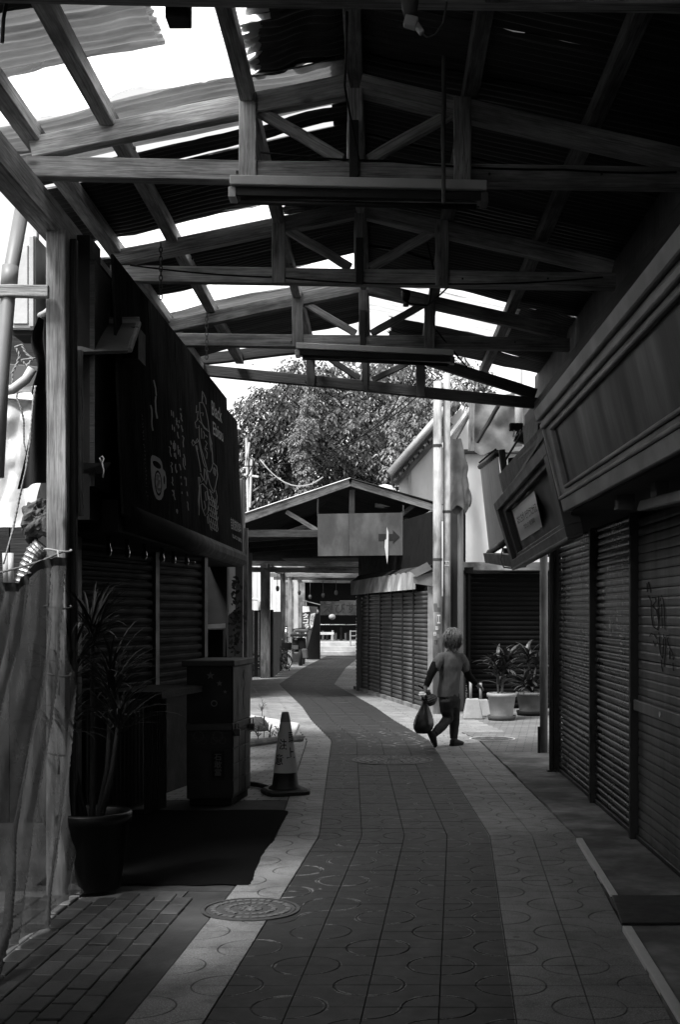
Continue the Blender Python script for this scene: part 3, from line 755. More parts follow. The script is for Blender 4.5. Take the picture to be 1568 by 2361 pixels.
# a post, its rail and braces at the left
pt = thing('timber_post', 'tall weathered square timber post standing at the edge of the block paving', 'post', (-1.81, 7.26, 0))
beam('shaft', (-1.81, 7.26, 0.0), (-1.81, 7.26, 3.75), .112, .11, 'timber_post', pt, up=(0, 1, 0), seg=10)
beam('side_batten', (-1.735, 7.31, 0.0), (-1.735, 7.31, 3.72), .035, .06, 'timber_dark', pt, up=(0, 1, 0))
beam('side_batten', (-1.71, 7.36, 2.15), (-1.71, 7.36, 3.1), .03, .045, 'timber_old', pt, up=(0, 1, 0))
tag(beam('rail', at(-60, 672, 7.15), at(112, 674, 7.15), .05, .068, 'timber'), 'short horizontal timber rail nailed to the weathered post', 'rail')
for x, lab in ((-1.84, 'slim dark post under the wall plate beside the black sign'),):
    tag(beam('eave_post', (x, 13.35, 0), (x, 13.35, 3.75), .1, .1, 'timber_dark', up=(0, 1, 0)), lab, 'post')
# hanging chains, cables and a socket
def chain(name, p, n, label, s=.022):
    mb = MB(); p = Vector(p)
    for i in range(n):
        c = p-Vector((0, 0, i*s*1.5)); a = i % 2
        pts = [c+Vector(((s*.5*math.cos(t) if a else 0), (0 if a else s*.5*math.cos(t)), s*math.sin(t))) for t in [2*PI*k/10 for k in range(11)]]
        mb.tube(pts, .004, 5, cap=False)
    return tag(mb.build(name, 'rust'), label, 'chain')
chain('chain', (-1.52, 8.98, 4.17), 12, 'rusty chain hanging from the second truss at its left end')
chain('chain', (-1.48, 11.1, 4.17), 12, 'rusty chain hanging from the weathered truss')
t = thing('lamp_socket', 'white plastic lamp socket with a plug hanging from the nearest truss', 'lamp', (.12, 4.78, 3.72))
c = at(945, 22, 4.8)
mb = MB(); mb.lathe([(.001, .075), (.032, .075), (.034, .03), (.03, .0), (.022, -.03), (.001, -.03)], c, 18, cap=False); mb.build('base', 'paint_grey', t, smooth=True)
mb = MB(); mb.box(c+Vector((.004, 0, -.05)), (.05, .04, .04), Matrix.Rotation(.3, 3, 'Y')); mb.box(c+Vector((.035, 0, -.075)), (.022, .024, .045), Matrix.Rotation(-.6, 3, 'Y')); mb.build('plug', 'white_paint', t, bevel=.004)
mb = MB(); mb.tube([at(965, 72, 4.8), at(985, 88, 4.8), at(1003, 82, 4.8), at(1022, 55, 4.8), at(1030, 10, 4.82), at(1032, -40, 4.85)], .004, 6); mb.build('cable', 'paint_grey', t, smooth=True)
tag(beam('drop_rod', at(1024, 20, 6.7), at(1022, 470, 6.7), .022, .022, 'timber_old', up=(0, 1, 0)), 'thin wooden rod hanging beside the right upright of the bright truss', 'rod')
for q, (x, y) in enumerate([(5, 60), (14, 55)][:1]):
    mb = MB(); mb.tube([at(14, 10, 5.0), at(8, 45, 5.0), at(5, 100, 5.0)], .008, 6); tag(mb.build('bolt_hook', 'iron_black'), 'long black hook bolt hanging at the eave by the nearest truss', 'hook')
mb = MB(); mb.box(at(412, 26, 5.0), (.09, .1, .1)); tag(mb.build('timber_block', 'timber_dark', bevel=.004), 'small dark timber block under the nearest truss by the clear sheets', 'block')

# loose cables strung along the trusses
def cable(pts, r, label, Y=None):
    P = [at(*p) for p in pts]; out = []
    for a, b_ in zip(P, P[1:]):
        n = 8
        for k in range(n): out.append(a.lerp(b_, k/n)-Vector((0, 0, .05*(b_-a).length*4*(k/n)*(1-k/n)*.3)))
    out.append(P[-1]); mb = MB(); mb.tube(out, r, 5); return tag(mb.build('roof_cable', 'black', smooth=True), label, 'cable')
cable([(800, 30, 4.9), (795, 200, 6.8), (812, 290, 6.8), (828, 372, 6.8)], .006, 'thin cable running down the king post of the bright truss')
cable([(985, 560, 9.0), (1000, 620, 9.0), (990, 700, 9.6), (1005, 760, 11.1), (1080, 850, 11.3)], .007, 'drooping cable behind the second truss')
cable([(930, 690, 9.2), (945, 700, 9.3), (985, 705, 9.4), (1040, 655, 9.0)], .007, 'short looped cable by the hanging lamp holder')
cable([(600, 352, 6.85), (900, 372, 6.85), (1300, 392, 6.85), (1560, 398, 6.85)], .006, 'cable laid along the top of the bright chord')
cable([(300, 612, 9.0), (640, 640, 9.0), (1000, 655, 9.0), (1390, 640, 9.0)], .006, 'cable stapled along the second truss chord')
lp = thing('lamp_holder', 'small dark lamp holder hanging below the second truss', 'lamp', at(940, 690, 9.3))
mb = MB(); c = at(936, 680, 9.3); mb.lathe([(.001, .03), (.03, .03), (.034, 0), (.02, -.05), (.001, -.05)], c, 12, cap=False); mb.build('base', 'iron_black', lp, smooth=True)
mb = MB(); mb.lathe([(.001, -.05), (.02, -.055), (.022, -.085), (.001, -.09)], c, 12, cap=False); mb.build('socket', 'paint_grey', lp, smooth=True)
# ------------------------------------------------------------------ shop with roller shutters on the right
def zm(x0, y0, s): return lambda pts: [((x0+x/s)/1.5944, (y0+y/s)/1.5944) for x, y in pts]
shop = thing('shutter_shop', 'closed shop with roller shutters, panelled fascia and soffit along the concrete apron', 'shop', (1.9, 8, 0))
mb = MB(); mb.box((2.6, 2.55, 2.2), (1.4, 21.1, 4.4)); mb.build('wall', 'wall_dark', shop)
mb = MB(); mb.box((1.86, 3.3, 3.56), (.2, 22.0, 1.32)); mb.build('upper_wall', 'plywood_dark', shop) if 'plywood_dark' in M else (wood('plywood_dark', .10, .35, axis=2, dark=.5), mb.build('upper_wall', 'plywood_dark', shop))
def slat_mesh(L, pitch, prof='round', mat='shutter_dark'):
    p = pitch
    if prof == 'round': pr = [(.014, .001), (.014, p*.26), (-.006, p*.32), (-.012, p*.55), (-.012, p*.80), (-.006, p-.003), (.014, p-.001)]
    else: pr = [(.006, .001), (.000, .0015), (-.003, p*.25), (-.003, p*.75), (.000, p-.004), (.010, p-.002)]
    mb = MB(); n = len(pr); vs = [Vector((x, -L/2, z)) for x, z in pr]+[Vector((x, L/2, z)) for x, z in pr]
    mb.add(vs, [(i, n+i, n+i+1, i+1) for i in range(n-1)]+[tuple(range(n))[::-1], tuple(range(n, 2*n))])
    return mb
def shutter(parent, X, y0, y1, z0, z1, pitch, mat, prof='round', label=None):
    s = bpy.data.objects.new('roller_shutter', None); COL.objects.link(s); c = Vector((X, (y0+y1)/2, z0)); s.parent = parent; s.location = c-wpos(parent); s['_w'] = tuple(c)
    if label: s['label'] = label
    L = y1-y0-.04; first = None; z = z0+.03
    while z < z1-pitch*.5:
        if first is None:
            first = slat_mesh(L, pitch, prof, mat).build('slat', mat, None, origin=Vector((0, 0, 0)), smooth=False)
            first.parent = s; first.location = Vector((X, c.y, z))-c
        else: copy_mesh(first, 'slat', (X+random.uniform(-.002, .002), c.y, z), s, rot=(random.uniform(-.0015, .0015), random.uniform(-.03, .03), 0))
        z += pitch
    mb = MB(); mb.box((X-.004, c.y, z0+.018), (.035, L, .034)); mb.build('bottom_bar', 'iron_black', s, bevel=.003)
    mb = MB(); mb.box((X+.03, c.y, (z0+z1)/2), (.01, L, z1-z0)); mb.build('backing', 'black', s)
    return s
for a, b_, m, pf, pt_, lab in ((10.68, 12.74, 'shutter_dark', 'round', .056, 'dark ribbed shutter beside the downpipe'), (8.98, 10.62, 'shutter_dark', 'round', .056, 'dark ribbed shutter next to the pale one'), (5.2, 8.92, 'shutter_pale', 'flat', .061, 'plain grey shutter with painted scribbles')):
    shutter(shop, 1.82, a, b_, .02, 2.27, pt_, m, pf, lab)
for y in (12.78, 10.65, 8.95):
    mb = MB(); mb.box((1.80, y, 1.15), (.07, .06, 2.28)); mb.build('guide_rail', 'iron_black', shop, bevel=.005)
mb = MB(); mb.box((1.795, 7.05, .955), (.03, 3.68, .075)); mb.build('lock_rail', 'shutter_pale', shop, bevel=.004)
mb = MB(); mb.tube([(1.775, 8.05, .955), (1.782, 8.05, .955)], .018, 10); mb.build('lock', 'chrome', shop)
# scribbles painted on the plain shutter
gp0, gn = Vector((1.813, 8, 1)), Vector((-1, 0, 0))
gm = lambda x, y: on_plane(x, y, gp0, gn)
z = zm(2300, 2100, 3.935)
G = [[(330, 350), (370, 430), (370, 560), (380, 690), (400, 800), (480, 850)], [(380, 380), (430, 380), (440, 430), (390, 500), (450, 570), (470, 700)], [(470, 360), (475, 430), (470, 560), (480, 690), (470, 840)], [(500, 430), (520, 345), (550, 430), (565, 570), (565, 700), (570, 840)], [(520, 470), (525, 690), (530, 820)],
     [(345, 940), (370, 895), (420, 920), (450, 975)], [(400, 1000), (430, 1090), (460, 1020), (495, 1100), (505, 1200), (540, 1260)], [(480, 880), (490, 970), (500, 1090)], [(540, 910), (560, 960), (635, 915), (600, 990), (640, 1110), (680, 1180), (690, 1280)], [(545, 970), (545, 1100), (540, 1250)], [(575, 970), (580, 1100), (570, 1250), (560, 1380)], [(515, 1280), (525, 1390), (540, 1450)], [(635, 1150), (640, 1270)], [(685, 1320), (690, 1420), (700, 1440)], [(330, 150), (350, 220), (365, 310)], [(310, 170), (315, 300)]]
strokes([z(l) for l in G], gm, 'print_black', shop, 'scribble', 2.5)

# panelled fascia, leaning out at the top
fb = Vector((1.25, 0, 2.26)); ft = Vector((-.15, 0, .61)).normalized(); fn_ = Vector((-ft.z, 0, ft.x))
fas = bpy.data.objects.new('fascia', None); COL.objects.link(fas); fas.parent = shop; fas.location = Vector((1.2, 4, 2.26))-wpos(shop); fas['_w'] = (1.2, 4, 2.26)
def fpt(s, y, d): return fb+ft*s+fn_*d+Vector((0, y, 0))
def frail(name, s0, s1, y0, y1, d, mat, back=.06):
    mb = MB(); mb.hexa([fpt(s0, y0, -back), fpt(s1, y0, -back), fpt(s1, y1, -back), fpt(s0, y1, -back)], [fpt(s0, y0, d), fpt(s1, y0, d), fpt(s1, y1, d), fpt(s0, y1, d)])
    return mb.build(name, mat, fas, bevel=min(.006, (s1-s0)*.3))
YE, YN = 8.46, -3.0
frail('panel', .15, .52, YN, YE-.33, 0.0, 'fascia_panel')
frail('bottom_rail', .0, .085, YN, YE, .02, 'fascia_paint'); frail('moulding', .085, .105, YN, YE-.02, .034, 'fascia_paint'); frail('rail', .105, .135, YN, YE-.05, .012, 'fascia_paint'); frail('moulding', .135, .155, YN, YE-.30, .03, 'fascia_paint')
frail('moulding', .515, .535, YN, YE-.30, .03, 'fascia_paint'); frail('rail', .535, .565, YN, YE-.02, .01, 'fascia_paint'); frail('moulding', .565, .60, YN, YE, .036, 'fascia_paint'); frail('moulding', .60, .625, YN, YE, .022, 'fascia_paint'); frail('cornice', .625, .70, YN, YE+.01, .05, 'fascia_paint')
frail('stile', .086, .56, YE-.30, YE-.045, .011, 'fascia_paint'); frail('moulding', .15, .52, YE-.33, YE-.302, .03, 'fascia_paint'); frail('moulding', .10, .56, YE-.04, YE-.005, .03, 'fascia_paint')
mb = MB(); mb.hexa([(1.28, YN, 2.255), (1.95, YN, 2.30), (1.95, 12.8, 2.30), (1.28, YE, 2.255)], [(1.28, YN, 2.285), (1.95, YN, 2.33), (1.95, 12.8, 2.33), (1.28, YE, 2.285)]); mb.build('soffit', 'soffit', shop)
mb = MB(); mb.hexa([(1.27, YE-.04, 2.28), (1.93, YE-.04, 2.33), (1.93, YE-.04, 2.92), (1.11, YE-.04, 2.92)], [(1.27, YE-.005, 2.28), (1.93, YE-.005, 2.33), (1.93, YE-.005, 2.92), (1.11, YE-.005, 2.92)]); mb.build('end_board', 'wall_dark', shop)
mb = MB(); mb.box((1.40, 2.7, 2.94), (.62, 11.5, .02)); mb.build('cornice_top', 'wall_dark', shop)
# plywood boards above the tilted sign and pegs
def board(pts, label, mat='plywood', th=.018, name='plywood_board'):
    p = [Vector(q) for q in pts]; n = (p[1]-p[0]).cross(p[3]-p[0]).normalized()
    mb = MB(); mb.slab(p, n, th); return tag(mb.build(name, mat), label, 'board')
board([at(1162, 1150, 12.1), at(1255, 1005, 8.75), at(1262, 968, 8.75), at(1150, 1095, 12.1)], 'stained plywood board just behind the tilted sign top')
board([at(1212, 1078, 10.3), at(1300, 1000, 8.8), at(1290, 905, 9.2), at(1205, 985, 10.9)], 'scratched plywood board above the tilted sign by the fascia end')
for i, (x, y, Y) in enumerate(((1265, 945, 9.0), (1240, 985, 9.4), (1172, 1062, 11.6))):
    tag(beam('peg', at(x, y, Y), at(x, y, Y)+Vector((.35, 0, 0)), .045, .05, 'timber_dark'), ['dark timber peg end at the fascia corner', 'dark timber peg end above the scratched plywood', 'dark timber peg end behind the cloth sign'][i], 'peg')

# tilted framed sign box with a taped poster
A, B, C, D = Vector((1.32, 12.17, 2.01)), Vector((1.32, 8.69, 2.10)), Vector((1.163, 8.69, 2.76)), Vector((1.134, 12.17, 2.63))
sn = (B-A).cross(D-A).normalized()
if sn.x > 0: sn = -sn
sg = thing('framed_sign', 'tilted dark framed sign box holding a taped white poster beside the fascia', 'sign', (1.3, 10.4, 2.0))
def sp(u, v, d=0.0): return A*(1-u)*(1-v)+B*u*(1-v)+C*u*v+D*(1-u)*v+sn*d
def srail(name, u0, u1, v0, v1, d, mat, back=.09):
    mb = MB(); mb.hexa([sp(u0, v0, -back), sp(u1, v0, -back), sp(u1, v1, -back), sp(u0, v1, -back)], [sp(u0, v0, d), sp(u1, v0, d), sp(u1, v1, d), sp(u0, v1, d)]); return mb.build(name, mat, sg, bevel=.004)
grey('sign_frame', .055, .5, .2, 4, bump=.05, stain=.2)
grey('sign_back', .11, .7, .3, 5, bump=.1, stain=.4)
srail('frame_rail', 0, 1, 0, .13, .03, 'sign_frame'); srail('frame_rail', 0, 1, .88, 1, .03, 'sign_frame'); srail('frame_rail', 0, .05, .131, .879, .03, 'sign_frame'); srail('frame_rail', .95, 1, .131, .879, .03, 'sign_frame')
srail('inner_moulding', .051, .949, .131, .19, -.01, 'sign_frame'); srail('inner_moulding', .051, .949, .81, .879, -.01, 'sign_frame'); srail('inner_moulding', .051, .10, .191, .809, -.01, 'sign_frame'); srail('inner_moulding', .90, .949, .191, .809, -.01, 'sign_frame')
srail('back_board', .1, .9, .19, .81, -.06, 'sign_back', .09)
srail('edge_trim', -.01, 1.01, -.012, .02, .035, 'sign_frame', .08)
z8 = zm(1700, 1600, 2.613)
pq = z8([(478, 720), (690, 535), (768, 885), (565, 1015)])
bp0 = sp(.5, .5, -.045)
def bulge(u, v): return .05*math.sin(v*PI)**2*(.4+.6*u)
def poster(u, v, d=0.0):
    tl, tr, br, bl = (Vector((p[0], p[1], 0)) for p in pq); p = tl*(1-u)*v+tr*u*v+br*u*(1-v)+bl*(1-u)*(1-v)
    return on_plane(p.x, p.y, bp0+sn*(d+bulge(u, v)), sn)
mb = MB(); mb.grid(lambda u, v: poster(u, v), 12, 16); mb.build('poster', 'paper_bright', sg, smooth=True)
lettering('はちとちがいをチカラにかえる!', lambda u, v: poster(.07+.88*u, .50+.25*v-.03*u, .006), 'print_black', sg)
lettering('プロジェクト実行委員会', lambda u, v: poster(.26+.50*u, .25+.14*v, .006), 'print_dim', sg)
for a in ((488, 700, 520, 660), (610, 590, 640, 545), (660, 960, 690, 1010), (755, 890, 775, 935), (575, 1020, 590, 1060)):
    q = z8([(a[0]-12, a[1]), (a[0]+12, a[1]-8), (a[2]+8, a[3]-8), (a[2]-14, a[3])])
    mb = MB(); mb.add([on_plane(x, y, bp0+sn*.02, sn) for x, y in q], [(0, 1, 2, 3)]); mb.build('tape', 'print_grey', sg)
# narrow cloth sign on two rods beyond, with a black trough below
cs = thing('cloth_sign', 'narrow ribbed pale cloth sign laced between dark rods before the white wall', 'sign', at(1150, 1160, 13.5))
a, b_, c, d = at(1128, 1268, 14.6), at(1170, 1240, 12.9), at(1148, 1052, 12.9), at(1108, 1082, 14.6)
mb = MB(); mb.grid(lambda u, v: (a*(1-u)*(1-v)+b_*u*(1-v)+c*u*v+d*(1-u)*v)+Vector((-.01*math.sin(u*60), 0, 0)), 30, 6); mb.build('cloth', 'cloth_sign_fab' if 'cloth_sign_fab' in M else grey('cloth_sign_fab', .34, .9, .1, 6, stain=.15), cs, smooth=True)
mb = MB(); mb.tube([d+Vector((0, 0, .03)), c+Vector((0, 0, .03))], .035, 8); mb.build('rod', 'iron_black', cs, smooth=True)
mb = MB(); mb.tube([a-Vector((0, 0, .03)), b_-Vector((0, 0, .03))], .035, 8); mb.build('rod', 'iron_black', cs, smooth=True)
mb = MB()
for i in range(12):
    u = (i+.5)/12; p, q = d.lerp(c, u), a.lerp(b_, u)
    for w in (p, q): mb.tube([w+Vector((.02, 0, 0)), w+Vector((-.02, 0, .08 if w is p else -.08))], .012, 5)
lc = mb.build('lacing', 'black', cs); kind(lc, 'stuff')
tag(beam('edge_post', b_+Vector((.03, -.1, 0)), c+Vector((.03, -.1, .05)), .06, .1, 'timber_dark', up=(0, 1, 0)), 'dark upright board at the edge of the cloth sign', 'post')
mb = MB(); p, q = at(1118, 1283, 14.2), at(1190, 1292, 12.4)
mb.hexa([p+Vector((-.02, 0, .04)), q+Vector((-.05, 0, .06)), q+Vector((.12, 0, .06)), p+Vector((.14, 0, .04))], [p+Vector((.0, 0, -.07)), q+Vector((-.03, 0, -.07)), q+Vector((.1, 0, -.07)), p+Vector((.12, 0, -.07))])
tr = tag(mb.build('trough', 'black_gloss', bevel=.008), 'black plastic trough tied up with string below the cloth sign', 'trough')
mb = MB(); mb.tube([at(1160, 1262, 13.0), at(1154, 1290, 12.9), at(1162, 1308, 12.9), at(1180, 1310, 12.8), at(1190, 1296, 12.7)], .008, 6); mb.build('string', 'cloth_mid', tr, smooth=True)
# pipes at the shop corner
p = gnd(1272, 1781); mb = MB(); mb.tube([(p.x, p.y, 0), (p.x, p.y, 2.3)], .026, 10); mb.box((p.x, p.y, .02), (.09, .09, .02)); tag(mb.build('downpipe', 'iron_black', smooth=False), 'slim black downpipe at the corner of the dark shutter', 'pipe')
p = gnd(1254, 1737); mb = MB(); mb.tube([(p.x, p.y, 0), (p.x, p.y, 1.2), (p.x, p.y, 2.62)], .045, 12); tag(mb.build('corner_pole', 'pole_concrete', smooth=True), 'scuffed mottled pole where the side street begins', 'pole')
mb = MB(); mb.box((p.x-.06, p.y-.05, .16), (.03, .02, .3)); tag(mb.build('rubber_guard', 'rubber'), 'short black guard strip at the foot of the scuffed pole', 'guard')
tag(beam('lintel', (1.45, 14.7, 2.28), (2.6, 14.7, 2.28), .12, .1, 'timber_dark'), 'dark lintel over the mouth of the side street', 'beam')
# strip light under the soffit
t = thing('strip_light', 'white strip light with a bracket under the soffit', 'lamp', at(1520, 1150, 6.4))
mb = MB(); p, q = at(1480, 1166, 7.0), at(1640, 1128, 5.3)
mb.hexa([p+Vector((-.03, 0, -.03)), q+Vector((-.03, 0, -.03)), q+Vector((.05, 0, -.03)), p+Vector((.05, 0, -.03))], [p+Vector((-.012, 0, .03)), q+Vector((-.012, 0, .03)), q+Vector((.04, 0, .03)), p+Vector((.04, 0, .03))]); mb.build('housing', 'paint_grey', t, bevel=.008)
mb = MB(); mb.box(at(1512, 1122, 6.6)+Vector((0.02, 0, .02)), (.07, .12, .15)); mb.build('bracket', 'paint_grey', t, bevel=.006)
tag(beam('soffit_bracket', at(1440, 1110, 7.3), at(1440, 1175, 7.3), .1, .08, 'paint_grey', up=(0, 1, 0)), 'square bracket under the soffit beside the strip light', 'bracket')
# cable drooping along the upper wall
mb = MB(); mb.tube([at(1450, 740, 7.4), at(1330, 850, 9.6), at(1270, 925, 10.9), at(1212, 985, 11.8), at(1160, 1070, 13.0)], .011, 6); tag(mb.build('wall_cable', 'black', smooth=True), 'black cable drooping along the upper wall to the meter', 'cable')
# ------------------------------------------------------------------ coffee stall on the left
stall = thing('coffee_stall', 'dark closed stall with ribbed shutters behind the black mat', 'stall', (-2.0, 10.5, 0))
# slanting front wall with two shutters
w0, w1 = Vector((-2.24, 9.5, 0)), Vector((-1.62, 12.2, 0))
dw = (w1-w0).normalized(); nw_ = Vector((dw.y, -dw.x, 0))
def wp(s, z, d=0.0): return w0+dw*s+nw_*d+Vector((0, 0, z))
Lw = (w1-w0).length
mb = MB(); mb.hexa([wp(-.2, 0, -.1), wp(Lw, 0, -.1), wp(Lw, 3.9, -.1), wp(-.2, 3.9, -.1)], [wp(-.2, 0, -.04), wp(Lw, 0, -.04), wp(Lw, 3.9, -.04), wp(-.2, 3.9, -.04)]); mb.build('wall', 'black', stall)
ang = math.atan2(dw.x, dw.y)
def shutter_l(s0, s1, z0, z1, label):
    s = bpy.data.objects.new('roller_shutter', None); COL.objects.link(s); c = wp((s0+s1)/2, z0); s.parent = stall; s.location = c-wpos(stall); s['_w'] = tuple(c); s.rotation_euler = (0, 0, PI-ang); s['label'] = label
    first = None; z = 0
    while z < z1-z0-.05:
        if first is None:
            first = slat_mesh(s1-s0, .075, 'round').build('slat', 'shutter_black', None, origin=Vector((0, 0, 0))); first.parent = s; first.location = (0, 0, z)
        else:
            o = bpy.data.objects.new('slat', first.data); COL.objects.link(o); o.parent = s; o.location = (random.uniform(-.002, .002), 0, z)
        z += .075
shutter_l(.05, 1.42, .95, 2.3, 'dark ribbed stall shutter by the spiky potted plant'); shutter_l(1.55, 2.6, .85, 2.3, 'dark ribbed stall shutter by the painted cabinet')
for s in (0, 1.485, 2.66):
    mb = MB(); mb.hexa([wp(s-.04, 0, -.03), wp(s+.04, 0, -.03), wp(s+.04, 2.4, -.03), wp(s-.04, 2.4, -.03)], [wp(s-.04, 0, .03), wp(s+.04, 0, .03), wp(s+.04, 2.4, .03), wp(s-.04, 2.4, .03)]); mb.build('door_post', 'iron_black', stall)
mb = MB(); mb.grid(lambda u, v: wp(.1+u*1.3, .02+v*.85, .03+.008*math.sin(u*110)), 90, 2); mb.build('ribbed_panel', 'ribbed_dark' if 'ribbed_dark' in M else grey('ribbed_dark', .045, .6, .3, 4), stall)
mb = MB(); q0, q1 = gnd(332, 1880), gnd(384, 1862)
mb.grid(lambda u, v: Vector((lerp(q0.x, q1.x, u), lerp(q0.y, q1.y, u)+.008*math.sin(u*60), .01+v*.92)), 48, 2); mb.build('ribbed_panel', 'ribbed_dark', stall)
mb = MB(); mb.box((-1.75, 9.95, .98), (.5, .9, .05), Matrix.Rotation(-.2, 3, 'Z')); mb.build('counter', 'timber_dark', stall)
# header, side and back so that the stall is closed
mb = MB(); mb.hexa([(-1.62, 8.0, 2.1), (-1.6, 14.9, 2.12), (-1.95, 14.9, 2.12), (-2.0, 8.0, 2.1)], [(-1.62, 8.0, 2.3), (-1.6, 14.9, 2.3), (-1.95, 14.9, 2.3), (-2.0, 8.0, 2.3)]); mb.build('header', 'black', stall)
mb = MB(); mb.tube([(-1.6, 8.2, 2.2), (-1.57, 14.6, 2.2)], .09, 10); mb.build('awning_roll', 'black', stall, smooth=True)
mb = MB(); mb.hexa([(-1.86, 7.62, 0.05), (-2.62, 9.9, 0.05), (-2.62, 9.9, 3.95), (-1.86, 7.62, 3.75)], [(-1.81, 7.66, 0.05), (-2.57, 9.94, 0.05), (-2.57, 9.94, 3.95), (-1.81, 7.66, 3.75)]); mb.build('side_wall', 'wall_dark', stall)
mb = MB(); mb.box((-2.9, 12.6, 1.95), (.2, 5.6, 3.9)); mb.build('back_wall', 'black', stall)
mb = MB(); mb.box((-2.3, 14.95, 1.95), (1.1, .12, 3.9)); mb.build('end_wall', 'wall_dark', stall)
mb = MB(); mb.hexa([(-1.72, 7.65, 2.35), (-1.72, 8.1, 2.35), (-1.72, 8.1, 3.7), (-1.72, 7.65, 3.7)], [(-1.69, 7.65, 2.35), (-1.69, 8.1, 2.35), (-1.69, 8.1, 3.7), (-1.69, 7.65, 3.7)]); mb.build('corner_board', 'timber_dark', stall)
mb = MB(); mb.box((-1.84, 7.8, 3.0), (.24, .3, 1.7)); mb.build('corner_fill', 'black', stall)
# boards behind the sign up to the eave
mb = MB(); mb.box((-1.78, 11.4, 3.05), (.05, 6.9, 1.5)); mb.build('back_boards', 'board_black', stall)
# painted signboard
SB0 = Vector((-1.56, 7.87, 2.21)); SB1 = Vector((-1.56, 14.95, 2.28)); lean = Vector((-.04, 0, 1)).normalized()
sgn = (SB1-SB0).cross(lean).normalized()
if sgn.x < 0: sgn = -sgn
sb = thing('signboard', 'long black painted signboard with a white cup and fisherman drawing above the stall', 'signboard', (-1.6, 11.4, 2.2))
def ragged(u): return 0.025*abs(math.sin(u*160))*max(0, 1-u*2.2)+.01*random.random()
cuts = [0, .165, .335, .505, .675, .84, 1.0]
for i in range(6):
    u0, u1 = cuts[i]+.0008, cuts[i+1]-.0008; n = 18; top, bot = [], []
    d_ = (-.012 if i == 5 else 0)+random.uniform(-.003, .003)
    for k in range(n+1):
        u = lerp(u0, u1, k/n); p = SB0.lerp(SB1, u); zt = lerp(3.80, 3.92, u)-(0.10 if (i == 5) else 0)
        bot.append(p+lean*(-ragged(u))+sgn*d_); top.append(p+lean*(zt-p.z)+sgn*d_)
    mb = MB(); k = n+1; bk = [q-sgn*.016 for q in bot+top]
    mb.add(bot+top+bk, [(j, j+1, k+j+1, k+j) for j in range(n)]+[(2*k+j+1, 2*k+j, 3*k+j, 3*k+j+1) for j in range(n)]+[(2*k+j, 2*k+j+1, j+1, j) for j in range(n)]+[(k+j, k+j+1, 3*k+j+1, 3*k+j) for j in range(n)]+[(0, k, 3*k, 2*k), (n, 2*k+n, 3*k+n, k+n)])
    mb.build('panel', 'board_black', sb)
sp0 = SB0+sgn*.0045
sm = lambda x, y: on_plane(x, y, sp0, sgn)
zs = zm(500, 1480, 4.918); zb = zm(400, 1350, 2.851)
def fill(name, loops, mat, mp=sm, parent=sb):
    """flat painted shape: first loop minus the others"""
    bm = bmesh.new(); es = []
    P = [mp(*q) for q in loops[0]]; o0 = sum(P, Vector())/len(P)
    for lp in loops:
        vs = [bm.verts.new(mp(*q)-o0) for q in lp]
        for i in range(len(vs)): es.append(bm.edges.new((vs[i], vs[(i+1) % len(vs)])))
    bmesh.ops.triangle_fill(bm, use_beauty=True, edges=es, normal=sgn)
    me = bpy.data.meshes.new(name); bm.to_mesh(me); bm.free(); me.materials.append(M[mat])
    o = bpy.data.objects.new(name, me); COL.objects.link(o); o.parent = parent; o.location = o0-wpos(parent); o['_w'] = tuple(o0); return o
cup = zs([(300, 948), (350, 965), (430, 1015), (465, 1075), (485, 1200), (525, 1250), (548, 1370), (550, 1540), (505, 1590), (490, 1690), (455, 1755), (410, 1765), (365, 1735), (330, 1660), (300, 1540), (280, 1380), (268, 1200), (266, 1030), (278, 970)])
hole = zs(oval(378, 1125, 95, 50, 14, rot=.75)[:-1]); grip = zs(oval(510, 1400, 14, 82, 12, rot=-.05)[:-1]); ring = zs(oval(402, 1455, 66, 232, 22, rot=-.06)[:-1])
fill('cup_drawing', [cup, hole, grip, ring], 'print_grey')
fill('cup_badge', [zs(oval(402, 1455, 52, 190, 20, rot=-.06)[:-1])], 'print_grey')
strokes([(zs([(375, 1310), (400, 1330), (385, 1390), (420, 1420), (400, 1470), (375, 1540), (410, 1570), (440, 1560), (435, 1600)]), 6.0), (zs([(385, 1500), (410, 1440), (395, 1420)]), 4)], lambda x, y: on_plane(x, y, sp0+sgn*.0025, sgn), 'print_black', sb, 'badge_letters')
strokes([(zs([(265, 45), (285, 140), (290, 250), (285, 350), (292, 440), (308, 510)]), 3.2), (zs([(360, -110), (350, -20), (355, 60), (360, 160), (385, 290)]), 3.6), (zb([(470, 135), (490, 220), (498, 300)]), 3.0)], sm, 'print_grey', sb, 'steam_drawing')
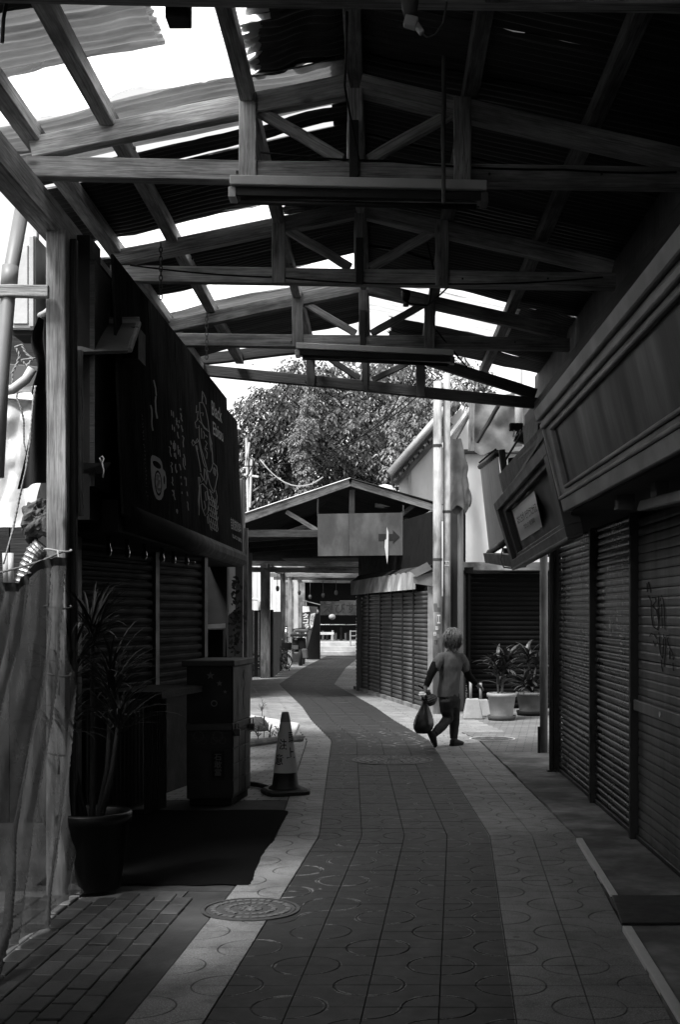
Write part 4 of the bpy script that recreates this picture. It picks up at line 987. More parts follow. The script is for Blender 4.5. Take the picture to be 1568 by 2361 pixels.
brush = [[(638, 140), (646, 240)], [(672, 165), (678, 270)], [(800, 105), (812, 140)], [(806, 195), (820, 250), (815, 290), (838, 340)], [(732, 275), (735, 410)], [(720, 320), (755, 345)], [(755, 390), (768, 470), (775, 440), (760, 400)], [(775, 320), (782, 370)], [(655, 400), (662, 495)], [(690, 440), (695, 525)], [(815, 410), (845, 530)], [(835, 480), (850, 500)], [(750, 530), (757, 600), (775, 650)], [(835, 600), (865, 640), (850, 720), (858, 810)], [(625, 690), (640, 760)], [(595, 795), (620, 820), (615, 900), (638, 980)], [(670, 730), (675, 830), (715, 850), (710, 740), (675, 735)], [(690, 690), (695, 880)], [(755, 770), (765, 940)], [(745, 800), (775, 815)], [(785, 850), (790, 900), (800, 980)], [(690, 910), (695, 980)], [(710, 910), (720, 1000), (730, 1020)], [(860, 930), (880, 1000), (890, 1140)], [(850, 1000), (855, 1130), (890, 1210)], [(635, 1075), (655, 1110), (630, 1150), (650, 1190), (652, 1270)], [(715, 1110), (712, 1180), (735, 1275), (740, 1230)], [(780, 1110), (800, 1150), (810, 1225)], [(655, 1340), (665, 1420), (650, 1440), (675, 1500)], [(810, 1330), (814, 1370)], [(880, 1340), (885, 1390)], [(905, 1360), (908, 1510)], [(650, 1580), (690, 1640), (665, 1680)], [(680, 1580), (690, 1700), (710, 1760)], [(820, 1450), (825, 1490)], [(830, 1610), (832, 1650)], [(922, 1610), (935, 1690)], [(925, 1790), (940, 1830), (938, 1880), (950, 1950)], [(735, 1925), (732, 1970), (748, 2010), (752, 1960), (738, 1925)]]
strokes([zs(l) for l in brush], sm, 'print_grey', sb, 'brush_lettering', 2.2)['kind'] = 'stuff'
small = []
for i in range(22):
    y0 = 210+i*72; x0 = 108+i*4.6
    for k in range(3):
        a = (x0+random.uniform(-10, 12), y0+random.uniform(0, 45)); small.append([a, (a[0]+random.uniform(-10, 16), a[1]+random.uniform(-8, 30))])
strokes([zs(l) for l in small], sm, 'print_dim', sb, 'small_lettering', 1.1)['kind'] = 'stuff'
lettering('Black', quad_fn(*zb([(1075, 345), (1180, 440), (1188, 590), (1080, 500)]), sm), 'print_pale', sb)
lettering('Ebisu', quad_fn(*zb([(1088, 565), (1190, 650), (1200, 785), (1095, 705)]), sm), 'print_pale', sb)
lettering('自家焙煎珈琲', quad_fn(*zb([(1275, 1565), (1385, 1640), (1392, 1740), (1285, 1700)]), sm), 'print_grey', sb)
lettering('BLACK EBISU', quad_fn(*zb([(1295, 1745), (1393, 1800), (1395, 1840), (1300, 1785)]), sm), 'print_grey', sb)
# line drawing of a seated fisherman with hat, rod and fish
fig = [[(980, 250), (975, 380), (985, 300)], [(985, 260), (1015, 330), (1020, 390)], [(950, 370), (985, 370), (1015, 440), (1040, 560), (1050, 660), (1010, 640), (975, 590), (955, 500), (950, 370)], [(960, 480), (990, 480), (985, 510)], [(945, 560), (980, 600), (1000, 640), (1055, 680)], [(1050, 660), (1070, 770), (1085, 900), (1090, 1000)], [(1055, 690), (1060, 800), (1070, 890), (1080, 800), (1060, 720)], [(945, 610), (950, 760), (970, 860), (1000, 960), (1025, 1050)], [(970, 640), (975, 750)], [(990, 670), (1005, 710), (995, 750)], [(1015, 710), (1035, 735)], [(1010, 770), (1030, 800), (1010, 840), (1035, 860)], [(1005, 850), (1030, 900), (1025, 960)], [(920, 400), (915, 480), (935, 460), (925, 560), (940, 540), (905, 580), (915, 640), (945, 630)], [(880, 760), (870, 790), (885, 825), (905, 800), (880, 760)], [(905, 790), (930, 745), (935, 780), (905, 800)], [(910, 820), (930, 900), (950, 1000), (965, 1100)], [(940, 760), (960, 860), (990, 1000), (1010, 1050)], [(920, 820), (930, 860), (920, 880)], [(1090, 1000), (1130, 1040), (1140, 1130), (1120, 1240), (1100, 1310)], [(1100, 1050), (1120, 1080), (1115, 1140), (1100, 1110), (1100, 1050)], [(1030, 1080), (1060, 1100), (1080, 1060), (1090, 1010)], [(1025, 1050), (1040, 1150), (1060, 1230), (1090, 1300)], [(1000, 1060), (1000, 1180), (1020, 1230), (1030, 1150), (1010, 1070)], [(960, 1110), (990, 1180), (965, 1210), (950, 1150)], [(940, 1150), (950, 1300), (945, 1550), (940, 1400), (950, 1240)], [(960, 1230), (985, 1220), (1030, 1270), (1050, 1400), (1040, 1520), (1010, 1560), (980, 1480), (965, 1350), (960, 1230)], [(1010, 1310), (1030, 1300), (1040, 1380), (1020, 1400), (1010, 1310)], [(1000, 1400), (1015, 1470), (1000, 1500)], [(1050, 1280), (1090, 1320), (1120, 1290), (1135, 1350), (1125, 1450)], [(1060, 1300), (1100, 1400), (1120, 1500), (1140, 1690)], [(1040, 1540), (1070, 1700), (1085, 1710)], [(1030, 1560), (1040, 1640)]]
scales = []
for r in range(6):
    for c in range(4):
        cx, cy = 1062+c*20+(r % 2)*10, 1360+r*58+c*14
        scales.append(oval(cx, cy, 11, 30, 7, a0=-.3, a1=PI+.3))
strokes([zb(l) for l in fig+scales], sm, 'print_grey', sb, 'fisherman_drawing', 1.8)['kind'] = 'stuff'

# bulbs on a cord below the sign
for i, (x, y, Y) in enumerate(((250, 1275, 8.3), (293, 1280, 8.9), (333, 1285, 9.5), (373, 1292, 10.2), (400, 1296, 10.8), (430, 1300, 11.4), (445, 1303, 11.9))):
    p = at(x, y-8, Y); t = thing('light_bulb', 'unlit clear bulb hanging on a cord beneath the black signboard', 'bulb', p, 'bulbs in a row under the signboard')
    mb = MB(); mb.tube([p+Vector((0, 0, .06)), p+Vector((0, 0, .2))], .004, 5); mb.build('cord', 'black', t)
    mb = MB(); mb.lathe([(.001, .09), (.018, .09), (.018, .045), (.001, .045)], p, 10, cap=False); mb.build('socket', 'black', t)
    mb = MB(); mb.lathe([(.010, .045), (.012, .03), (.021, .0), (.022, -.018), (.016, -.035), (.001, -.042)], p, 12, cap=False); mb.build('glass', 'glass_bulb', t, smooth=True)
# small hood on the stall front
hd = thing('hood', 'small sloping board hood fixed beside the weathered post', 'hood', at(235, 780, 7.9))
q = [at(158, 812, 7.55), at(295, 808, 7.75), at(318, 745, 8.1), at(172, 748, 8.0)]
grey('hood_board', .075, .7, .2, 4, (1, 4, 1), stain=.3)
mb = MB(); n = (q[1]-q[0]).cross(q[3]-q[0]); mb.slab(q, n, .02); mb.build('board', 'hood_board', hd)
beam('rim', at(147, 812, 7.52), at(172, 748, 7.98), .03, .05, 'timber_old', hd); beam('rim', at(168, 744, 8.02), at(322, 741, 8.12), .03, .05, 'timber_old', hd)
beam('rim', at(300, 808, 7.76), at(320, 746, 8.12), .03, .03, 'timber_old', hd)
mb = MB(); mb.box(at(262, 800, 8.15), (.36, .25, .2)); mb.build('box', 'black', hd)
sh = thing('shelf_bracket', 'short grey shelf board with a loop of string jutting from the post', 'shelf', at(210, 1082, 7.6))
q = [at(168, 1068, 7.5), at(254, 1066, 7.75), at(243, 1082, 7.75), at(230, 1091, 7.72), at(168, 1091, 7.5)]
mb = MB(); mb.add(q+[p+Vector((0, .03, 0)) for p in q], [(0, 4, 3, 2, 1), (5, 6, 7, 8, 9), (0, 1, 6, 5), (1, 2, 7, 6), (2, 3, 8, 7), (3, 4, 9, 8), (4, 0, 5, 9)]); mb.build('board', 'paint_grey', sh)
mb = MB(); mb.tube([at(234, 1066, 7.66), at(230, 1056, 7.66), at(236, 1052, 7.66), at(240, 1058, 7.66), at(236, 1068, 7.64), at(240, 1085, 7.62), at(238, 1102, 7.62)], .005, 6); mb.build('string', 'rope', sh, smooth=True)
# pole with a torn sheet and creeper at the corner
pl = thing('plaster_pillar', 'peeling plastered corner pillar with torn white sheet and creeper behind the cabinet', 'pillar', (-1.84, 15.5, 0))
mb = MB(); mb.box((-1.80, 15.55, 1.6), (.36, .3, 3.2)); mb.build('shaft', 'plaster', pl, bevel=.01)
mb = MB()
def torn(u, v):
    p = at(492+u*50, lerp(1402, 1245, v), 15.33); s = (1-v); w = .5-abs(u-.55)
    drop = max(0, (1-v)-.45)*(1.2-2.2*abs(u-.6))
    return p+Vector((0, .03*math.sin(u*7)+.02*math.sin(v*6), -.25*max(0, w)*s))
mb.grid(torn, 12, 14); mb.build('torn_sheet', 'paper', pl, smooth=True)
mb = MB()
for i in range(90):
    c = at(random.gauss(545, 8), random.uniform(1330, 1525), 15.3+random.uniform(-.05, .05)); s = random.uniform(.02, .045); a = random.uniform(0, 6)
    d = Vector((math.cos(a), random.uniform(-.6, 0), math.sin(a))).normalized(); n = d.cross(Vector((0, 1, .3))).normalized()
    mb.add([c-d*s, c+n*s*.5, c+d*s, c-n*s*.5], [(0, 1, 2, 3)])
kind(mb.build('creeper', 'leaf', pl), 'stuff')
beam('batten', (-1.58, 15.38, 0), (-1.58, 15.38, 2.6), .05, .05, 'timber_old', pl, up=(0, 1, 0))
tag(beam('stall_pipe', (-2.02, 15.1, 0), (-2.02, 15.1, 2.4), .13, .13, 'plaster', up=(0, 1, 0)), 'pale plastered column stub between stall and pillar', 'column')
bx = thing('meter_box', 'dark box with a sloping tin lid fixed to the peeling pillar', 'box', at(480, 1450, 14.6))
mb = MB(); mb.box(at(493, 1480, 14.7), (.24, .2, .34)); mb.build('body', 'black', bx, bevel=.006)
mb = MB(); mb.slab([at(440, 1450, 14.3), at(520, 1447, 14.3), at(520, 1437, 14.8), at(445, 1441, 14.8)], (0, 0, 1), .015); mb.build('lid', 'rust', bx)
# ------------------------------------------------------------------ the crossing: white building, poles, second arcade
wb = thing('white_building', 'pale walled building with a dark shuttered bay in the side street', 'building', (2.6, 21.2, 0))
YB = 21.0
mb = MB(); mb.box((3.95, YB+.1, 3.30), (5.1, .2, 1.8)); mb.build('upper_wall', 'wall_white', wb)
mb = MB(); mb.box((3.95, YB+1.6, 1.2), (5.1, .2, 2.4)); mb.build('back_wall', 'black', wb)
mb = MB(); mb.box((3.95, YB+.05, 2.34), (5.1, .32, .14)); mb.build('lintel', 'concrete', wb, bevel=.008)
mb = MB(); mb.box((1.32, YB+.1, 2.1), (.26, .2, 4.2)); mb.build('pier', 'wall_dark', wb)
mb = MB(); mb.box((3.95, YB+.9, 4.22), (5.2, 2.0, .06)); mb.build('flat_roof', 'concrete_dark', wb)
mb = MB(); mb.tube([at(1095, 1041, YB-.05), at(1260, 1041, YB-.05)], .03, 8); mb.build('coping_pipe', 'pole_concrete', wb, smooth=True)
s = bpy.data.objects.new('roller_shutter', None); COL.objects.link(s); c = Vector((2.6, YB+.3, 0)); s.parent = wb; s.location = c-wpos(wb); s['_w'] = tuple(c); s.rotation_euler = (0, 0, PI/2); s['label'] = 'very dark ribbed shutter behind the potted plants'
first = slat_mesh(2.3, .08, 'round').build('slat', 'shutter_black', None, origin=Vector((0, 0, 0))); first.parent = s
for i in range(1, 28):
    o = bpy.data.objects.new('slat', first.data); COL.objects.link(o); o.parent = s; o.location = (random.uniform(-.002, .002), 0, i*.08)
mb = MB(); mb.tube([at(1081, 1318, 20.8), at(1081, 1590, 20.8)], .03, 10); mb.box(at(1081, 1315, 20.8), (.14, .1, .1)); mb.build('bay_post', 'shutter_black', wb)
# utility poles standing together at the corner
def pole(x, ytop, r, Y, label, mat='pole_concrete', bands=()):
    t = thing('utility_pole', label, 'pole', ((x-CX)*Y/F, Y, 0)); X = (x-CX)*Y/F; zt = H-(ytop-CY)*Y/F
    mb = MB(); mb.tube([(X, Y, 0), (X, Y, zt*.5), (X, Y, zt)], [r*1.04, r, r*.93], 14); mb.build('shaft', mat, t, smooth=True)
    for b_ in bands:
        zb_ = H-(b_-CY)*Y/F; mb = MB(); mb.tube([(X, Y, zb_-.02), (X, Y, zb_+.02)], r*1.06, 14); mb.build('band', 'rust', t)
    return t
p1 = pole(1009, 880, .072, 20.1, 'thick pale concrete pole covered in paper stickers behind the walker', bands=(1028, 1290))
p2 = pole(1030, 862, .062, 20.2, 'second pale pole pressed against the stickered one', bands=(1180,))
p3 = pole(1062, 1085, .05, 20.7, 'shorter grey pipe pole against the white wall', 'pvc')
def sticker(par, x, y, w, h, Y, r, mat, txt=None):
    X0 = wpos(par).x; cz = H-(y-CY)*Y/F; wm, hm = w*Y/F, h*Y/F; cxm = (x-CX)*Y/F-X0
    def fn(u, v):
        xx = cxm+(u-.5)*wm; a = max(-.98, min(.98, xx/(r+.004))); return Vector((X0+xx, wpos(par).y-(r+.005)*math.sqrt(1-a*a), cz+(v-.5)*hm))
    mb = MB(); mb.grid(fn, 6, 2); mb.build('sticker', mat, par)
    if txt:
        def f2(u, v):
            p = fn(.12+.76*u, .15+.7*v); return p+Vector((0, -.003, 0))
        lettering(txt, f2, 'print_black', par)
for (x, y, w, h, m, tx) in ((1012, 1427, 8, 20, 'paper', 'II'), (1007, 1448, 6, 8, 'paper', '57'), (1003, 1461, 6, 8, 'paper', '=='), (1004, 1400, 7, 18, 'panel_grey', None), (1013, 1405, 8, 9, 'shutter_mid', None), (1012, 1448, 8, 8, 'panel_grey', None), (1012, 1466, 9, 9, 'panel_grey', None), (1005, 1480, 7, 10, 'shutter_dark', None)):
    sticker(p1, x, y, w, h, 20.03, .074, m, tx)
sticker(p2, 1030, 1299, 13, 12, 20.14, .064, 'paper', 'RS9')
# wrapped cloth and a slanting stay on the poles
mb = MB()
def wrap(u, v):
    a = u*2*PI; w = lerp(.17, .10, v)*(1+.12*math.sin(v*11)+.16*math.sin(u*25+v*5)+.25*mnoise.noise(Vector((math.cos(a)*2.2, v*7, math.sin(a)*2.2))))
    c = at(1054+4*math.sin(v*4), lerp(1176, 1012, v), 20.5)
    return c+Vector((math.cos(a)*w, math.sin(a)*w*.6, .07*math.sin(a*3)*(1-v)+.03*mnoise.noise(Vector((u*6, v*6, 2)))))
mb.grid(wrap, 48, 44); tag(mb.build('hanging_cloth', 'cloth_grey', smooth=True), 'crumpled grey cloth bundle hanging beside the pale poles', 'cloth')
tag(beam('pole_stay', at(1020, 1030, 20.6), at(1112, 905, 20.2), .06, .06, 'aluminium'), 'slanting pale stay strapped to the poles', 'stay')
tag(beam('pole_stay', at(1045, 1015, 20.9), at(1120, 880, 20.7), .06, .1, 'timber_old'), 'slanting timber stay behind the pale one', 'stay')
# jumble above the white wall: tarpaulins, pipe and meter
mb = MB()
def tarp(u, v):
    p = at(lerp(1095, 1250, u), lerp(1042, 905, v), 19.6)
    return p+Vector((0, .18*mnoise.noise(Vector((u*3.1, v*2.5, 3)))+.1*math.sin(u*9+v*4), .05*mnoise.noise(Vector((u*5, v*5, 9)))))
mb.grid(tarp, 30, 24); tag(mb.build('tarpaulin', 'cloth_grey', smooth=True), 'sagging grey tarpaulin hung above the white wall', 'tarpaulin')
mb = MB(); mb.tube([at(1196, 830, 16.5), at(1196, 1030, 16.5)], .05, 12); tag(mb.build('vent_pipe', 'pvc_white', smooth=True), 'pale vertical pipe behind the end of the last truss', 'pipe')
tag(beam('prop', at(1100, 1020, 19.0), at(1150, 935, 18.6), .05, .05, 'timber_dark'), 'thin dark slanting prop before the tarpaulin', 'prop')
for i, (x, w) in enumerate(((1087, .10), (1104, .12))):
    tag(beam('upright_board', at(x, 1040, 19.9), at(x+2, 930, 19.9), .04, w, ('timber_old', 'timber_dark')[i], up=(1, 0, 0)), ('weathered upright board beside the wrapped cloth', 'dark upright board at the edge of the tarpaulin')[i], 'board')
mt = thing('electric_meter', 'dark meter box with loose wires under the end of the last truss', 'meter', at(1197, 985, 12.6))
mb = MB(); mb.box(at(1190, 985, 12.6), (.13, .1, .07)); mb.build('box', 'black', mt, bevel=.005)
mb = MB(); mb.box(at(1203, 1003, 12.8), (.12, .1, .16), Matrix.Rotation(.3, 3, 'Y')); mb.build('panel', 'iron_black', mt, bevel=.005)
mb = MB(); mb.tube([at(1186, 992, 12.5), at(1183, 1008, 12.5), at(1192, 1004, 12.5), at(1200, 990, 12.5), at(1198, 1010, 12.5)], .007, 5); mb.build('wire', 'cloth_white', mt)

# second arcade with its gable
GY = 22.6
ga = thing('arcade_gable', 'weathered gable of the second arcade with peeling barge boards', 'gable', (-.4, GY, 3.3))
rl, rr, rp = at(548, 1203, GY), at(1000, 1172, GY), at(806, 1113, GY)
beam('barge_board', rl, rp, .05, .13, 'timber_barge' if 'timber_barge' in M else (wood('timber_barge', .42, .5, dark=.6), 'timber_barge')[1], ga)
beam('barge_board', rp+Vector((.03, 0, 0)), rr+Vector((.1, 0, -.02)), .05, .12, 'timber_barge', ga)
beam('tie_beam', at(556, 1231, GY+.1), at(1005, 1228, GY+.1), .1, .13, 'timber_dark', ga)
beam('king_post', at(812, 1130, GY+.1), at(812, 1225, GY+.1), .1, .13, 'timber_dark', ga, up=(0, 1, 0))
beam('brace', at(660, 1180, GY+.1), at(735, 1225, GY+.1), .05, .08, 'timber_old', ga); beam('brace', at(955, 1165, GY+.1), at(880, 1222, GY+.1), .05, .08, 'timber_dark', ga)
for x in (733, 930): beam('hanger', at(x, 1150 if x < 800 else 1165, GY-.02), at(x, 1190, GY-.02), .03, .05, 'timber_dark', ga, up=(0, 1, 0))
# blank board with an arrow
nb = thing('arrow_board', 'blank weathered plywood board with a black arrow hung on the gable', 'sign', at(831, 1282, GY-.08))
q = [at(733, 1282, GY-.08), at(930, 1280, GY-.08), at(929, 1182, GY-.08), at(732, 1185, GY-.08)]
grey('board_grey', .07, .8, .35, 5, (1, 1, .5), .15, stain=.45, stain_scale=3.0)
m_ = (q[0]+q[1])/2; m2 = (q[2]+q[3])/2
for a, b_, c, d in ((q[0], q[0].lerp(q[1], .365), q[3].lerp(q[2], .36), q[3]), (q[0].lerp(q[1], .368), q[1], q[2], q[3].lerp(q[2], .363))):
    mb = MB(); mb.slab([a, b_, c, d], (0, -1, 0), .015); mb.build('panel', 'board_grey', nb)
af = lambda x, y: at(x, y, GY-.086)
ar = MB(); ar.add([af(*p) for p in ((873, 1231), (906, 1231), (906, 1222), (922, 1238), (906, 1253), (906, 1246), (873, 1247))], [(0, 6, 5, 1), (1, 5, 4, 3, 2)]); ar.build('arrow', 'print_black', nb)
tp = MB(); tp.add([af(*p)+Vector((0, -.01, 0)) for p in ((892, 1215), (896, 1228), (895, 1280), (893, 1300), (890, 1280), (887, 1262), (888, 1245), (891, 1243))], [tuple(range(8))]); tp.build('torn_paper', 'paper', nb)
# its roof, turning with the alley
r2 = thing('second_roof', 'roof of the second arcade behind the gable', 'roof', (-.8, 26, 3.6))
def r2pt(side, d, Y, dz=0):
    k = (Y-GY); rx = rp.x-.125*k; e = rl if side < 0 else rr; w = abs(e.x-rp.x)+.1
    return Vector((rx+side*d*w, Y, rp.z+.07-(rp.z-e.z)*d+dz))
for i in range(15):
    y0, y1 = GY-.12+i*.78, GY-.12+(i+1)*.78+.03
    for sd in (-1, 1):
        mb = MB(); mb.grid(lambda u, v: r2pt(sd, v*1.03, lerp(y0, y1, u), .012*math.sin(u*10*2*PI)+(.01 if i % 2 else 0)), 40, 3); o = mb.build('roof_sheet', 'sheet_pale' if (sd < 0 and i < 2) else 'sheet_metal_dark', r2, smooth=True) if 'sheet_pale' in M else (grey('sheet_pale', .55, .6, .2, 3, stain=.3), mb.build('roof_sheet', 'sheet_pale', r2, smooth=True))[1]
for i, Y in enumerate((24.6, 27.0, 29.4)):
    a, b_ = r2pt(-1, 1, Y, -.28), r2pt(1, 1, Y, -.26)
    tag(beam('cross_beam', a, b_, .09, .12, 'timber_dark'), ('cross beam inside the second arcade just behind the gable', 'cross beam midway in the second arcade', 'cross beam at the inner end of the gabled roof')[i], 'beam')
mb = MB(); mb.box((-2.3, 34.3, 3.75), (6.5, .06, 1.7)); mb.build('gap_darkening_boards', 'timber_dark', r2)  # added to close the sky gap and keep the arcade interior dark
# slanting log and papers near the awning
tag(beam('log_brace', at(955, 1318, 22.2), at(1000, 1285, 22.0), .06, .07, 'timber_dark'), 'crooked dark log brace by the awning end', 'brace')
tag(beam('broken_batten', at(940, 1262, 22.3), at(960, 1287, 22.3), .03, .05, 'timber_old'), 'broken batten end dangling beside the arrow board', 'batten')
for i, (pts, mt_) in enumerate((([(946, 1316), (985, 1296), (997, 1312), (960, 1330)], 'panel_grey'), ([(952, 1330), (1000, 1318), (1000, 1352), (955, 1345)], 'panel_grey'))):
    board([at(x, y, 20.2+i*.05) for x, y in pts], ('pale curled paper sheet nailed by the awning end', 'darker printed sheet nailed below the curled one')[i], mt_, .004, 'notice_sheet')

# shutter row of the second arcade on the right, turning left with the alley
rs = thing('shutter_row', 'row of narrow ribbed shutters under a tin awning on the bend', 'shop', (.3, 22.6, 0))
S0, S1 = Vector((.84, 20.35, 0)), Vector((-.44, 26.6, 0)); ds = (S1-S0).normalized(); Ls = (S1-S0).length; ns_ = Vector((-ds.y, ds.x, 0))
if ns_.x > 0: ns_ = -ns_
def rp_(s, z, d=0): return S0+ds*s+ns_*d+Vector((0, 0, z))
mb = MB(); mb.hexa([rp_(.05, 0, -.14), rp_(Ls, 0, -.3), rp_(Ls, 3.2, -.3), rp_(.05, 3.2, -.14)], [rp_(.05, 0, -.05), rp_(Ls, 0, -.05), rp_(Ls, 3.2, -.05), rp_(.05, 3.2, -.05)]); mb.build('wall', 'black', rs)  # black colour and height stand in for the shaded interior here
ang2 = math.atan2(ds.x, ds.y); cuts = [0, .17, .30, .44, .60, .78, 1.0]
for i in range(6):
    a, b_ = cuts[i]*Ls, cuts[i+1]*Ls; c = rp_((a+b_)/2, .06)
    s = bpy.data.objects.new('roller_shutter', None); COL.objects.link(s); s.parent = rs; s.location = c-wpos(rs); s['_w'] = tuple(c); s.rotation_euler = (0, 0, -ang2)
    first = slat_mesh(b_-a-.06, .075, 'round').build('slat', 'shutter_mid', None, origin=Vector((0, 0, 0))); first.parent = s
    for k in range(1, 25):
        o = bpy.data.objects.new('slat', first.data); COL.objects.link(o); o.parent = s; o.location = (0, 0, k*.075)
    mb = MB(); mb.hexa([rp_(a-.03, 0, -.04), rp_(a+.03, 0, -.04), rp_(a+.03, 2.0, -.04), rp_(a-.03, 2.0, -.04)], [rp_(a-.03, 0, .03), rp_(a+.03, 0, .03), rp_(a+.03, 2.0, .03), rp_(a-.03, 2.0, .03)]); mb.build('guide_rail', 'gutter_metal' if i == 0 else 'iron_black', rs)
mb = MB(); mb.hexa([rp_(0, 0, -.04), rp_(Ls, 0, -.04), rp_(Ls, 0, .06), rp_(0, 0, .06)], [rp_(0, .06, -.04), rp_(Ls, .06, -.04), rp_(Ls, .06, .06), rp_(0, .06, .06)]); mb.build('sill', 'concrete', rs)
a0, a1, a2, a3 = at(958, 1358, 20.6), at(958, 1316, 20.8), at(810, 1340, 26.4), at(810, 1372, 26.0)
mb = MB(); mb.grid(lambda u, v: (a0*(1-u)*(1-v)+a3*u*(1-v)+a2*u*v+a1*(1-u)*v)+Vector((-.012*math.sin(u*90), 0, 0)), 70, 2); mb.build('awning', 'sheet_stain' if 'sheet_stain' in M else grey('sheet_stain', .3, .7, .5, 5, (1, 1, .15), stain=.6), rs, smooth=True)
mb = MB(); mb.grid(lambda u, v: (a1*(1-u)+a2*u).lerp(rp_(u*Ls, 2.35, -.05), v), 4, 2); mb.build('awning_top', 'sheet_metal_dark', rs)
tag(beam('end_post', at(828, 1598, 26.0), at(828, 1340, 26.0), .1, .12, 'timber_dark', up=(0, 1, 0)), 'dark post at the far end of the shutter row', 'post')

# timber frame further along, open to the sky
FR = [(31.0, 612, 'thick weathered post at the black fence'), (35.5, 652, 'slim post behind the black fence'), (38.5, 669, 'slim pale post by the parked bicycle'), (42.0, 683, 'whitish square post by the banner')]
for i, (Y, x, lb) in enumerate(FR):
    w = (.22, .13, .12, .14)[i]
    tag(beam('frame_post', (at(x, 1400, Y).x, Y, 0), (at(x, 1400, Y).x, Y, 2.75), w, w, ('timber_old', 'timber_old', 'timber', 'white_paint')[i], up=(0, 1, 0)), lb, 'post')
    xr_ = at(835, 1400, Y).x
    for k, (dz, dy) in enumerate(((2.62, 0), (2.8, .8))):
        tag(beam('frame_beam', (at(x, 1400, Y).x-.5, Y+dy, dz), (xr_+.4, Y+dy, dz-.03), .12, .12, ('timber_old', 'timber')[(i+k) % 2]), ['lower', 'upper'][k]+' crosspiece at the '+lb, 'beam')
    mb = MB(); x0 = at(x, 1400, Y).x+.3
    mb.box(((x0+xr_)/2+.3*(i % 2), Y+1.9, 2.93), (xr_-x0-.1, 3.1, .03)); tag(mb.build('roof_board', 'timber_dark'), 'dark roof board patch past the '+lb, 'board')
xA = at(612, 1400, 31).x
tag(beam('frame_plate', (xA, 30.5, 2.7), (at(690, 1400, 42).x, 43, 2.7), .12, .12, 'timber'), 'long plate linking the posts beyond the black fence', 'beam')
fn2 = thing('black_fence', 'tall black board fence beyond the side yard', 'fence', (at(600, 1400, 31).x, 31.2, 0))
for i in range(7):
    x = 556+i*11.5; mb = MB(); p = at(x, 1410, 31.3); mb.box((p.x, 31.3+random.uniform(-.01, .01), .82), (.118, .03, 1.64+random.uniform(-.02, .02))); mb.build('board', 'black', fn2)
for i in range(4):
    x = 630+i*5; Y = 31.6+i*1.0; p = at(x, 1410, Y); mb = MB(); mb.box((p.x, Y, .8), (.05, .8, 1.6)); mb.build('side_board', 'timber_dark', fn2)
mb = MB(); mb.box((-4.4, 25, 1.5), (.2, 12, 3.0)); tag(mb.build('yard_wall', 'wall_dark'), 'dark wall closing the side yard on the left', 'wall')
mb = MB(); mb.box((-3.0, 26.4, 1.65), (.15, 7.0, 3.3)); tag(mb.build('passage_shade_wall', 'wall_dark'), 'added dark wall shading the lane along the left of the second arcade', 'wall')  # mostly hidden wall, added to shade the lane under the second roof
# pale ribbed shed behind the fence
sh2 = thing('ribbed_shed', 'pale ribbed metal shed wall behind the black fence', 'shed', (at(585, 1400, 39).x, 39, 0))
mb = MB(); x0, x1 = at(540, 1400, 39).x, at(650, 1400, 39).x
mb.grid(lambda u, v: Vector((lerp(x0, x1, u), 39+.015*(1 if int(u*60) % 6 < 1 else 0), lerp(0, 3.1, v))), 60, 1); mb.build('wall', 'wall_white', sh2)
mb = MB(); mb.tube([at(560, 1380, 37.5), at(594, 1382, 37.5), at(598, 1388, 37.5), at(598, 1410, 37.5)], .035, 8); tag(mb.build('handrail', 'white_paint', smooth=True), 'white bent tube handrail before the ribbed shed', 'handrail')
mb = MB(); mb.box((at(636, 1400, 44).x, 44, 1.6), (2.0, .15, 3.2)); tag(mb.build('pale_house', 'concrete'), 'pale house wall glimpsed between the frame posts', 'house')

# the end of the alley: steps, clothes shop
st = thing('steps', 'low concrete steps up to the clothes shop', 'steps', (-1.2, 46.5, 0))
xL, xR = at(728, 1400, 46).x, at(835, 1400, 46).x
for i in range(3):
    mb = MB(); mb.box(((xL+xR)/2, 47.0+i*.35, .08+i*.16), (xR-xL, 1.0, .16)); mb.build('step', 'concrete_pale', st, bevel=.01)
mb = MB(); mb.box((-.5, 51.9, .24), (9, 7.8, .47)); kind(mb.build('terrace', 'concrete'), 'structure')
cs2 = thing('clothes_shop', 'dark open clothes shop with a painted sign at the end of the alley', 'shop', (-1, 50.2, .48))
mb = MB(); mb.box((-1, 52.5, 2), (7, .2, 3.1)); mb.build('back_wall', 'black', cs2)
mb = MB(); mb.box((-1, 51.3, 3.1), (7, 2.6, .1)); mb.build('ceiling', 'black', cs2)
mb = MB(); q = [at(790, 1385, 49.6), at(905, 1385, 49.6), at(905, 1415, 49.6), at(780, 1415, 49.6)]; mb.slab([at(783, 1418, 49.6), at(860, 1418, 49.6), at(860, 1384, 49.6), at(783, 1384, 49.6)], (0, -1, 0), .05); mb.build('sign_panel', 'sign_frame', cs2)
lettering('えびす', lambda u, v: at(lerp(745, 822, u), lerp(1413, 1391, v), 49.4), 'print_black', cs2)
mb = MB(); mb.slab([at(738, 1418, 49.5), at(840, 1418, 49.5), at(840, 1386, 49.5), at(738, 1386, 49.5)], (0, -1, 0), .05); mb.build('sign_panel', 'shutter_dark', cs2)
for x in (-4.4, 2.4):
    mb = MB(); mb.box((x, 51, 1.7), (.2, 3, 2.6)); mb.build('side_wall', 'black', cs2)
mb = MB(); mb.box((-1.2, 56, 1.9), (9, .2, 1.5)); tag(mb.build('far_house', 'wall_white'), 'bright pale house front above the clothes shop', 'house')
mats_c = ['cloth_mid', 'cloth_grey', 'cloth_black', 'cloth_white', 'cloth_mid']
labs = ['dark', 'grey', 'black', 'white', 'patterned']
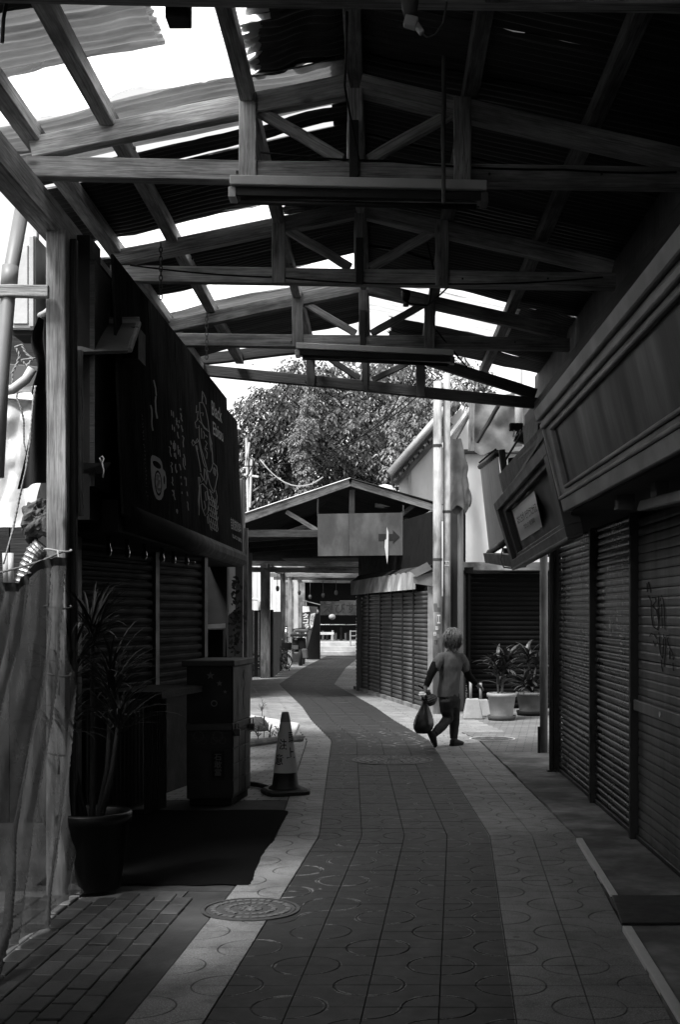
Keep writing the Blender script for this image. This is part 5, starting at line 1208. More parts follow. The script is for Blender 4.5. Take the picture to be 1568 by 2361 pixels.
for i in range(9):
    x = 735+i*10+random.uniform(-3, 3); Y = 50.2+random.uniform(-.2, .5); top = random.uniform(1442, 1460); bot = top+random.uniform(35, 60); m = 2 if i not in (1, 3, 6, 4) else (1, 3, 0, 0)[(1, 3, 6, 4).index(i)]
    mb = MB()
    def gfn(u, v):
        w = lerp(5.5, 8, 1-v)*(1+.15*math.sin(v*8+i)); a = u*2*PI
        return at(x, lerp(bot, top, v), Y)+Vector((math.cos(a)*w*Y/F*.5, math.sin(a)*.05, 0))
    mb.grid(gfn, 12, 8); tag(mb.build('hanging_garment', mats_c[m], smooth=True), 'dark garment hanging on the rail of the far shop' if m == 2 else labs[m]+(' loose' if i == 4 else '')+' garment hanging among dark ones in the far shop', 'garment', 'garments on the rail')
tag(beam('clothes_rail', at(728, 1440, 50.3), at(838, 1440, 50.3), .03, .03, 'chrome'), 'thin metal rail carrying the garments of the far shop', 'rail')
# folding table, racks, banner
ft_ = thing('folding_table', 'white folding table on its side before the far steps', 'table', at(752, 1490, 47.6))
mb = MB(); mb.slab([at(734, 1463, 47.6), at(770, 1463, 47.6), at(770, 1457, 47.6), at(734, 1457, 47.6)], (0, -1, 0), .04); mb.build('top', 'white_paint', ft_)
mb = MB(); mb.tube([at(735, 1462, 47.6), at(733, 1487, 47.6), at(765, 1487, 47.6), at(768, 1480, 47.6), at(767, 1462, 47.6)], .02, 6); mb.build('leg', 'gutter_metal', ft_)
for nm, x0, x1, y0, y1, lb in (('white_rack', 808, 822, 1453, 1490, 'white ladder rack at the right of the far shop'), ('white_gate', 716, 727, 1462, 1512, 'white tube gate by the banner foot')):
    t = thing(nm, lb, 'rack', at(x0, y1, 46.4))
    for x in (x0, x1):
        mb = MB(); mb.tube([at(x, y0, 46.4), at(x, y1, 46.4)], .025, 6); mb.build('upright', 'white_paint', t)
    for k in range(4):
        y = lerp(y0+2, y1-3, k/3); mb = MB(); mb.tube([at(x0, y, 46.4), at(x1, y, 46.4)], .018, 6); mb.build('rung', 'white_paint', t)
bn = thing('banner', 'tall slanting white banner with bold lettering beside the parked moped', 'banner', at(706, 1500, 42))
bq = [(693, 1388), (737, 1392), (712, 1482), (692, 1480)]
zf = zm(900, 2050, 3.484)
bt, br_, bb, bl = [zf([p])[0] for p in ((730, 610), (935, 630), (800, 1165), (720, 1040))]
bfn = quad_fn(bt, br_, bb, bl, lambda x, y: at(x, y, 42.0))
mb = MB(); mb.grid(lambda u, v: bfn(u, v)+Vector((0, .06*math.sin(v*5+u*2), 0)), 8, 16); mb.build('cloth', 'panel_grey', bn, smooth=True)
bp_ = lambda x, y: at(x, y, 41.9)
def star(cx, cy, r1, r2, n, a0=0.3):
    return [(cx+(r1 if i % 2 == 0 else r2)*math.cos(a0+PI*i/n), cy+(r1 if i % 2 == 0 else r2)*math.sin(a0+PI*i/n)) for i in range(2*n)]
mb = MB(); pts = zf([(740, 620), (820, 625), (835, 690), (740, 700)]); mb.add([bp_(*p) for p in pts], [(0, 3, 2, 1)]); mb.build('print_patch', 'paper_bright', bn)
mb = MB(); pts = zf([(845, 720), (900, 705), (870, 880), (825, 930), (850, 900), (830, 850)]); mb.add([bp_(*p) for p in pts], [(0, 5, 4, 3, 2, 1)]); mb.build('print_patch', 'paper_bright', bn)
for ch, q in (('タ', [(745, 705), (815, 715), (805, 780), (740, 770)]), ('コ', [(750, 785), (812, 785), (805, 840), (745, 840)]), ('ラ', [(765, 850), (825, 855), (810, 915), (755, 910)]), ('イ', [(750, 915), (810, 925), (790, 985), (740, 975)]), ('ス', [(735, 980), (790, 990), (775, 1040), (725, 1030)])):
    lettering(ch, quad_fn(*zf(q), lambda x, y: at(x, y, 41.85)), 'paper_bright', bn)
lettering('沖縄名物', quad_fn(*zf([(850, 720), (895, 725), (870, 870), (830, 860)]), lambda x, y: at(x, y, 41.8)), 'print_black', bn)
mb = MB(); mb.tube([at(706, 1515, 42), at(706, 1384, 42)], .02, 6); mb.tube([at(698, 1384, 42), at(738, 1394, 42)], .015, 6); mb.build('pole', 'gutter_metal', bn)
mb = MB(); mb.box((at(722, 1480, 43).x, 43.2, .85), (.45, .5, 1.7)); tag(mb.build('dark_stand', 'black'), 'dark display stand behind the banner foot', 'stand')
mb = MB(); c = at(719, 1408, 43)
for dx, dy, r in ((-.06, 0, .10), (.06, .02, .11), (.16, -.03, .09)): mb.ellipsoid(c+Vector((dx, 0, dy)), (r, r, r*1.1), 10, 8)
tag(mb.build('paper_lantern', 'cloth_white', smooth=True), 'pale round lanterns bunched above the banner', 'lantern')
mb = MB(); mb.ellipsoid(at(766, 1422, 45), (.12, .12, .10), 12, 8); tag(mb.build('white_lamp', 'cloth_white', smooth=True), 'small striped globe hanging under the painted sign', 'lamp')

# gabled house on the right of the trees
hs = thing('gable_house', 'pale house gable with a heavy sloping gutter behind the poles', 'house', (1.0, 26.5, 0))
YH = 26.0
mb = MB(); q = [at(918, 1200, YH), at(1100, 1200, YH), at(1100, 905, YH), at(1003, 1000, YH), at(921, 1098, YH)]
mb.add(q+[p+Vector((0, .2, 0)) for p in q], [(0, 1, 2, 3, 4), (9, 8, 7, 6, 5), (3, 2, 7, 8), (4, 3, 8, 9), (0, 4, 9, 5)]); mb.build('wall', 'wall_white', hs)
mb = MB(); g0, g1 = at(898, 1092, 25.3), at(1060, 905, 25.3); mb.tube([g0, g1], .075, 10); mb.build('gutter', 'gutter_metal', hs, smooth=True)
mb = MB(); a, b_ = at(902, 1096, 25.4), at(1062, 912, 25.4); mb.hexa([a, b_, b_+Vector((0, 1.2, -.05)), a+Vector((0, 1.2, -.05))], [a+Vector((.02, 0, -.04)), b_+Vector((.02, 0, -.04)), b_+Vector((.02, 1.2, -.10)), a+Vector((.02, 1.2, -.10))]); mb.build('eave_board', 'sheet_metal', hs)
for i in range(14):
    u = (i+.3)/14; p = a.lerp(b_, u)+Vector((.05, .2, -.12)); mb = MB(); mb.box(p, (.05, .5, .04), Matrix.Rotation(-.86, 3, 'Y')); mb.build('eave_slat', 'timber_old', hs)
beam('verge', at(912, 1118, 25.8), at(1040, 975, 25.8), .05, .1, 'timber_old', hs)
mb = MB(); mb.box(at(945, 1130, 25.93), (.06, .05, 1.4)); mb.build('batten', 'concrete_pale', hs)
mb = MB(); c = at(888, 1135, 25.2); mb.lathe([(.001, .16), (.12, .13), (.19, .05), (.2, -.1), (.2, -.3)], c, 20, cap=False); tag(mb.build('roof_tank', 'wall_white', smooth=True), 'white domed tank top behind the gable slope', 'tank')
# white frame structure left of the tree
mb = MB()
for a, b_ in (((568, 1010), (572, 1180)), ((580, 1060), (576, 1170)), ((562, 1095), (596, 1100)), ((566, 1080), (575, 1020))): mb.tube([at(a[0], a[1], 29), at(b_[0], b_[1], 29)], .03, 6)
tag(mb.build('antenna_frame', 'white_paint'), 'white tube frame standing before the tree by the signboard', 'frame')
# ------------------------------------------------------------------ trees and creepers behind the second arcade
def leafage(name, mat, parent, blobs, n, size, seed, droop=.6, per=7):
    """n folded leaves spread over lumps; each leaf a kite of four triangles bent along its rib"""
    rng = random.Random(seed); V, FS = [], []
    tot = sum(b[1][0]*b[1][2] for b in blobs)
    for (c, r) in blobs:
        k = max(1, int(n/per*r[0]*r[2]/tot))
        for _ in range(k):
            while True:
                q = Vector((rng.uniform(-1, 1), rng.uniform(-1, 1), rng.uniform(-1, 1)))
                if .25 < q.length < 1: break
            q = q.normalized()*(.35+.65*rng.random()**.45)*(1+.3*mnoise.noise(Vector((q.x*2.5+c.x, q.y*2.5, q.z*2.5+c.z))))
            p0 = c+Vector((q.x*r[0], q.y*r[1], q.z*r[2]))
            out = Vector((q.x*.9+rng.gauss(0, .4), q.y*.9-.3+rng.gauss(0, .4), q.z*.3-droop*.6)).normalized()
            sp_ = out.cross(Vector((0, 0, 1)))
            if sp_.length < .05: sp_ = Vector((1, 0, 0))
            sp_.normalize()
            for m in range(per):
                t_ = (m+.5)/per; sdn = 1 if m % 2 else -1
                s = size*rng.uniform(.65, 1.2)
                p = p0+out*(t_*size*2.2)+sp_*sdn*size*.12-Vector((0, 0, 1))*t_*t_*size*.8
                d = (out*.55+sp_*sdn*(.75-.5*t_)+Vector((rng.gauss(0, .22), rng.gauss(0, .22), -droop*(.4+.5*t_)+rng.gauss(0, .2)))).normalized()
                up = (Vector((q.x*.3, q.y*.3-.35, 1.0))+Vector((rng.gauss(0, .3), rng.gauss(0, .3), 0))).normalized()
                sd = d.cross(up).normalized(); up = sd.cross(d)
                o = len(V)
                V.extend([p, p+d*s*.42+sd*s*.24+up*s*.07, p+d*s-up*s*.06, p+d*s*.42-sd*s*.24+up*s*.07, p+d*s*.48])
                FS.extend([(o, o+1, o+4), (o+1, o+2, o+4), (o, o+4, o+3), (o+4, o+2, o+3)])
    mb = MB(); mb.v = V; mb.f = FS; mb.mi = [0]*len(FS)
    return mb.build(name, mat, parent)
def tree(label, base, top, blobs, n, size, seed, mat='leaf'):
    t = thing('tree', label, 'tree', base); b0 = Vector(base)
    mb = MB(); pts = [b0, b0.lerp(top, .35)+Vector((.1, 0, 0)), b0.lerp(top, .7), Vector(top)]; mb.tube(pts, [.22, .17, .12, .05], 9); tr = mb.build('trunk', 'bark', t, smooth=True)
    rng = random.Random(seed)
    for c, r in blobs[::2]:
        mb = MB(); s = b0.lerp(Vector(top), rng.uniform(.45, .8)); mb.tube([s, s.lerp(c, .5)+Vector((0, 0, .2)), c], [.07, .045, .015], 6); mb.build('limb', 'bark', t, smooth=True)
    leafage('crown', mat, t, blobs, n, size, seed)
    return t
def B(x, y, Y, rx, rz, ry=None): return (at(x, y, Y), (rx, ry or rx, rz))
tree('broad tree with drooping pointed leaves behind the gable ridge', (1.7, 31.5, 0), (-.6, 31.5, 6.4),
     [B(800, 1010, 31, 1.1, .9), B(870, 960, 32, 1.2, 1.0), B(760, 1080, 31, 1.0, .6), B(880, 1060, 31, .9, .6), B(800, 900, 33, 1.3, .8), B(920, 890, 33, 1.1, .7), B(960, 960, 32, .8, .8), B(840, 1120, 31.5, 1.3, .45), B(720, 950, 32, 1.0, .9), B(980, 860, 34, 1.3, .8), B(740, 870, 34, 1.1, .6)], 15000, .145, 5)
tree('leafy tree against the white sky beside the signboard end', (-5.0, 30, 0), (-3.1, 30, 6.0),
     [B(620, 960, 30, .75, .8), B(660, 1010, 30, .9, .8), B(605, 1060, 30, .6, .7), B(640, 1120, 30, .8, .5), B(690, 920, 31, .7, .7), B(600, 930, 30.5, .4, .4), B(585, 1110, 30.5, .4, .6), B(700, 860, 32, .6, .4), B(570, 1000, 30, .28, .35)], 9000, .14, 9)
tree('dense dark tree filling the gaps behind the broad one', (2.4, 36, 0), (-.5, 36, 7.0),
     [B(820, 980, 36, 1.8, 1.2), B(900, 920, 36, 1.5, 1.2), B(730, 1060, 36, 1.5, 1.0), B(860, 1080, 36, 1.8, .8), B(960, 1020, 36, 1.0, 1.2), B(650, 1080, 36, 1.0, .9), B(620, 1000, 36, .5, .7)], 5200, .24, 77, 'leaf_dark')
v1 = thing('creeper_vine', 'bright creeper hanging in a ragged column before the tree', 'vine', at(705, 1140, 28.6))
leafage('leaves', 'leaf_pale', v1, [B(712, 930, 28.8, .12, .25), B(704, 985, 28.8, .22, .3), B(698, 1040, 28.8, .2, .35), B(706, 1090, 28.7, .14, .3), B(690, 1010, 28.8, .25, .15), B(714, 895, 29, .08, .2), B(700, 1130, 28.6, .1, .2)], 3200, .075, 21)
mb = MB(); mb.tube([at(700, 1150, 28.9), at(702, 1050, 28.9), at(708, 950, 28.9), at(718, 850, 29)], .02, 5); mb.build('stem', 'bark', v1)
v2 = thing('creeper_vine', 'pale creeper spilling over the sloping gutter', 'vine', at(960, 1080, 27))
leafage('leaves', 'leaf_pale', v2, [B(940, 960, 27.6, .4, .5), B(975, 930, 27.4, .45, .4), B(920, 1020, 27.4, .3, .4), B(1000, 900, 27.8, .3, .3), B(900, 1060, 27.2, .25, .25), B(960, 1000, 27.4, .3, .4)], 2200, .11, 22)
mb = MB(); mb.tube([at(910, 1110, 27.5), at(930, 1000, 27.6), at(985, 880, 27.8)], .02, 5); mb.build('stem', 'bark', v2)
v3 = thing('creeper_vine', 'pale big leaved creeper above the slanting stays', 'vine', at(1080, 900, 20.5))
leafage('leaves', 'leaf_pale', v3, [B(1070, 880, 20.6, .3, .22), B(1100, 862, 20.8, .25, .2), B(1120, 890, 20.8, .2, .15), B(1060, 905, 20.9, .12, .12)], 380, .13, 23)
mb = MB(); mb.tube([at(1045, 920, 21), at(1080, 885, 20.7), at(1125, 860, 20.8)], .02, 5); mb.build('stem', 'bark', v3)
# loose wires across the gap
for i, (a, b_, sag, lb) in enumerate(((( 560, 1075, 24), (1010, 870, 26), .5, 'loose wire crossing the tree from the signboard'), ((600, 1060, 23), (745, 1100, 22.7), .3, 'twisted rope sagging to the gable ridge'), ((640, 1140, 22.7), (985, 880, 25), .1, 'thin wire rising to the poles'), ((806, 1112, 22.6), (960, 840, 24), .05, 'taut wire from the gable ridge upward'), ((560, 1120, 22.8), (690, 830, 25), .05, 'taut wire beside the white frame'))):
    p, q = at(*a), at(*b_); mb = MB(); mb.tube([p.lerp(q, t/10)-Vector((0, 0, sag*4*(t/10)*(1-t/10))) for t in range(11)], .012, 5); tag(mb.build('wire', 'black' if i != 1 else 'rope', smooth=True), lb, 'wire')

# ------------------------------------------------------------------ potted plants
def strap_leaves(name, mat, parent, c, n, L, w, seed, spread=1.0, droop=.5, up=.9):
    rng = random.Random(seed); mb = MB()
    for i in range(n):
        a = rng.uniform(0, 2*PI); el = rng.uniform(.25, 1.35)*up; l = L*rng.uniform(.65, 1.15); ww = w*rng.uniform(.7, 1.2)
        h = Vector((math.cos(a), math.sin(a), 0)); s = Vector((-math.sin(a), math.cos(a), 0)); pts = []
        p = Vector(c)+Vector((rng.gauss(0, .015), rng.gauss(0, .015), rng.uniform(-.06, .06))); e = el; k = 6
        for j in range(k+1):
            t = j/k; pts.append((p.copy(), ww*math.sin(PI*min(1, .18+.82*t))*(1 if j < k else .05)))
            p += (h*math.cos(e)*spread+Vector((0, 0, math.sin(e))))*l/k; e -= droop*(.3+t)*1.1/k*2
        vs = []
        for q, wq in pts: vs += [q-s*wq+Vector((0, 0, wq*.35)), q, q+s*wq+Vector((0, 0, wq*.35))]
        fs = []
        for j in range(k): fs += [(3*j, 3*j+1, 3*j+4, 3*j+3), (3*j+1, 3*j+2, 3*j+5, 3*j+4)]
        mb.add(vs, fs)
    return kind(mb.build(name, mat, parent), 'stuff')
def pot(parent, c, r, h, mat, saucer=None):
    c = Vector(c)
    mb = MB(); mb.lathe([(r*.72, .02), (r*.93, h*.86), (r*1.0, h*.86), (r*1.02, h*.97), (r*.97, h), (r*.88, h*.97), (r*.86, h*.8)], c, 28, cap=False); mb.lathe([(r*.72, .02), (.001, .02)], c, 28, cap=False); mb.build('pot', mat, parent, smooth=True)
    mb = MB(); mb.lathe([(r*.87, h*.84), (r*.5, h*.88), (.001, h*.9)], c, 20, cap=False); mb.build('soil', 'soil', parent, smooth=True)
    if saucer: mb = MB(); mb.lathe([(.001, .0), (r*.9, 0), (r*.97, .07), (r*.93, .07), (r*.88, .02), (.001, .02)], c, 26, cap=False); mb.build('saucer', saucer, parent, smooth=True)
p = gnd(1157, 1659); t = thing('potted_plant', 'broad leaved plant in a white rimmed tub on a saucer', 'potted plant', p)
pot(t, p, .22, .40, 'pot_white', 'concrete_dark')
for k, (dx, dz) in enumerate(((-.02, .18), (.05, .3), (-.06, .42), (.08, .48))): strap_leaves('foliage', 'leaf', t, p+Vector((dx, 0, .38+dz)), 26, .36, .03, 40+k, droop=.7)
mb = MB(); mb.tube([p+Vector((0, 0, .35)), p+Vector((.03, 0, .85))], .02, 7); mb.tube([p+Vector((-.05, 0, .35)), p+Vector((-.07, .03, .8))], .015, 7); kind(mb.build('stem', 'bark', t), 'stuff')
p = gnd(1225, 1648); t = thing('potted_plant', 'drooping plant in a plain grey tub beside the scuffed pole', 'potted plant', p)
pot(t, p, .24, .36, 'pot_grey', 'black')
for k, (dx, dz) in enumerate(((-.08, .10), (.1, .35), (-.05, .5), (.0, .02))): strap_leaves('foliage', 'leaf_dark' if k < 3 else 'leaf', t, p+Vector((dx, 0, .38+dz)), 26, .36, .03, 50+k, droop=.9)
mb = MB(); mb.tube([p+Vector((0, 0, .33)), p+Vector((.08, 0, .8))], .014, 6); mb.tube([p+Vector((.05, 0, .33)), p+Vector((-.05, 0, .8))], .012, 6); kind(mb.build('stem', 'bark', t), 'stuff')
p = gnd(1112, 1628); t = thing('potted_plant', 'small leafed bush in a low pale pot behind the concrete feet', 'potted plant', p)
pot(t, p, .17, .3, 'pot_white')
leafage('foliage', 'leaf', t, [(p+Vector((.0, 0, .55)), (.22, .2, .25)), (p+Vector((-.05, 0, .75)), (.18, .16, .2))], 420, .07, 61, droop=.1)
mb = MB(); mb.tube([p+Vector((0, 0, .27)), p+Vector((0, 0, .7))], .015, 6); mb.build('stem', 'bark', t)
# concrete parasol feet
for i, (x, y, s, lb) in enumerate(((1090, 1656, 1.0, 'tapered white concrete foot with a tube stub before the tub'), (1113, 1650, .85, 'shaded concrete foot with a tube stub beside the white tub'))):
    p = gnd(x, y); t = thing('concrete_foot', lb, 'weight', p)
    mb = MB(); mb.box(p+Vector((0, 0, .15*s)), (.30*s, .26*s, .30*s), taper=.62); mb.build('block', 'concrete_block', t, bevel=.012)
    mb = MB(); mb.tube([p+Vector((-.03, 0, .28*s)), p+Vector((-.03, 0, .28*s+.27))], .022, 10); mb.build('tube', 'pvc', t, smooth=True)
# small stone pillar with characters at the corner
t = thing('stone_marker', 'narrow dark stone marker with pale carved characters by the pipe pole', 'marker', gnd(1072, 1632))
p = gnd(1072, 1632); mb = MB(); mb.box(p+Vector((0, 0, .2)), (.10, .08, .42)); mb.build('stone', 'iron_black', t, bevel=.006)
lettering('石\n敢\n當', lambda u, v: p+Vector((-.04+.08*u, -.045, .06+.32*v)), 'paper', t)
mb = MB(); mb.ellipsoid(gnd(1035, 1640)+Vector((0, .3, .12)), (.16, .14, .16), 9, 6, jit=.15); tag(mb.build('rubble', 'rock'), 'lump of rubble at the foot of the stickered pole', 'rubble')
# weeds round the slab
rng = random.Random(3)
for i, (x, y, h) in enumerate(((604, 1655, .28), (608, 1706, .30), (622, 1712, .2), (594, 1714, .22), (640, 1708, .16), (586, 1690, .2))):
    p = gnd(x, y); t = thing('weed', ['small two leaved weed alone at the slab corner', 'feathery weed at the kerb behind the cone', 'leafy weed by the kerb behind the cone', 'weed tuft tucked beside the cabinet', 'low weed touching the cone side of the kerb', 'weed on the rubble behind the cabinet'][i], 'weed', p)
    mb = MB(); mb.tube([p, p+Vector((.01, 0, h))], .005, 5); mb.build('stem', 'leaf', t)
    strap_leaves('foliage', 'leaf_pale', t, p+Vector((0, 0, h*.55)), 14, h*.5, .009, 70+i, droop=.5)
t = thing('rubble', 'broken round stone beside the pale slab', 'rubble', gnd(588, 1682)); mb = MB(); mb.ellipsoid(gnd(590, 1690)+Vector((0, 0, .08)), (.17, .16, .14), 11, 7, jit=.08); mb.build('stone', 'rock', t, smooth=True)
# spiky plant in the big black tub by the post
p = gnd(212, 2052); c = Vector((p.x, p.y, .0)); t = thing('dracaena', 'tall spiky dracaena in a big black tub behind the post', 'potted plant', c)
pot(t, c, .225, .46, 'black_gloss')
for k, (dx, dy, z) in enumerate(((-.13, .02, 1.25), (.10, .05, 1.15), (-.02, .1, 1.45), (.16, -.05, .95), (-.16, -.02, .9))):
    mb = MB(); mb.tube([c+Vector((dx*.3, dy*.3, .4)), c+Vector((dx*.8, dy, .7)), c+Vector((dx, dy, z))], [.02, .016, .012], 7); mb.build('cane', 'cane' if 'cane' in M else grey('cane', .02, .8, .4, 20, stain=.4), t, smooth=True)
    strap_leaves('foliage', 'leaf_dracaena' if 'leaf_dracaena' in M else grey('leaf_dracaena', .006, .5, .3, 5, spec=.25), t, c+Vector((dx, dy, z)), 52, .42, .0075, 80+k, droop=.75, up=1.0)
# ------------------------------------------------------------------ painted cabinet, cone, yard things
cb = thing('painted_cabinet', 'old two part cabinet painted with stars and tiles, topped by a flat board', 'cabinet', (-1.35, 10.9, 0))
fl, fr, bk_ = gnd(430, 1858), gnd(536, 1857), gnd(577, 1832)
fl.z = fr.z = bk_.z = 0
bl_ = fl+(bk_-fr)
def cbox(name, z0, z1, mat, grow=0.0, mats=None):
    c = (fl+fr+bk_+bl_)/4; q = [c+(p-c)*(1+grow) for p in (fl, fr, bk_, bl_)]
    mb = MB(); up = Vector((0, 0, 1)); mb.hexa([p+up*z0 for p in q], [p+up*z1 for p in q]); return mb.build(name, mat, cb, bevel=.006)
cbox('foot', 0, .06, 'black', -.08); cbox('lower_body', .06, .62, 'cabinet_tile'); cbox('middle_rail', .62, .68, 'cabinet_side', .02); cbox('upper_body', .68, 1.15, 'cabinet_dark', -.004); cbox('top_board', 1.15, 1.20, 'cabinet_side', .14)
ex = (fr-fl).normalized(); ey = (bk_-fr).normalized(); nf = Vector((ex.y, -ex.x, 0)); ns2 = Vector((ey.y, -ey.x, 0))
if nf.y > 0: nf = -nf
if ns2.x < 0: ns2 = -ns2
wf, wd = (fr-fl).length, (bk_-fr).length
def cf(u, z, d=.004): return fl+ex*wf*u+nf*d+Vector((0, 0, z))
def csd(u, z, d=.004): return fr+ey*wd*u+ns2*d+Vector((0, 0, z))
# tile rows on the lower front, proud of the body
for r_ in range(4):
    for c_ in range(2):
        z0 = .09+r_*.128; mb = MB(); u0 = .03+c_*.48; mb.hexa([cf(u0, z0, 0), cf(u0+.46, z0, 0), cf(u0+.46, z0+.118, 0), cf(u0, z0+.118, 0)], [cf(u0, z0, .006), cf(u0+.46, z0, .006), cf(u0+.46, z0+.118, .006), cf(u0, z0+.118, .006)]); mb.build('tile', 'cabinet_tile', cb, bevel=.002)
for r_ in range(4):
    for c_ in range(3):
        z0 = .09+r_*.128; u0 = .03+c_*.32; mb = MB(); mb.hexa([csd(u0, z0, 0), csd(u0+.305, z0, 0), csd(u0+.305, z0+.118, 0), csd(u0, z0+.118, 0)], [csd(u0, z0, .005), csd(u0+.305, z0, .005), csd(u0+.305, z0+.118, .005), csd(u0, z0+.118, .005)]); mb.build('tile', 'cabinet_side', cb, bevel=.002)
mb = MB(); mb.hexa([csd(.02, .69, 0), csd(.98, .69, 0), csd(.98, 1.14, 0), csd(.02, 1.14, 0)], [csd(.02, .69, .004), csd(.98, .69, .004), csd(.98, 1.14, .004), csd(.02, 1.14, .004)]); mb.build('side_panel', 'cabinet_side', cb)
def star_shape(u, z, r): 
    mb = MB(); c = cf(u, z, .006); vs = [c]
    for i in range(10):
        a = PI/2+i*PI/5; rr = r if i % 2 == 0 else r*.42; vs.append(c+ex*rr*math.cos(a)+Vector((0, 0, rr*math.sin(a))))
    mb.add(vs, [(0, 1+i, 1+(i+1) % 10) for i in range(10)]); mb.build('star', 'print_grey', cb)
star_shape(.52, 1.075, .036); star_shape(.72, 1.01, .025); star_shape(.84, .94, .018)
mb = MB(); c = cf(.60, .845, .006); R1, R2 = .027, .018
vs = [c+ex*r*math.cos(2*PI*i/20)+Vector((0, 0, r*math.sin(2*PI*i/20))) for r in (R1, R2) for i in range(20)]; mb.add(vs, [(i, (i+1) % 20, 20+(i+1) % 20, 20+i) for i in range(20)]); mb.build('ring', 'print_grey', cb)
mb = MB(); mb.hexa([cf(.55, .23, .005), cf(.82, .23, .005), cf(.82, .45, .005), cf(.55, .45, .005)], [cf(.56, .235, .012), cf(.81, .235, .012), cf(.81, .445, .012), cf(.56, .445, .012)]); mb.build('plaque', 'black', cb)
lettering('石\n敢\n當', lambda u, v: cf(.60+.17*u, .25+.18*v, .0135), 'print_grey', cb)
for k in range(2):
    u0 = .1+k*.42; pts = []
    mb = MB()
    for (cu, cz, r) in ((.16, .035, .045), (.08, .0, .03), (.26, .0, .03)):
        c = cf(u0+cu, .54+cz, .0075); n = 14; vs = [c+ex*rr*math.cos(2*PI*i/n)+Vector((0, 0, rr*math.sin(2*PI*i/n))) for rr in (r, r*.8) for i in range(n)]; mb.add(vs, [(i, (i+1) % n, n+(i+1) % n, n+i) for i in range(n)])
    mb.build('flower_motif', 'print_dim', cb)
for k, (u, z, s) in enumerate(((.22, .26, .06), (.3, .17, .05), (.2, .12, .045))):
    mb = MB(); c = cf(u, z, .0078); mb.add([c]+[c+ex*s*(.6+.4*math.sin(i*2.1+k))*math.cos(2*PI*i/12)+Vector((0, 0, s*(.6+.4*math.cos(i*1.7))*math.sin(2*PI*i/12))) for i in range(12)], [(0, 1+i, 1+(i+1) % 12) for i in range(12)]); mb.build('painted_patch', 'print_black', cb)
for k, (u, z, w_, h_) in enumerate(((.28, .86, .06, .36), (.62, .87, .14, .2), (.62, 1.06, .1, .1), (.62, .25, .16, .16))):
    mb = MB(); c = csd(u, z, .008); mb.add([c]+[c+ey*w_*(.35+.12*math.sin(i*2.3+k))*math.cos(2*PI*i/14)+Vector((0, 0, h_*(.42+.1*math.cos(i*1.9))*math.sin(2*PI*i/14))) for i in range(14)], [(0, 1+i, 1+(i+1) % 14) for i in range(14)]); mb.build('painted_patch', 'panel_grey', cb)
for u, par in ((.12, 0), (.95, 1)):
    p = csd(u, .64, .02); mb = MB(); mb.box(p+Vector((0, 0, -.04)), (.05, .05, .055)); mb.tube([p+Vector((-.012, 0, -.01)), p+Vector((-.012, 0, .03)), p+Vector((.012, 0, .03)), p+Vector((.012, 0, -.01))], .005, 6); mb.build('padlock', 'iron_black', cb)
# hose end beside
mb = MB(); mb.tube([gnd(574, 1812)+Vector((0, 0, .025)), gnd(596, 1815)+Vector((0, 0, .025)), gnd(615, 1822)+Vector((0, 0, .03))], .022, 9); tag(mb.build('hose', 'rubber', smooth=True), 'short dark ribbed hose between cabinet and cone base', 'hose')

# traffic cone with a paper notice wrapped round it
cp = gnd(658, 1828); cp.z = 0
cn = thing('traffic_cone', 'dark rubber cone wrapped in a white notice with black characters', 'cone', cp)
mb = MB()
hs_ = [(.20, .0), (.20, .028), (.185, .04)]
base_pts = []
for z_, k_ in ((.0, .195), (.03, .195), (.045, .17)):
    for i in range(24):
        a = 2*PI*i/24+PI/4*0; sq = 1/max(abs(math.cos(a)), abs(math.sin(a))); rr = k_*min(sq, 1.22); q = Matrix.Rotation(.35, 3, 'Z') @ Vector((rr*math.cos(a), rr*math.sin(a), z_)); base_pts.append(cp+q)
mb.add(base_pts, [(j*24+i, j*24+(i+1) % 24, (j+1)*24+(i+1) % 24, (j+1)*24+i) for j in range(2) for i in range(24)]+[tuple(range(24))[::-1], tuple(48+i for i in range(24))]); mb.build('base', 'cone_rubber', cn)
mb = MB(); mb.lathe([(.15, .045), (.145, .06), (.118, .075), (.031, .70), (.024, .712), (.001, .714)], cp, 28, cap=False); mb.build('body', 'cone_rubber', cn, smooth=True)
def cone_r(z): return lerp(.118, .031, (z-.075)/.625)
def cpaper(u, v, d=.004):
    z = lerp(.19, .66, v); hw = lerp(1.15, 1.5, v); a = -PI/2+.12+(u-.5)*2*hw*(1 if v < .99 else 1); r = cone_r(z)+d+.012*(1-v)
    return cp+Vector((r*math.cos(a), r*math.sin(a), z))
mb = MB(); mb.grid(cpaper, 22, 12); mb.build('notice', 'paper', cn, smooth=True)
mb = MB(); mb.lathe([(cone_r(.64)+.008, .63), (.036, .69), (.03, .716), (.001, .72)], cp, 20, cap=False); mb.build('cap', 'pvc', cn, smooth=True)
for ch, u0, v0 in (('頭', .62, .55), ('上', .53, .27), ('注', .22, .43), ('意', .08, .15)):
    lettering(ch, lambda u, v: cpaper(u0+.32*u, v0+.20*v, .007), 'print_black', cn, name='character')

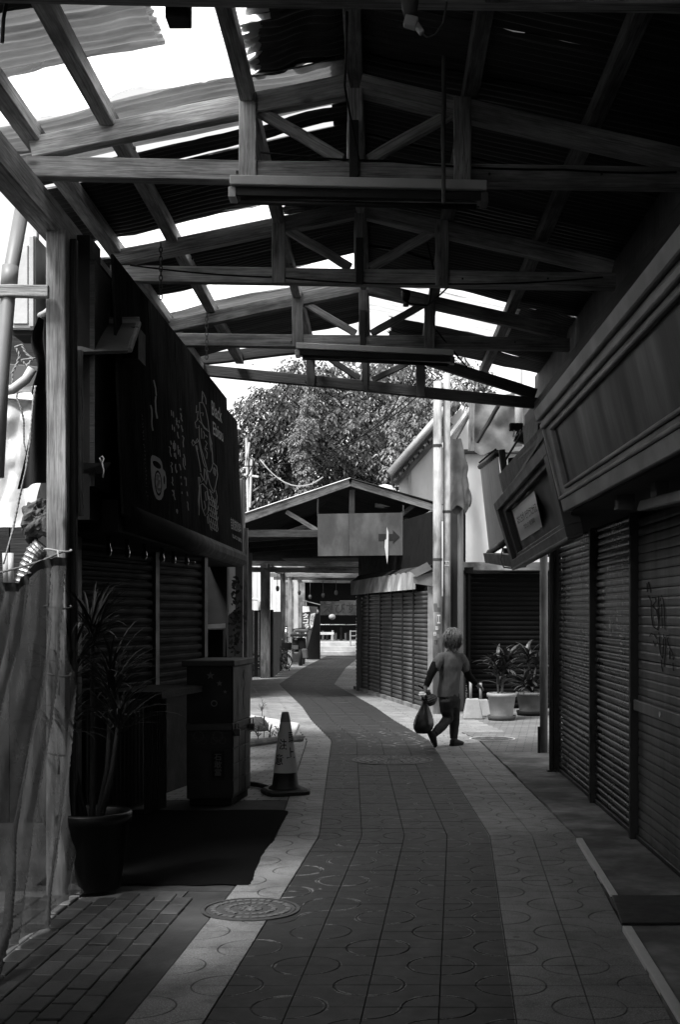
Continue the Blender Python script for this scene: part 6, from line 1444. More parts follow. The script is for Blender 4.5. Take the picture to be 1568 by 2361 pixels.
# ------------------------------------------------------------------ open yard on the far left
mb = MB(); pp = [at(52, 478, 7.35), at(22, 640, 7.2), at(4, 860, 7.1), at(-8, 1100, 7.05)]; mb.tube(pp,   .041, 14); mb.tube([at(24, 615, 7.205), at(20, 665, 7.195)], .047, 14); tag(mb.build('drain_pipe', 'pvc', smooth=True), 'grey plastic drainpipe leaning across the yard gap', 'pipe')
ac = thing('aircon_unit', 'white tall air conditioning casing behind the grey drainpipe', 'air conditioner', at(70, 770, 8.1))
mb = MB(); c = at(68, 664, 8.2); mb.box(c, (.155, .3, .60)); mb.build('casing', 'white_paint', ac, bevel=.012)
mb = MB(); mb.box(c+Vector((-.01, -.152, .2)), (.09, .01, .05)); mb.build('louvre', 'paint_grey', ac)
mb = MB(); mb.box(c+Vector((-.015, -.156, -.02)), (.10, .012, .5)); mb.build('front_panel', 'white_paint', ac, bevel=.006)
mb = MB(); mb.box(c+Vector((.055, -.155, 0)), (.03, .012, .57)); mb.build('side_panel', 'white_paint', ac, bevel=.004)
mb = MB(); mb.box(c+Vector((0, 0, -.315)), (.14, .26, .03)); mb.build('base', 'black', ac)
mb = MB(); mb.tube([at(92, 728, 8.0), at(104, 722, 7.9), at(115, 712, 7.9)], .018, 8); mb.build('pipe_stub', 'pvc_white', ac, smooth=True)
tag(beam('corner_post', at(84, 500, 8.4), at(78, 620, 8.4), .035, .05, 'white_paint', up=(0, 1, 0)), 'thin white upright above the air conditioning casing', 'post')
# dark boards closing the yard
yb = thing('yard_boards', 'dark board wall behind the air conditioning casing', 'wall', (-3.2, 9.9, 0))
for i in range(9):
    x = -4.6+i*.24; mb = MB(); mb.box((x, 9.75+random.uniform(-.01, .01), 1.95), (.232, .03, 3.9)); mb.build('board', 'timber_dark', yb)
mb = MB(); mb.box((-4.6, 4.5, 1.5), (.12, 10, 3.0)); tag(mb.build('yard_fence', 'wall_dark'), 'unseen dark fence raised to cut light along the far side of the yard', 'fence')  # out of view; height raised to let less light in from the yard
mb = MB(); mb.box((-2.2, -1.7, 1.95), (.3, 12.0, 3.9)); tag(mb.build('unseen_blocker_wall', 'wall_dark'), 'unseen added wall blocking light on the left behind the photographer', 'shop')  # unseen wall, added to keep light out of the near alley
# pale sheet heaped over the yard goods
mb = MB()
def heap(u, v):
    p = at(lerp(-120, 112, u), lerp(1225, 892, v), 8.5)
    n = mnoise.noise(Vector((u*4, v*5, 1)))*.08-abs(mnoise.noise(Vector((u*3+v*2.5, v*2-u*1.5, 5))))*.13-abs(mnoise.noise(Vector((u*6-v*3, v*5+u*4, 7))))*.03
    return p+Vector((0, n-.35*(1-v)**2, .03*mnoise.noise(Vector((u*6, v*3, 8)))))
mb.grid(heap, 90, 110); tag(mb.build('dust_sheet', 'tarp_white', smooth=True), 'crumpled white plastic sheet draped over goods in the yard', 'sheet')
mb = MB(); mb.slab([at(-20, 893, 8.5), at(112, 905, 8.5), at(112, 925, 8.45), at(-20, 915, 8.45)], (0, -1, .2), .02); tag(mb.build('white_edging', 'white_paint'), 'white edging strip above the crumpled sheet', 'edging')
tag(beam('grey_ledge', at(-30, 868, 8.7), at(118, 880, 8.7), .2, .16, 'paint_grey'), 'grey ledge above the white edging strip', 'ledge')
mb = MB()
def rag(u, v):
    xl_, xr_ = lerp(40, 84, min(1, v*1.4)), 112; y = lerp(1128-18*u, 735, v)
    if v < .55: xl_ = lerp(40, 78, v/.55)
    else: xl_ = lerp(78, 86, (v-.55)/.45)+8*math.sin(v*20)
    return at(lerp(xl_, xr_, u), y, 7.75)+Vector((0, .05*math.sin(u*8+v*5), 0))
mb.grid(rag, 12, 30); tag(mb.build('black_cloth', 'cloth_black', smooth=True), 'ragged black cloth hanging beside the weathered post', 'cloth')
def rope(name, pts, r, label, mat='rope', Y=7.6, twist=True):
    P = [at(x, y, Y) for x, y in pts]; pp = []
    for a, b_ in zip(P, P[1:]):
        for k in range(8): pp.append(a.lerp(b_, k/8))
    pp.append(P[-1])
    mb = MB()
    for ph in ((0, PI) if twist else (0,)):
        q = []; s = 0
        for i, p in enumerate(pp):
            if i: s += (pp[i]-pp[i-1]).length
            a = s/(r*7)*2*PI+ph; q.append(p+Vector((math.cos(a), math.sin(a), math.sin(a)*.3))*r*.55)
        mb.tube(q, r*.62, 5)
    return tag(mb.build(name, mat, smooth=True), label, 'rope')
rope('rope', [(82, 890), (76, 930), (70, 1010), (60, 1080), (42, 1160), (30, 1220), (8, 1300)], .008, 'long pale twisted rope running down past the black cloth')
rope('rope', [(44, 890), (38, 915), (48, 940), (55, 970), (55, 1020), (62, 1060)], .006, 'thin pale rope end dangling behind the long rope', Y=7.8)
rope('rope', [(30, 905), (28, 860), (40, 838), (45, 820), (36, 800), (50, 795), (60, 815), (75, 828), (62, 845), (50, 830), (80, 826)], .008, 'knotted pale rope under the air conditioning casing', Y=7.7)
mb = MB(); mb.tube([at(-10, 905, 7.7), at(30, 898, 7.7), at(60, 875, 7.7), at(75, 850, 7.7)], .03, 10); tag(mb.build('bent_hose', 'pvc_white', smooth=True), 'taped white hose bending behind the ropes', 'hose')
def rough_stone(c, r, seed, n=30):
    mb = MB(); mb.ellipsoid((0, 0, 0), (1, 1, 1), n, n//2+6)
    for i, v in enumerate(mb.v):
        k = 1+.5*mnoise.noise(v*1.3+Vector((seed, 0, 0)))+.25*mnoise.noise(v*3.4+Vector((0, seed, 0)))-.14*abs(mnoise.noise(v*8+Vector((0, 0, seed))))
        mb.v[i] = Vector(c)+Vector((v.x*r[0], v.y*r[1], v.z*r[2]))*k
    return mb
mb = rough_stone(at(88, 1200, 8.0), (.10, .12, .13), 3); tag(mb.build('limestone', 'rock'), 'pitted grey stone beside the weathered post', 'stone')
mb = MB()
for i in range(2): mb.tube([at(14+i*11, 1345, 7.9), at(12+i*13, 1275, 7.9)], .018, 10)
tag(mb.build('pipe_pair', 'pvc_white', smooth=True), 'pair of short white pipes behind the vinyl curtain top', 'pipe')
P = [at(54, 1350, 7.95), at(66, 1310, 7.95), at(82, 1275, 7.95), at(100, 1255, 7.95)]
mb = MB(); pp, rr = [], []
for a, b_ in zip(P, P[1:]):
    for k in range(10): pp.append(a.lerp(b_, k/10)); rr.append(.058 if len(pp) % 3 else .064)
mb.tube(pp, rr, 14); tag(mb.build('foil_duct', 'foil', smooth=False), 'silvery flexible duct behind the vinyl curtain top', 'duct')
# vinyl curtain hung along the edge of the paving
vc = thing('vinyl_curtain', 'smoky vinyl curtain hung from a rope beside the block paving', 'curtain', (-1.76, 6.3, 0))
def ridge(x): return 1-abs(2*(x-math.floor(x))-1)
def cur(u, v, d=0.0):
    y = lerp(7.17, 4.4, u); x = -1.745-.02*u; dn = 1-v
    q = u*4.2-dn*2.6*(.55+.45*u)+.15*mnoise.noise(Vector((u*3, v*1.5, 4)))
    f = .085*(ridge(q)**4-.2)*(.3+.7*dn)+.035*(ridge(q*1.6+.4+.5*u)**6-.1)
    f += .03*mnoise.noise(Vector((u*6, v*2, 1)))+.006*mnoise.noise(Vector((u*22, v*12, 6)))
    sag = lerp(1.90, 1.70, min(1, u*2.3))+.05*abs(math.sin(u*9))
    z = .03+v*(sag-.03)
    return Vector((x+f+d+.06*dn*dn, y+.06*math.sin(v*3+u*5)*dn, z))
mb = MB(); mb.grid(lambda u, v: cur(u, v), 180, 90); mb.build('sheet', 'vinyl', vc, smooth=True)
mb = MB(); mb.grid(lambda u, v: cur(u, .975+.025*v, .004), 180, 1); mb.build('hem', 'cloth_mid', vc, smooth=True)
rope('curtain_rope', [(-60, 1335), (40, 1310), (100, 1292), (143, 1272)], .010, 'black and white twisted rope along the curtain top', 'cloth_mid', Y=7.12)
mb = MB()
for y in (1270, 1400, 1555, 1735):
    p = at(133, y, 7.2); mb = MB(); mb.tube([p+Vector((.075*math.cos(a), .075*math.sin(a), .008*math.sin(a*2))) for a in [2*PI*k/16 for k in range(17)]], .006, 6, cap=False)
    mb.tube([p+Vector((.02, -.08, 0)), p+Vector((.03, -.09, -.05)), p+Vector((.025, -.08, -.11))], .006, 6); tag(mb.build('tie_cord', 'rope' if y == 1270 else 'cloth_mid', smooth=True), {1270: 'thick knotted cord tied round the post at the curtain top', 1400: 'thin cord tied round the post below the rope knot', 1555: 'looped cord tied round the post midway down the curtain', 1735: 'pale cord tied round the post near the tub'}[y], 'cord')
mb = MB(); mb.ellipsoid(gnd(185, 2062)+Vector((0, 0, .04)), (.08, .06, .05), 9, 6, jit=.12); tag(mb.build('paving_stone', 'rock'), 'small lump of stone at the foot of the black tub', 'stone')

# ------------------------------------------------------------------ parked bicycle and moped
bk = thing('bicycle', 'small wheeled bicycle with a front basket leaning by the black fence', 'bicycle', gnd(655, 1543))
w = gnd(657, 1543); w.z = 0; R = .22; c = w+Vector((0, 0, R)); ax = Vector((.75, -.66, 0)).normalized(); ux = Vector((-ax.y, ax.x, 0))
def wheel(c):
    pts = [c+ux*R*math.cos(t)+Vector((0, 0, R*math.sin(t))) for t in [2*PI*k/28 for k in range(29)]]
    mb = MB(); mb.tube(pts, .018, 7, cap=False); wh = mb.build('tyre', 'rubber', bk, smooth=True)
    mb = MB(); mb.tube([c+(p-c)*.92 for p in pts], .010, 6, cap=False)
    for k in range(14): mb.tube([c, c+ux*R*.9*math.cos(k*PI/7)+Vector((0, 0, R*.9*math.sin(k*PI/7)))], .0025, 4)
    kind(mb.build('rim', 'chrome', bk), 'stuff')
ux = Vector((.8, .6, 0)); wheel(c); c2 = c-ux*1.0+Vector((0, .1, 0)); wheel(c2)
mb = MB(); top = c+Vector((-.2, -.1, .62)); mb.tube([c, c+Vector((-.08, -.05, .3)), top], .018, 7); mb.build('fork', 'chrome', bk, smooth=True)
mb = MB(); mb.tube([top-Vector((0, 0, .25)), c-ux*.55+Vector((0, 0, .05)), c2], .02, 7); mb.tube([c-ux*.55+Vector((0, 0, .05)), c-ux*.7+Vector((0, 0, .5))], .018, 7); mb.build('frame', 'black', bk, smooth=True)
mb = MB(); mb.tube([top+ux.cross(Vector((0, 0, 1)))*.25, top+Vector((0, 0, .04)), top-ux.cross(Vector((0, 0, 1)))*.25], .013, 7); mb.build('handlebar', 'chrome', bk, smooth=True)
mb = MB(); mb.ellipsoid(c-ux*.7+Vector((0, 0, .55)), (.12, .1, .05), 10, 6); mb.build('saddle', 'black', bk, smooth=True)
mb = MB(); mb.box(c+Vector((.05, 0, .42)), (.26, .24, .2), taper=1.15); mb.build('basket', 'iron_black', bk)
mp_ = thing('moped', 'dark delivery moped parked with its back to the alley beside the banner', 'moped', gnd(690, 1532))
g = gnd(690, 1534); g.z = 0
mb = MB(); mb.tube([g+Vector((.045*math.cos(0), .25*math.cos(t), .25+.25*math.sin(t))) for t in [2*PI*k/20 for k in range(21)]], .06, 8, cap=False); mb.build('rear_tyre', 'rubber', mp_, smooth=True)
mb = MB(); mb.tube([g+Vector((.05, 1.2+.23*math.cos(t), .24+.23*math.sin(t))) for t in [2*PI*k/20 for k in range(21)]], .05, 8, cap=False); mb.build('front_tyre', 'rubber', mp_, smooth=True)
mb = MB(); mb.box(g+Vector((.0, .1, .62)), (.42, .6, .4), taper=.85); mb.build('body', 'black', mp_, bevel=.04)
mb = MB(); mb.box(g+Vector((.16, -.1, .36)), (.2, .3, .3), taper=.8); mb.build('mudguard', 'paint_grey', mp_, bevel=.03)
mb = MB(); mb.box(g+Vector((-.12, -.22, .55)), (.2, .02, .12)); mb.build('number_plate', 'panel_grey', mp_)
mb = MB(); mb.box(g+Vector((.0, .0, .9)), (.5, .5, .08)); mb.build('carrier', 'iron_black', mp_, bevel=.01)
mb = MB(); mb.box(g+Vector((.05, .25, 1.03)), (.42, .3, .10)); mb.build('seat', 'panel_grey', mp_, bevel=.03)
mb = MB(); mb.tube([g+Vector((-.32, .9, 1.05)), g+Vector((0, 1.0, 1.1)), g+Vector((.32, .9, 1.05))], .018, 7); mb.tube([g+Vector((0, 1.0, 1.1)), g+Vector((0, 1.2, .3))], .04, 7); mb.build('handlebar', 'iron_black', mp_, smooth=True)
mb = MB(); mb.ellipsoid(g+Vector((-.08, -.22, .78)), (.05, .03, .03), 8, 6); mb.build('tail_lamp', 'paint_grey', mp_, smooth=True)
m2 = thing('moped', 'dark moped with a round headlamp facing out behind the bicycle', 'moped', gnd(658, 1530)); g = gnd(660, 1531); g.z = 0
mb = MB(); mb.tube([g+Vector((0, .23*math.cos(t), .23+.23*math.sin(t))) for t in [2*PI*k/18 for k in range(19)]], .05, 8, cap=False); mb.build('front_tyre', 'rubber', m2, smooth=True)
mb = MB(); mb.box(g+Vector((0, .25, .6)), (.4, .35, .6), taper=.7); mb.build('body', 'black', m2, bevel=.05)
mb = MB(); mb.ellipsoid(g+Vector((0, .05, .95)), (.12, .08, .12), 12, 8); mb.build('headlamp', 'chrome', m2, smooth=True)
mb = MB(); mb.tube([g+Vector((-.34, .2, 1.02)), g+Vector((0, .15, 1.1)), g+Vector((.34, .2, 1.02))], .018, 7); mb.build('handlebar', 'chrome', m2, smooth=True)
mb = MB(); mb.box(g+Vector((0, -.03, .62)), (.3, .25, .22)); mb.build('basket', 'chrome_mesh' if 'chrome_mesh' in M else grey('chrome_mesh', .2, .4, .6, 40, metal=.5), m2, bevel=.03)

# clutter along the far passage
for i, (x, y, Y, r, lb) in enumerate(((648, 1470, 36.5, .28, 'bushy plant hanging at the slim post behind the fence'), (664, 1455, 39.5, .22, 'bushy plant hanging at the pale post by the bicycle'), (640, 1505, 34.5, .25, 'shrub in a pot at the foot of the black fence'))):
    c = at(x, y, Y); t = thing('shrub', lb, 'plant', Vector((c.x, Y, 0)) if i == 2 else c-Vector((0, 0, r)))
    leafage('foliage', 'leaf', t, [(c, (r*.6, r*.5, r)), (c+Vector((.1, 0, -r*.8)), (r*.5, r*.4, r*.6))], 360, .10, 200+i)
    mb = MB(); b0 = c-Vector((0, 0, r*1.7)) if i < 2 else Vector((c.x, Y, 0)); mb.lathe([(.001, 0), (.10, 0), (.13, .2), (.11, .2), (.001, .18)], b0, 12, cap=False); mb.build('pot', 'pot_grey', t, smooth=True)
    mb = MB(); mb.tube([b0+Vector((0, 0, .15)), c], .015, 5); mb.build('stem', 'bark', t)
for i, (x, Y, n_, lb) in enumerate(((700, 43.5, 3, 'stacked crates behind the parked moped'), (676, 40.5, 2, 'low stack of crates by the whitish post'))):
    for k in range(n_):
        p = at(x, 1500, Y); t = thing('crate', ('lowest', 'middle', 'topmost')[k if n_ == 3 else (0, 2)[k]]+' of the '+lb, 'crate', Vector((p.x, Y, k*.3)))
        mb = MB()
        for dx, dy, sx, sy in ((0, -.17, .45, .02), (0, .17, .45, .02), (-.215, 0, .02, .32), (.215, 0, .02, .32)): mb.box(Vector((p.x+dx, Y+dy, k*.3+.15)), (sx, sy, .28))
        mb.box(Vector((p.x, Y, k*.3+.02)), (.42, .32, .02)); mb.build('box', ('cloth_mid', 'panel_grey', 'paint_grey')[(k+i) % 3], t)
for i, (x, y, Y) in enumerate(((640, 1352, 33), (690, 1362, 38), (715, 1372, 41), (745, 1368, 41), (775, 1362, 38))):
    c = at(x, y, Y); mb = MB(); mb.tube([Vector((c.x, Y, 2.6)), c], .008, 5); mb.lathe([(.001, .02), (.04, .0), (.05, -.06), (.03, -.12), (.001, -.13)], c, 10, cap=False)
    tag(mb.build('hanging_lamp', ('cloth_mid', 'paint_grey')[i % 2], smooth=True), ['dim lamp hanging over the black fence end', 'dim lamp hanging over the parked moped', 'dim lamp hanging before the banner top', 'dim lamp hanging before the painted shop sign', 'dim lamp hanging near the far shutter end'][i], 'lamp')
# ------------------------------------------------------------------ the walker with shopping bags
def skin_body(name, joints, edges, mat, parent, sub=2, root=0):
    """continuous surface grown over a posed skeleton: joints (point, radius), edges by index"""
    o0 = joints[root][0].copy()
    me = bpy.data.meshes.new(name); me.from_pydata([j[0]-o0 for j in joints], edges, [])
    o = bpy.data.objects.new(name, me); COL.objects.link(o)
    m = o.modifiers.new('skin', 'SKIN'); m.use_smooth_shade = True
    if not me.skin_vertices: 
        pass
    sv = me.skin_vertices[0].data
    for i, j in enumerate(joints):
        r = j[1]; sv[i].radius = (r, r) if not isinstance(r, tuple) else r; sv[i].use_root = (i == root)
    s = o.modifiers.new('sub', 'SUBSURF'); s.levels = sub; s.render_levels = sub
    dg = bpy.context.evaluated_depsgraph_get(); dg.update()
    m2 = bpy.data.meshes.new_from_object(o.evaluated_get(dg)); o.modifiers.clear(); o.data = m2; bpy.data.meshes.remove(me)
    m2.materials.clear(); m2.materials.append(M[mat]); m2.polygons.foreach_set('use_smooth', [True]*len(m2.polygons))
    if parent is not None: o.parent = parent; o.location = o0-wpos(parent)
    else: o.location = o0
    o['_w'] = tuple(o0)
    return o
YP = 15.2; K = YP/F
def pj(x, y, Y=YP): return at(x, y, Y)
lf_toe = gnd(1001, 1723); rt_toe = gnd(1063, 1717)
J = []
def add(p, r): J.append((p, r)); return len(J)-1
E = []
pel = add(pj(1036, 1612), .075); wa = add(pj(1037, 1575), .075); ch = add(pj(1039, 1538), .085); nb_ = add(pj(1041, 1516), .055); nk = add(pj(1042, 1501), .05); hd0 = add(pj(1043, 1489), .052); hd1 = add(pj(1044, 1474), .072); hd2 = add(pj(1044, 1464), .055)
E += [(pel, wa), (wa, ch), (ch, nb_), (nb_, nk), (nk, hd0), (hd0, hd1), (hd1, hd2)]
def limb(pts, frm):
    prev = frm
    for p, r in pts:
        i = add(p, r); E.append((prev, i)); prev = i
    return prev
lw = limb([(pj(1017, 1515, 15.15), .038), (pj(1004, 1533, 15.1), .043), (pj(994, 1553, 15.05), .038), (pj(986, 1572, 15.02), .032), (pj(981, 1585, 15.0), .024), (pj(979, 1592, 15.0), .03)], nb_)
rw = limb([(pj(1064, 1518, 15.25), .038), (pj(1074, 1537, 15.3), .043), (pj(1080, 1557, 15.33), .038), (pj(1091, 1569, 15.36), .032), (pj(1100, 1577, 15.4), .024), (pj(1105, 1581, 15.4), .03)], nb_)
ll = limb([(pj(1028, 1622, 15.15), .065), (pj(1030, 1640, 15.18), .055), (pj(1033, 1654, 15.22), .048), (pj(1018, 1672, 15.1), .042), (pj(1003, 1690, 15.0), .038)], pel)
rl_ = limb([(pj(1045, 1622, 15.25), .065), (pj(1047, 1640, 15.28), .055), (pj(1048, 1657, 15.32), .048), (pj(1047, 1678, 15.33), .042), (pj(1046, 1699, 15.32), .038)], pel)
# hands: palm already there, four fingers and a thumb each
def fingers(hand, wrist, down, side, curl):
    h = J[hand][0]; d = down.normalized(); s = side.normalized(); c = curl.normalized()
    for k, (o_, l) in enumerate(((-.026, .058), (-.009, .066), (.009, .062), (.025, .05))):
        b0 = h+s*o_+d*.018; i0 = add(b0, .0085); i1 = add(b0+d*l*.5+c*.008, .0085); i2 = add(b0+d*l*.8+c*.03, .0075); E.extend([(hand, i0), (i0, i1), (i1, i2)])
    t0 = add(h+s*-.035+c*.01, .0095); t1 = add(h+s*-.045+d*.03+c*.025, .0085); E.extend([(hand, t0), (t0, t1)])
fingers(lw, lw-1, Vector((-.1, 0, -1)), Vector((.35, -1, 0)), Vector((1, .3, 0)))
fingers(rw, rw-1, Vector((.8, .2, -.5)), Vector((.3, -1, .2)), Vector((-.3, 0, -1)))
body = skin_body('person', J, E, 'skin', None, 2, 0)
tag(body, 'walker seen from behind in grey T-shirt, dark sleeves and jeans carrying bags', 'person')
# clothes
def loft(name, rings, mat, n=22, folds=0.0, cap=False, seed=0, parent=body):
    """rings: centre, half width, half depth, turn about z"""
    mb = MB(); rng = random.Random(seed); ph = [rng.uniform(0, 6) for _ in range(4)]
    m = len(rings)
    def fn(u, v):
        t = v*(m-1); i = min(m-2, int(t)); f = t-i; A_, B_ = rings[i], rings[i+1]
        f = f*f*(3-2*f)*.5+f*.5
        c = A_[0].lerp(B_[0], f); w = lerp(A_[1], B_[1], f); d = lerp(A_[2], B_[2], f); r = lerp(A_[3], B_[3], f); a = 2*PI*u
        k = 1+folds*(math.sin(a*3+ph[0]+v*2.5)*.6+math.sin(a*5+ph[1]-v*4)*.5)*(1-v*.6)
        q = Vector((math.cos(a)*w*k, math.sin(a)*d*k, 0)); q.rotate(Matrix.Rotation(r, 3, 'Z'))
        return c+q
    mb.grid(fn, n, m*4); return mb.build(name, mat, parent, smooth=True)
TW = .25
def merge_cloth(name, parts, mat, voxel=.011, smooth=4, wrinkle=.011, seed=0):
    """closed volumes fused into one garment, smoothed and wrinkled"""
    mb = MB()
    for kind_, dat in parts:
        if kind_ == 'tube': mb.tube([p for p, r in dat], [r for p, r in dat], 16)
        else:
            n = 22; vs = []
            for c, w, d, r in dat:
                for k in range(n):
                    q = Vector((math.cos(2*PI*k/n)*w, math.sin(2*PI*k/n)*d, 0)); q.rotate(Matrix.Rotation(r, 3, 'Z')); vs.append(c+q)
            m = len(dat); mb.add(vs, [(i*n+k, i*n+(k+1) % n, (i+1)*n+(k+1) % n, (i+1)*n+k) for i in range(m-1) for k in range(n)]+[tuple(range(n))[::-1], tuple((m-1)*n+k for k in range(n))])
    o = mb.build(name, mat, body, smooth=True)
    rm = o.modifiers.new('r', 'REMESH'); rm.mode = 'VOXEL'; rm.voxel_size = voxel
    sm2 = o.modifiers.new('s', 'SMOOTH'); sm2.iterations = smooth; sm2.factor = .5
    dg = bpy.context.evaluated_depsgraph_get(); dg.update()
    me = bpy.data.meshes.new_from_object(o.evaluated_get(dg)); o.modifiers.clear(); o.data = me
    for v in me.vertices:
        p = v.co; k = wrinkle*(mnoise.noise(Vector((p.x*14, p.y*14, p.z*5+seed)))+.6*mnoise.noise(Vector((p.x*30, p.y*30, p.z*14+seed)))); v.co = p+v.normal*k
    me.materials.clear(); me.materials.append(M[mat]); me.polygons.foreach_set('use_smooth', [True]*len(me.polygons)); me.update()
    return o
merge_cloth('tshirt', [('rings', [(pj(1034, 1607), .138, .11, TW), (pj(1034, 1590), .135, .107, TW), (pj(1037, 1560), .128, .10, TW), (pj(1039, 1535), .136, .10, TW), (pj(1040, 1519), .14, .092, TW), (pj(1041, 1509), .12, .08, TW), (pj(1042, 1502), .07, .058, TW), (pj(1042, 1497), .055, .05, TW)]),
    ('tube', [(pj(1033, 1513, 15.2), .06), (pj(1017, 1515, 15.16), .062), (pj(1009, 1525, 15.12), .06), (pj(1001, 1542, 15.09), .06)]),
    ('tube', [(pj(1050, 1514, 15.2), .06), (pj(1063, 1517, 15.24), .062), (pj(1070, 1527, 15.28), .06), (pj(1076, 1546, 15.3), .058)])], 'shirt', seed=2)
def tube_cloth(name, pts, mat, seed, folds=.06):
    mb = MB(); rng = random.Random(seed); P, Rr = [], []
    for (p, r), (q, r2) in zip(pts, pts[1:]):
        for k in range(5): P.append(p.lerp(q, k/5)); Rr.append(lerp(r, r2, k/5)*(1+rng.uniform(-folds, folds)))
    P.append(pts[-1][0]); Rr.append(pts[-1][1]); mb.tube(P, Rr, 14, cap=False); return mb.build(name, mat, body, smooth=True)
tube_cloth('long_sleeve', [(pj(1005, 1531, 15.11), .056), (pj(994, 1553, 15.05), .047), (pj(983, 1582, 15.01), .034)], 'sleeve', 5)
tube_cloth('long_sleeve', [(pj(1073, 1535, 15.29), .056), (pj(1080, 1557, 15.33), .047), (pj(1098, 1576, 15.38), .034)], 'sleeve', 6)
merge_cloth('trousers', [('rings', [(pj(1036, 1632), .10, .09, TW), (pj(1036, 1615), .125, .105, TW), (pj(1036, 1597), .122, .10, TW)]),
    ('tube', [(pj(1028, 1612, 15.15), .088), (pj(1030, 1638, 15.18), .076), (pj(1033, 1656, 15.21), .066), (pj(1019, 1673, 15.1), .058), (pj(1001, 1691, 14.99), .05)]),
    ('tube', [(pj(1045, 1612, 15.25), .088), (pj(1047, 1638, 15.28), .076), (pj(1048, 1657, 15.32), .064), (pj(1047, 1680, 15.33), .056), (pj(1046, 1703, 15.32), .052)])], 'jeans', seed=9, wrinkle=.008)
def shoe(name, heel, toe, up, roll):
    d = (toe-heel); L = d.length; d.normalize(); u = (up-d*up.dot(d)).normalized(); s = d.cross(u); mb = MB(); rings = []
    prof = [(-.02, .028, .05, .045), (.03, .036, .08, .05), (.25, .04, .095, .055), (.5, .043, .065, .04), (.75, .047, .05, .03), (.95, .038, .036, .022), (1.02, .012, .018, .012)]
    n = 14; vs = []
    for t, w, h, cz in prof:
        c = heel+d*(t*L)
        for k in range(n):
            a = 2*PI*k/n; vs.append(c+s*math.cos(a)*w+u*(h/2+math.sin(a)*h/2))
    m = len(prof); mb.add(vs, [(i*n+k, i*n+(k+1) % n, (i+1)*n+(k+1) % n, (i+1)*n+k) for i in range(m-1) for k in range(n)]+[tuple(range(n))[::-1], tuple((m-1)*n+k for k in range(n))])
    so = mb.build(name, 'rubber', body, smooth=True)
    sm_ = MB(); c0, c1 = heel+d*-.01*L, heel+d*1.0*L; q = [c0-s*.036, c0+s*.036, c0+d*L*.7+s*.046, c1+s*.02, c1-s*.02, c0+d*L*.7-s*.046]
    sm_.add([p-u*.006 for p in q]+[p+u*.014 for p in q], [(5, 4, 3, 2, 1, 0), (6, 7, 8, 9, 10, 11)]+[(i, (i+1) % 6, 6+(i+1) % 6, 6+i) for i in range(6)]); sm_.build('sole', 'black', so)
lt = gnd(1003, 1725); lt.z = .012
shoe('shoe', pj(988, 1690, 14.97), lt+Vector((.0, .02, 0)), Vector((.9, .25, .4)), 0)
shoe('shoe', Vector((gnd(1040, 1716).x, 15.25, .008)), Vector((gnd(1066, 1716).x, 15.42, .008)), Vector((0, 0, 1)), 0)
# hair: a cap with tousled locks
hc = pj(1044, 1470); rng = random.Random(4)
mb = MB(); mb.ellipsoid(hc+Vector((0, -.004, .004)), (.083, .092, .092), 20, 14, jit=.02)
for i in range(760):
    a = rng.uniform(0, 2*PI); e0 = rng.uniform(.5, 1.5); e1 = rng.uniform(-1.0, -.25) if math.sin(a) < .55 else rng.uniform(-.1, .5); k = 8; bulk = 1+rng.uniform(-.02, .26); wob = rng.gauss(0, .5); pts = []
    for j in range(k):
        t_ = j/(k-1); e = lerp(e0, e1, t_); aa = a+wob*t_+.08*math.sin(t_*5+i); f = bulk*(1+.10*math.sin(t_*3.1)+((.28 if i % 5 == 0 else .12)*t_**3 if i % 3 else -.02))+.03*math.sin(i*1.7+t_*6)
        pts.append(hc+Vector((math.cos(aa)*math.cos(e)*.086*f, math.sin(aa)*math.cos(e)*.094*f, math.sin(e)*.096*f-(.03*t_*t_ if e < 0 else 0))))
    mb.tube(pts, [.0045]*(k-1)+[.0008], 3, cap=False)
mb.build('hair', 'hair', body, smooth=True)
mb = MB(); f0 = pj(1060, 1480, 15.24); mb.ellipsoid(f0, (.02, .03, .03), 8, 6); mb.build('cheek', 'skin', body, smooth=True)
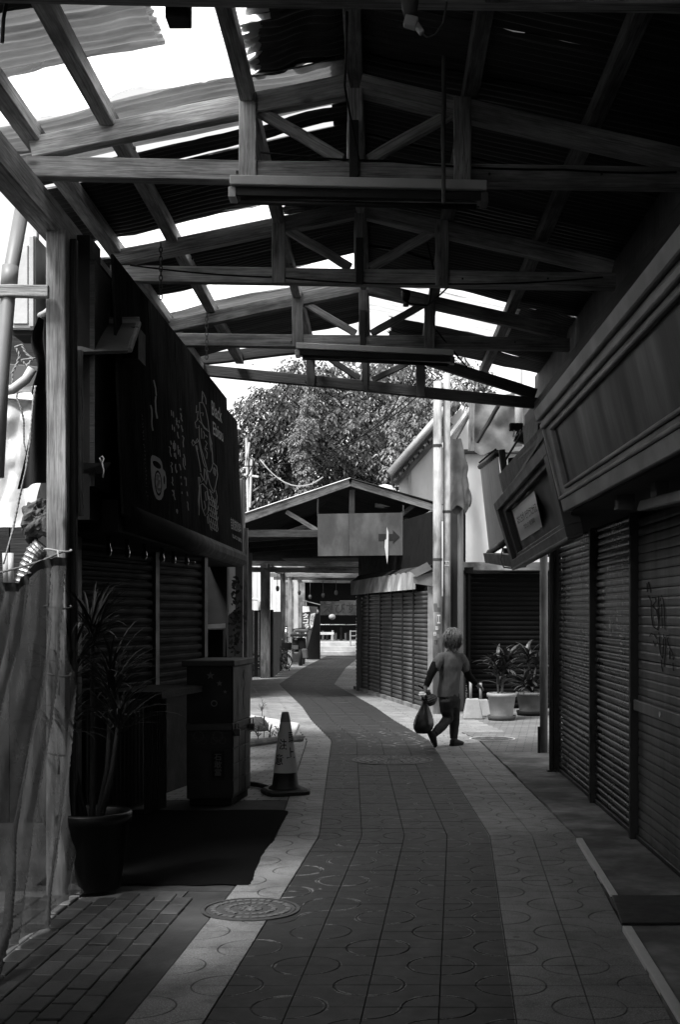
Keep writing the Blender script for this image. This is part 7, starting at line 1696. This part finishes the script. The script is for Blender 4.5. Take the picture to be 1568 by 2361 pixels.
# carried things
hp = J[lw][0]
bg = thing('carrier_bag', 'full black plastic carrier bag hanging from the walker hand', 'bag', pj(977, 1688, 15.0))
def bagf(u, v):
    a = 2*PI*u; z = lerp(1690, 1612, v); w = [.075, .105, .112, .105, .09, .07, .05, .035, .028][min(8, int(v*8))]
    t = v*8; i = min(7, int(t)); arr = [.075, .112, .122, .115, .098, .075, .052, .036, .026]; w = lerp(arr[i], arr[i+1], t-i)
    k = 1+.07*math.sin(a*5+v*5)*v+.05*math.sin(a*9-v*3)*v
    c = pj(lerp(975, 981, v), z, 15.0); return c+Vector((math.cos(a)*w*k, math.sin(a)*w*.8*k, 0))
mb = MB(); mb.grid(bagf, 26, 16); vs0 = len(mb.v); mb.add([bagf(i/26, 0) for i in range(26)], [tuple(range(26))]); mb.build('sack', 'bag_plastic', bg, smooth=True)
mb = MB(); a = pj(978, 1614, 15.0); mb.tube([a+Vector((-.02, 0, 0)), hp+Vector((-.02, 0, .0)), hp+Vector((.01, 0, -.01)), a+Vector((.03, 0, .0))], [.014, .01, .01, .014], 7); mb.build('handle', 'bag_plastic', bg, smooth=True)
mb = MB(); mb.ellipsoid(pj(973, 1600, 14.96), (.045, .03, .03), 10, 7, jit=.2); tag(mb.build('paper_bundle', 'paper_bright'), 'crumpled white bag gathered in the walker hand', 'bag')
um = thing('folded_umbrella', 'small dark striped bundle with a stick tucked above the carrier bag', 'umbrella', pj(992, 1620, 15.05))
P0, P1 = pj(996, 1625, 15.05), pj(984, 1592, 15.02)
mb = MB(); mb.tube([P0.lerp(P1, k/16) for k in range(17)], [.035+.05*math.sin(PI*min(1, k/12))+(.006 if k % 2 else 0) for k in range(17)], 14); mb.build('canopy', 'stripe_dark' if 'stripe_dark' in M else grey('stripe_dark', .03, .7, .5, 10), um, smooth=False)
mb = MB(); mb.tube([P1, pj(965, 1580, 14.98)], .010, 7); mb.build('stick', 'black', um)
# ------------------------------------------------------------------ tidy up
for o in bpy.data.objects:
    if '_w' in o: del o['_w']
bpy.context.view_layer.update()
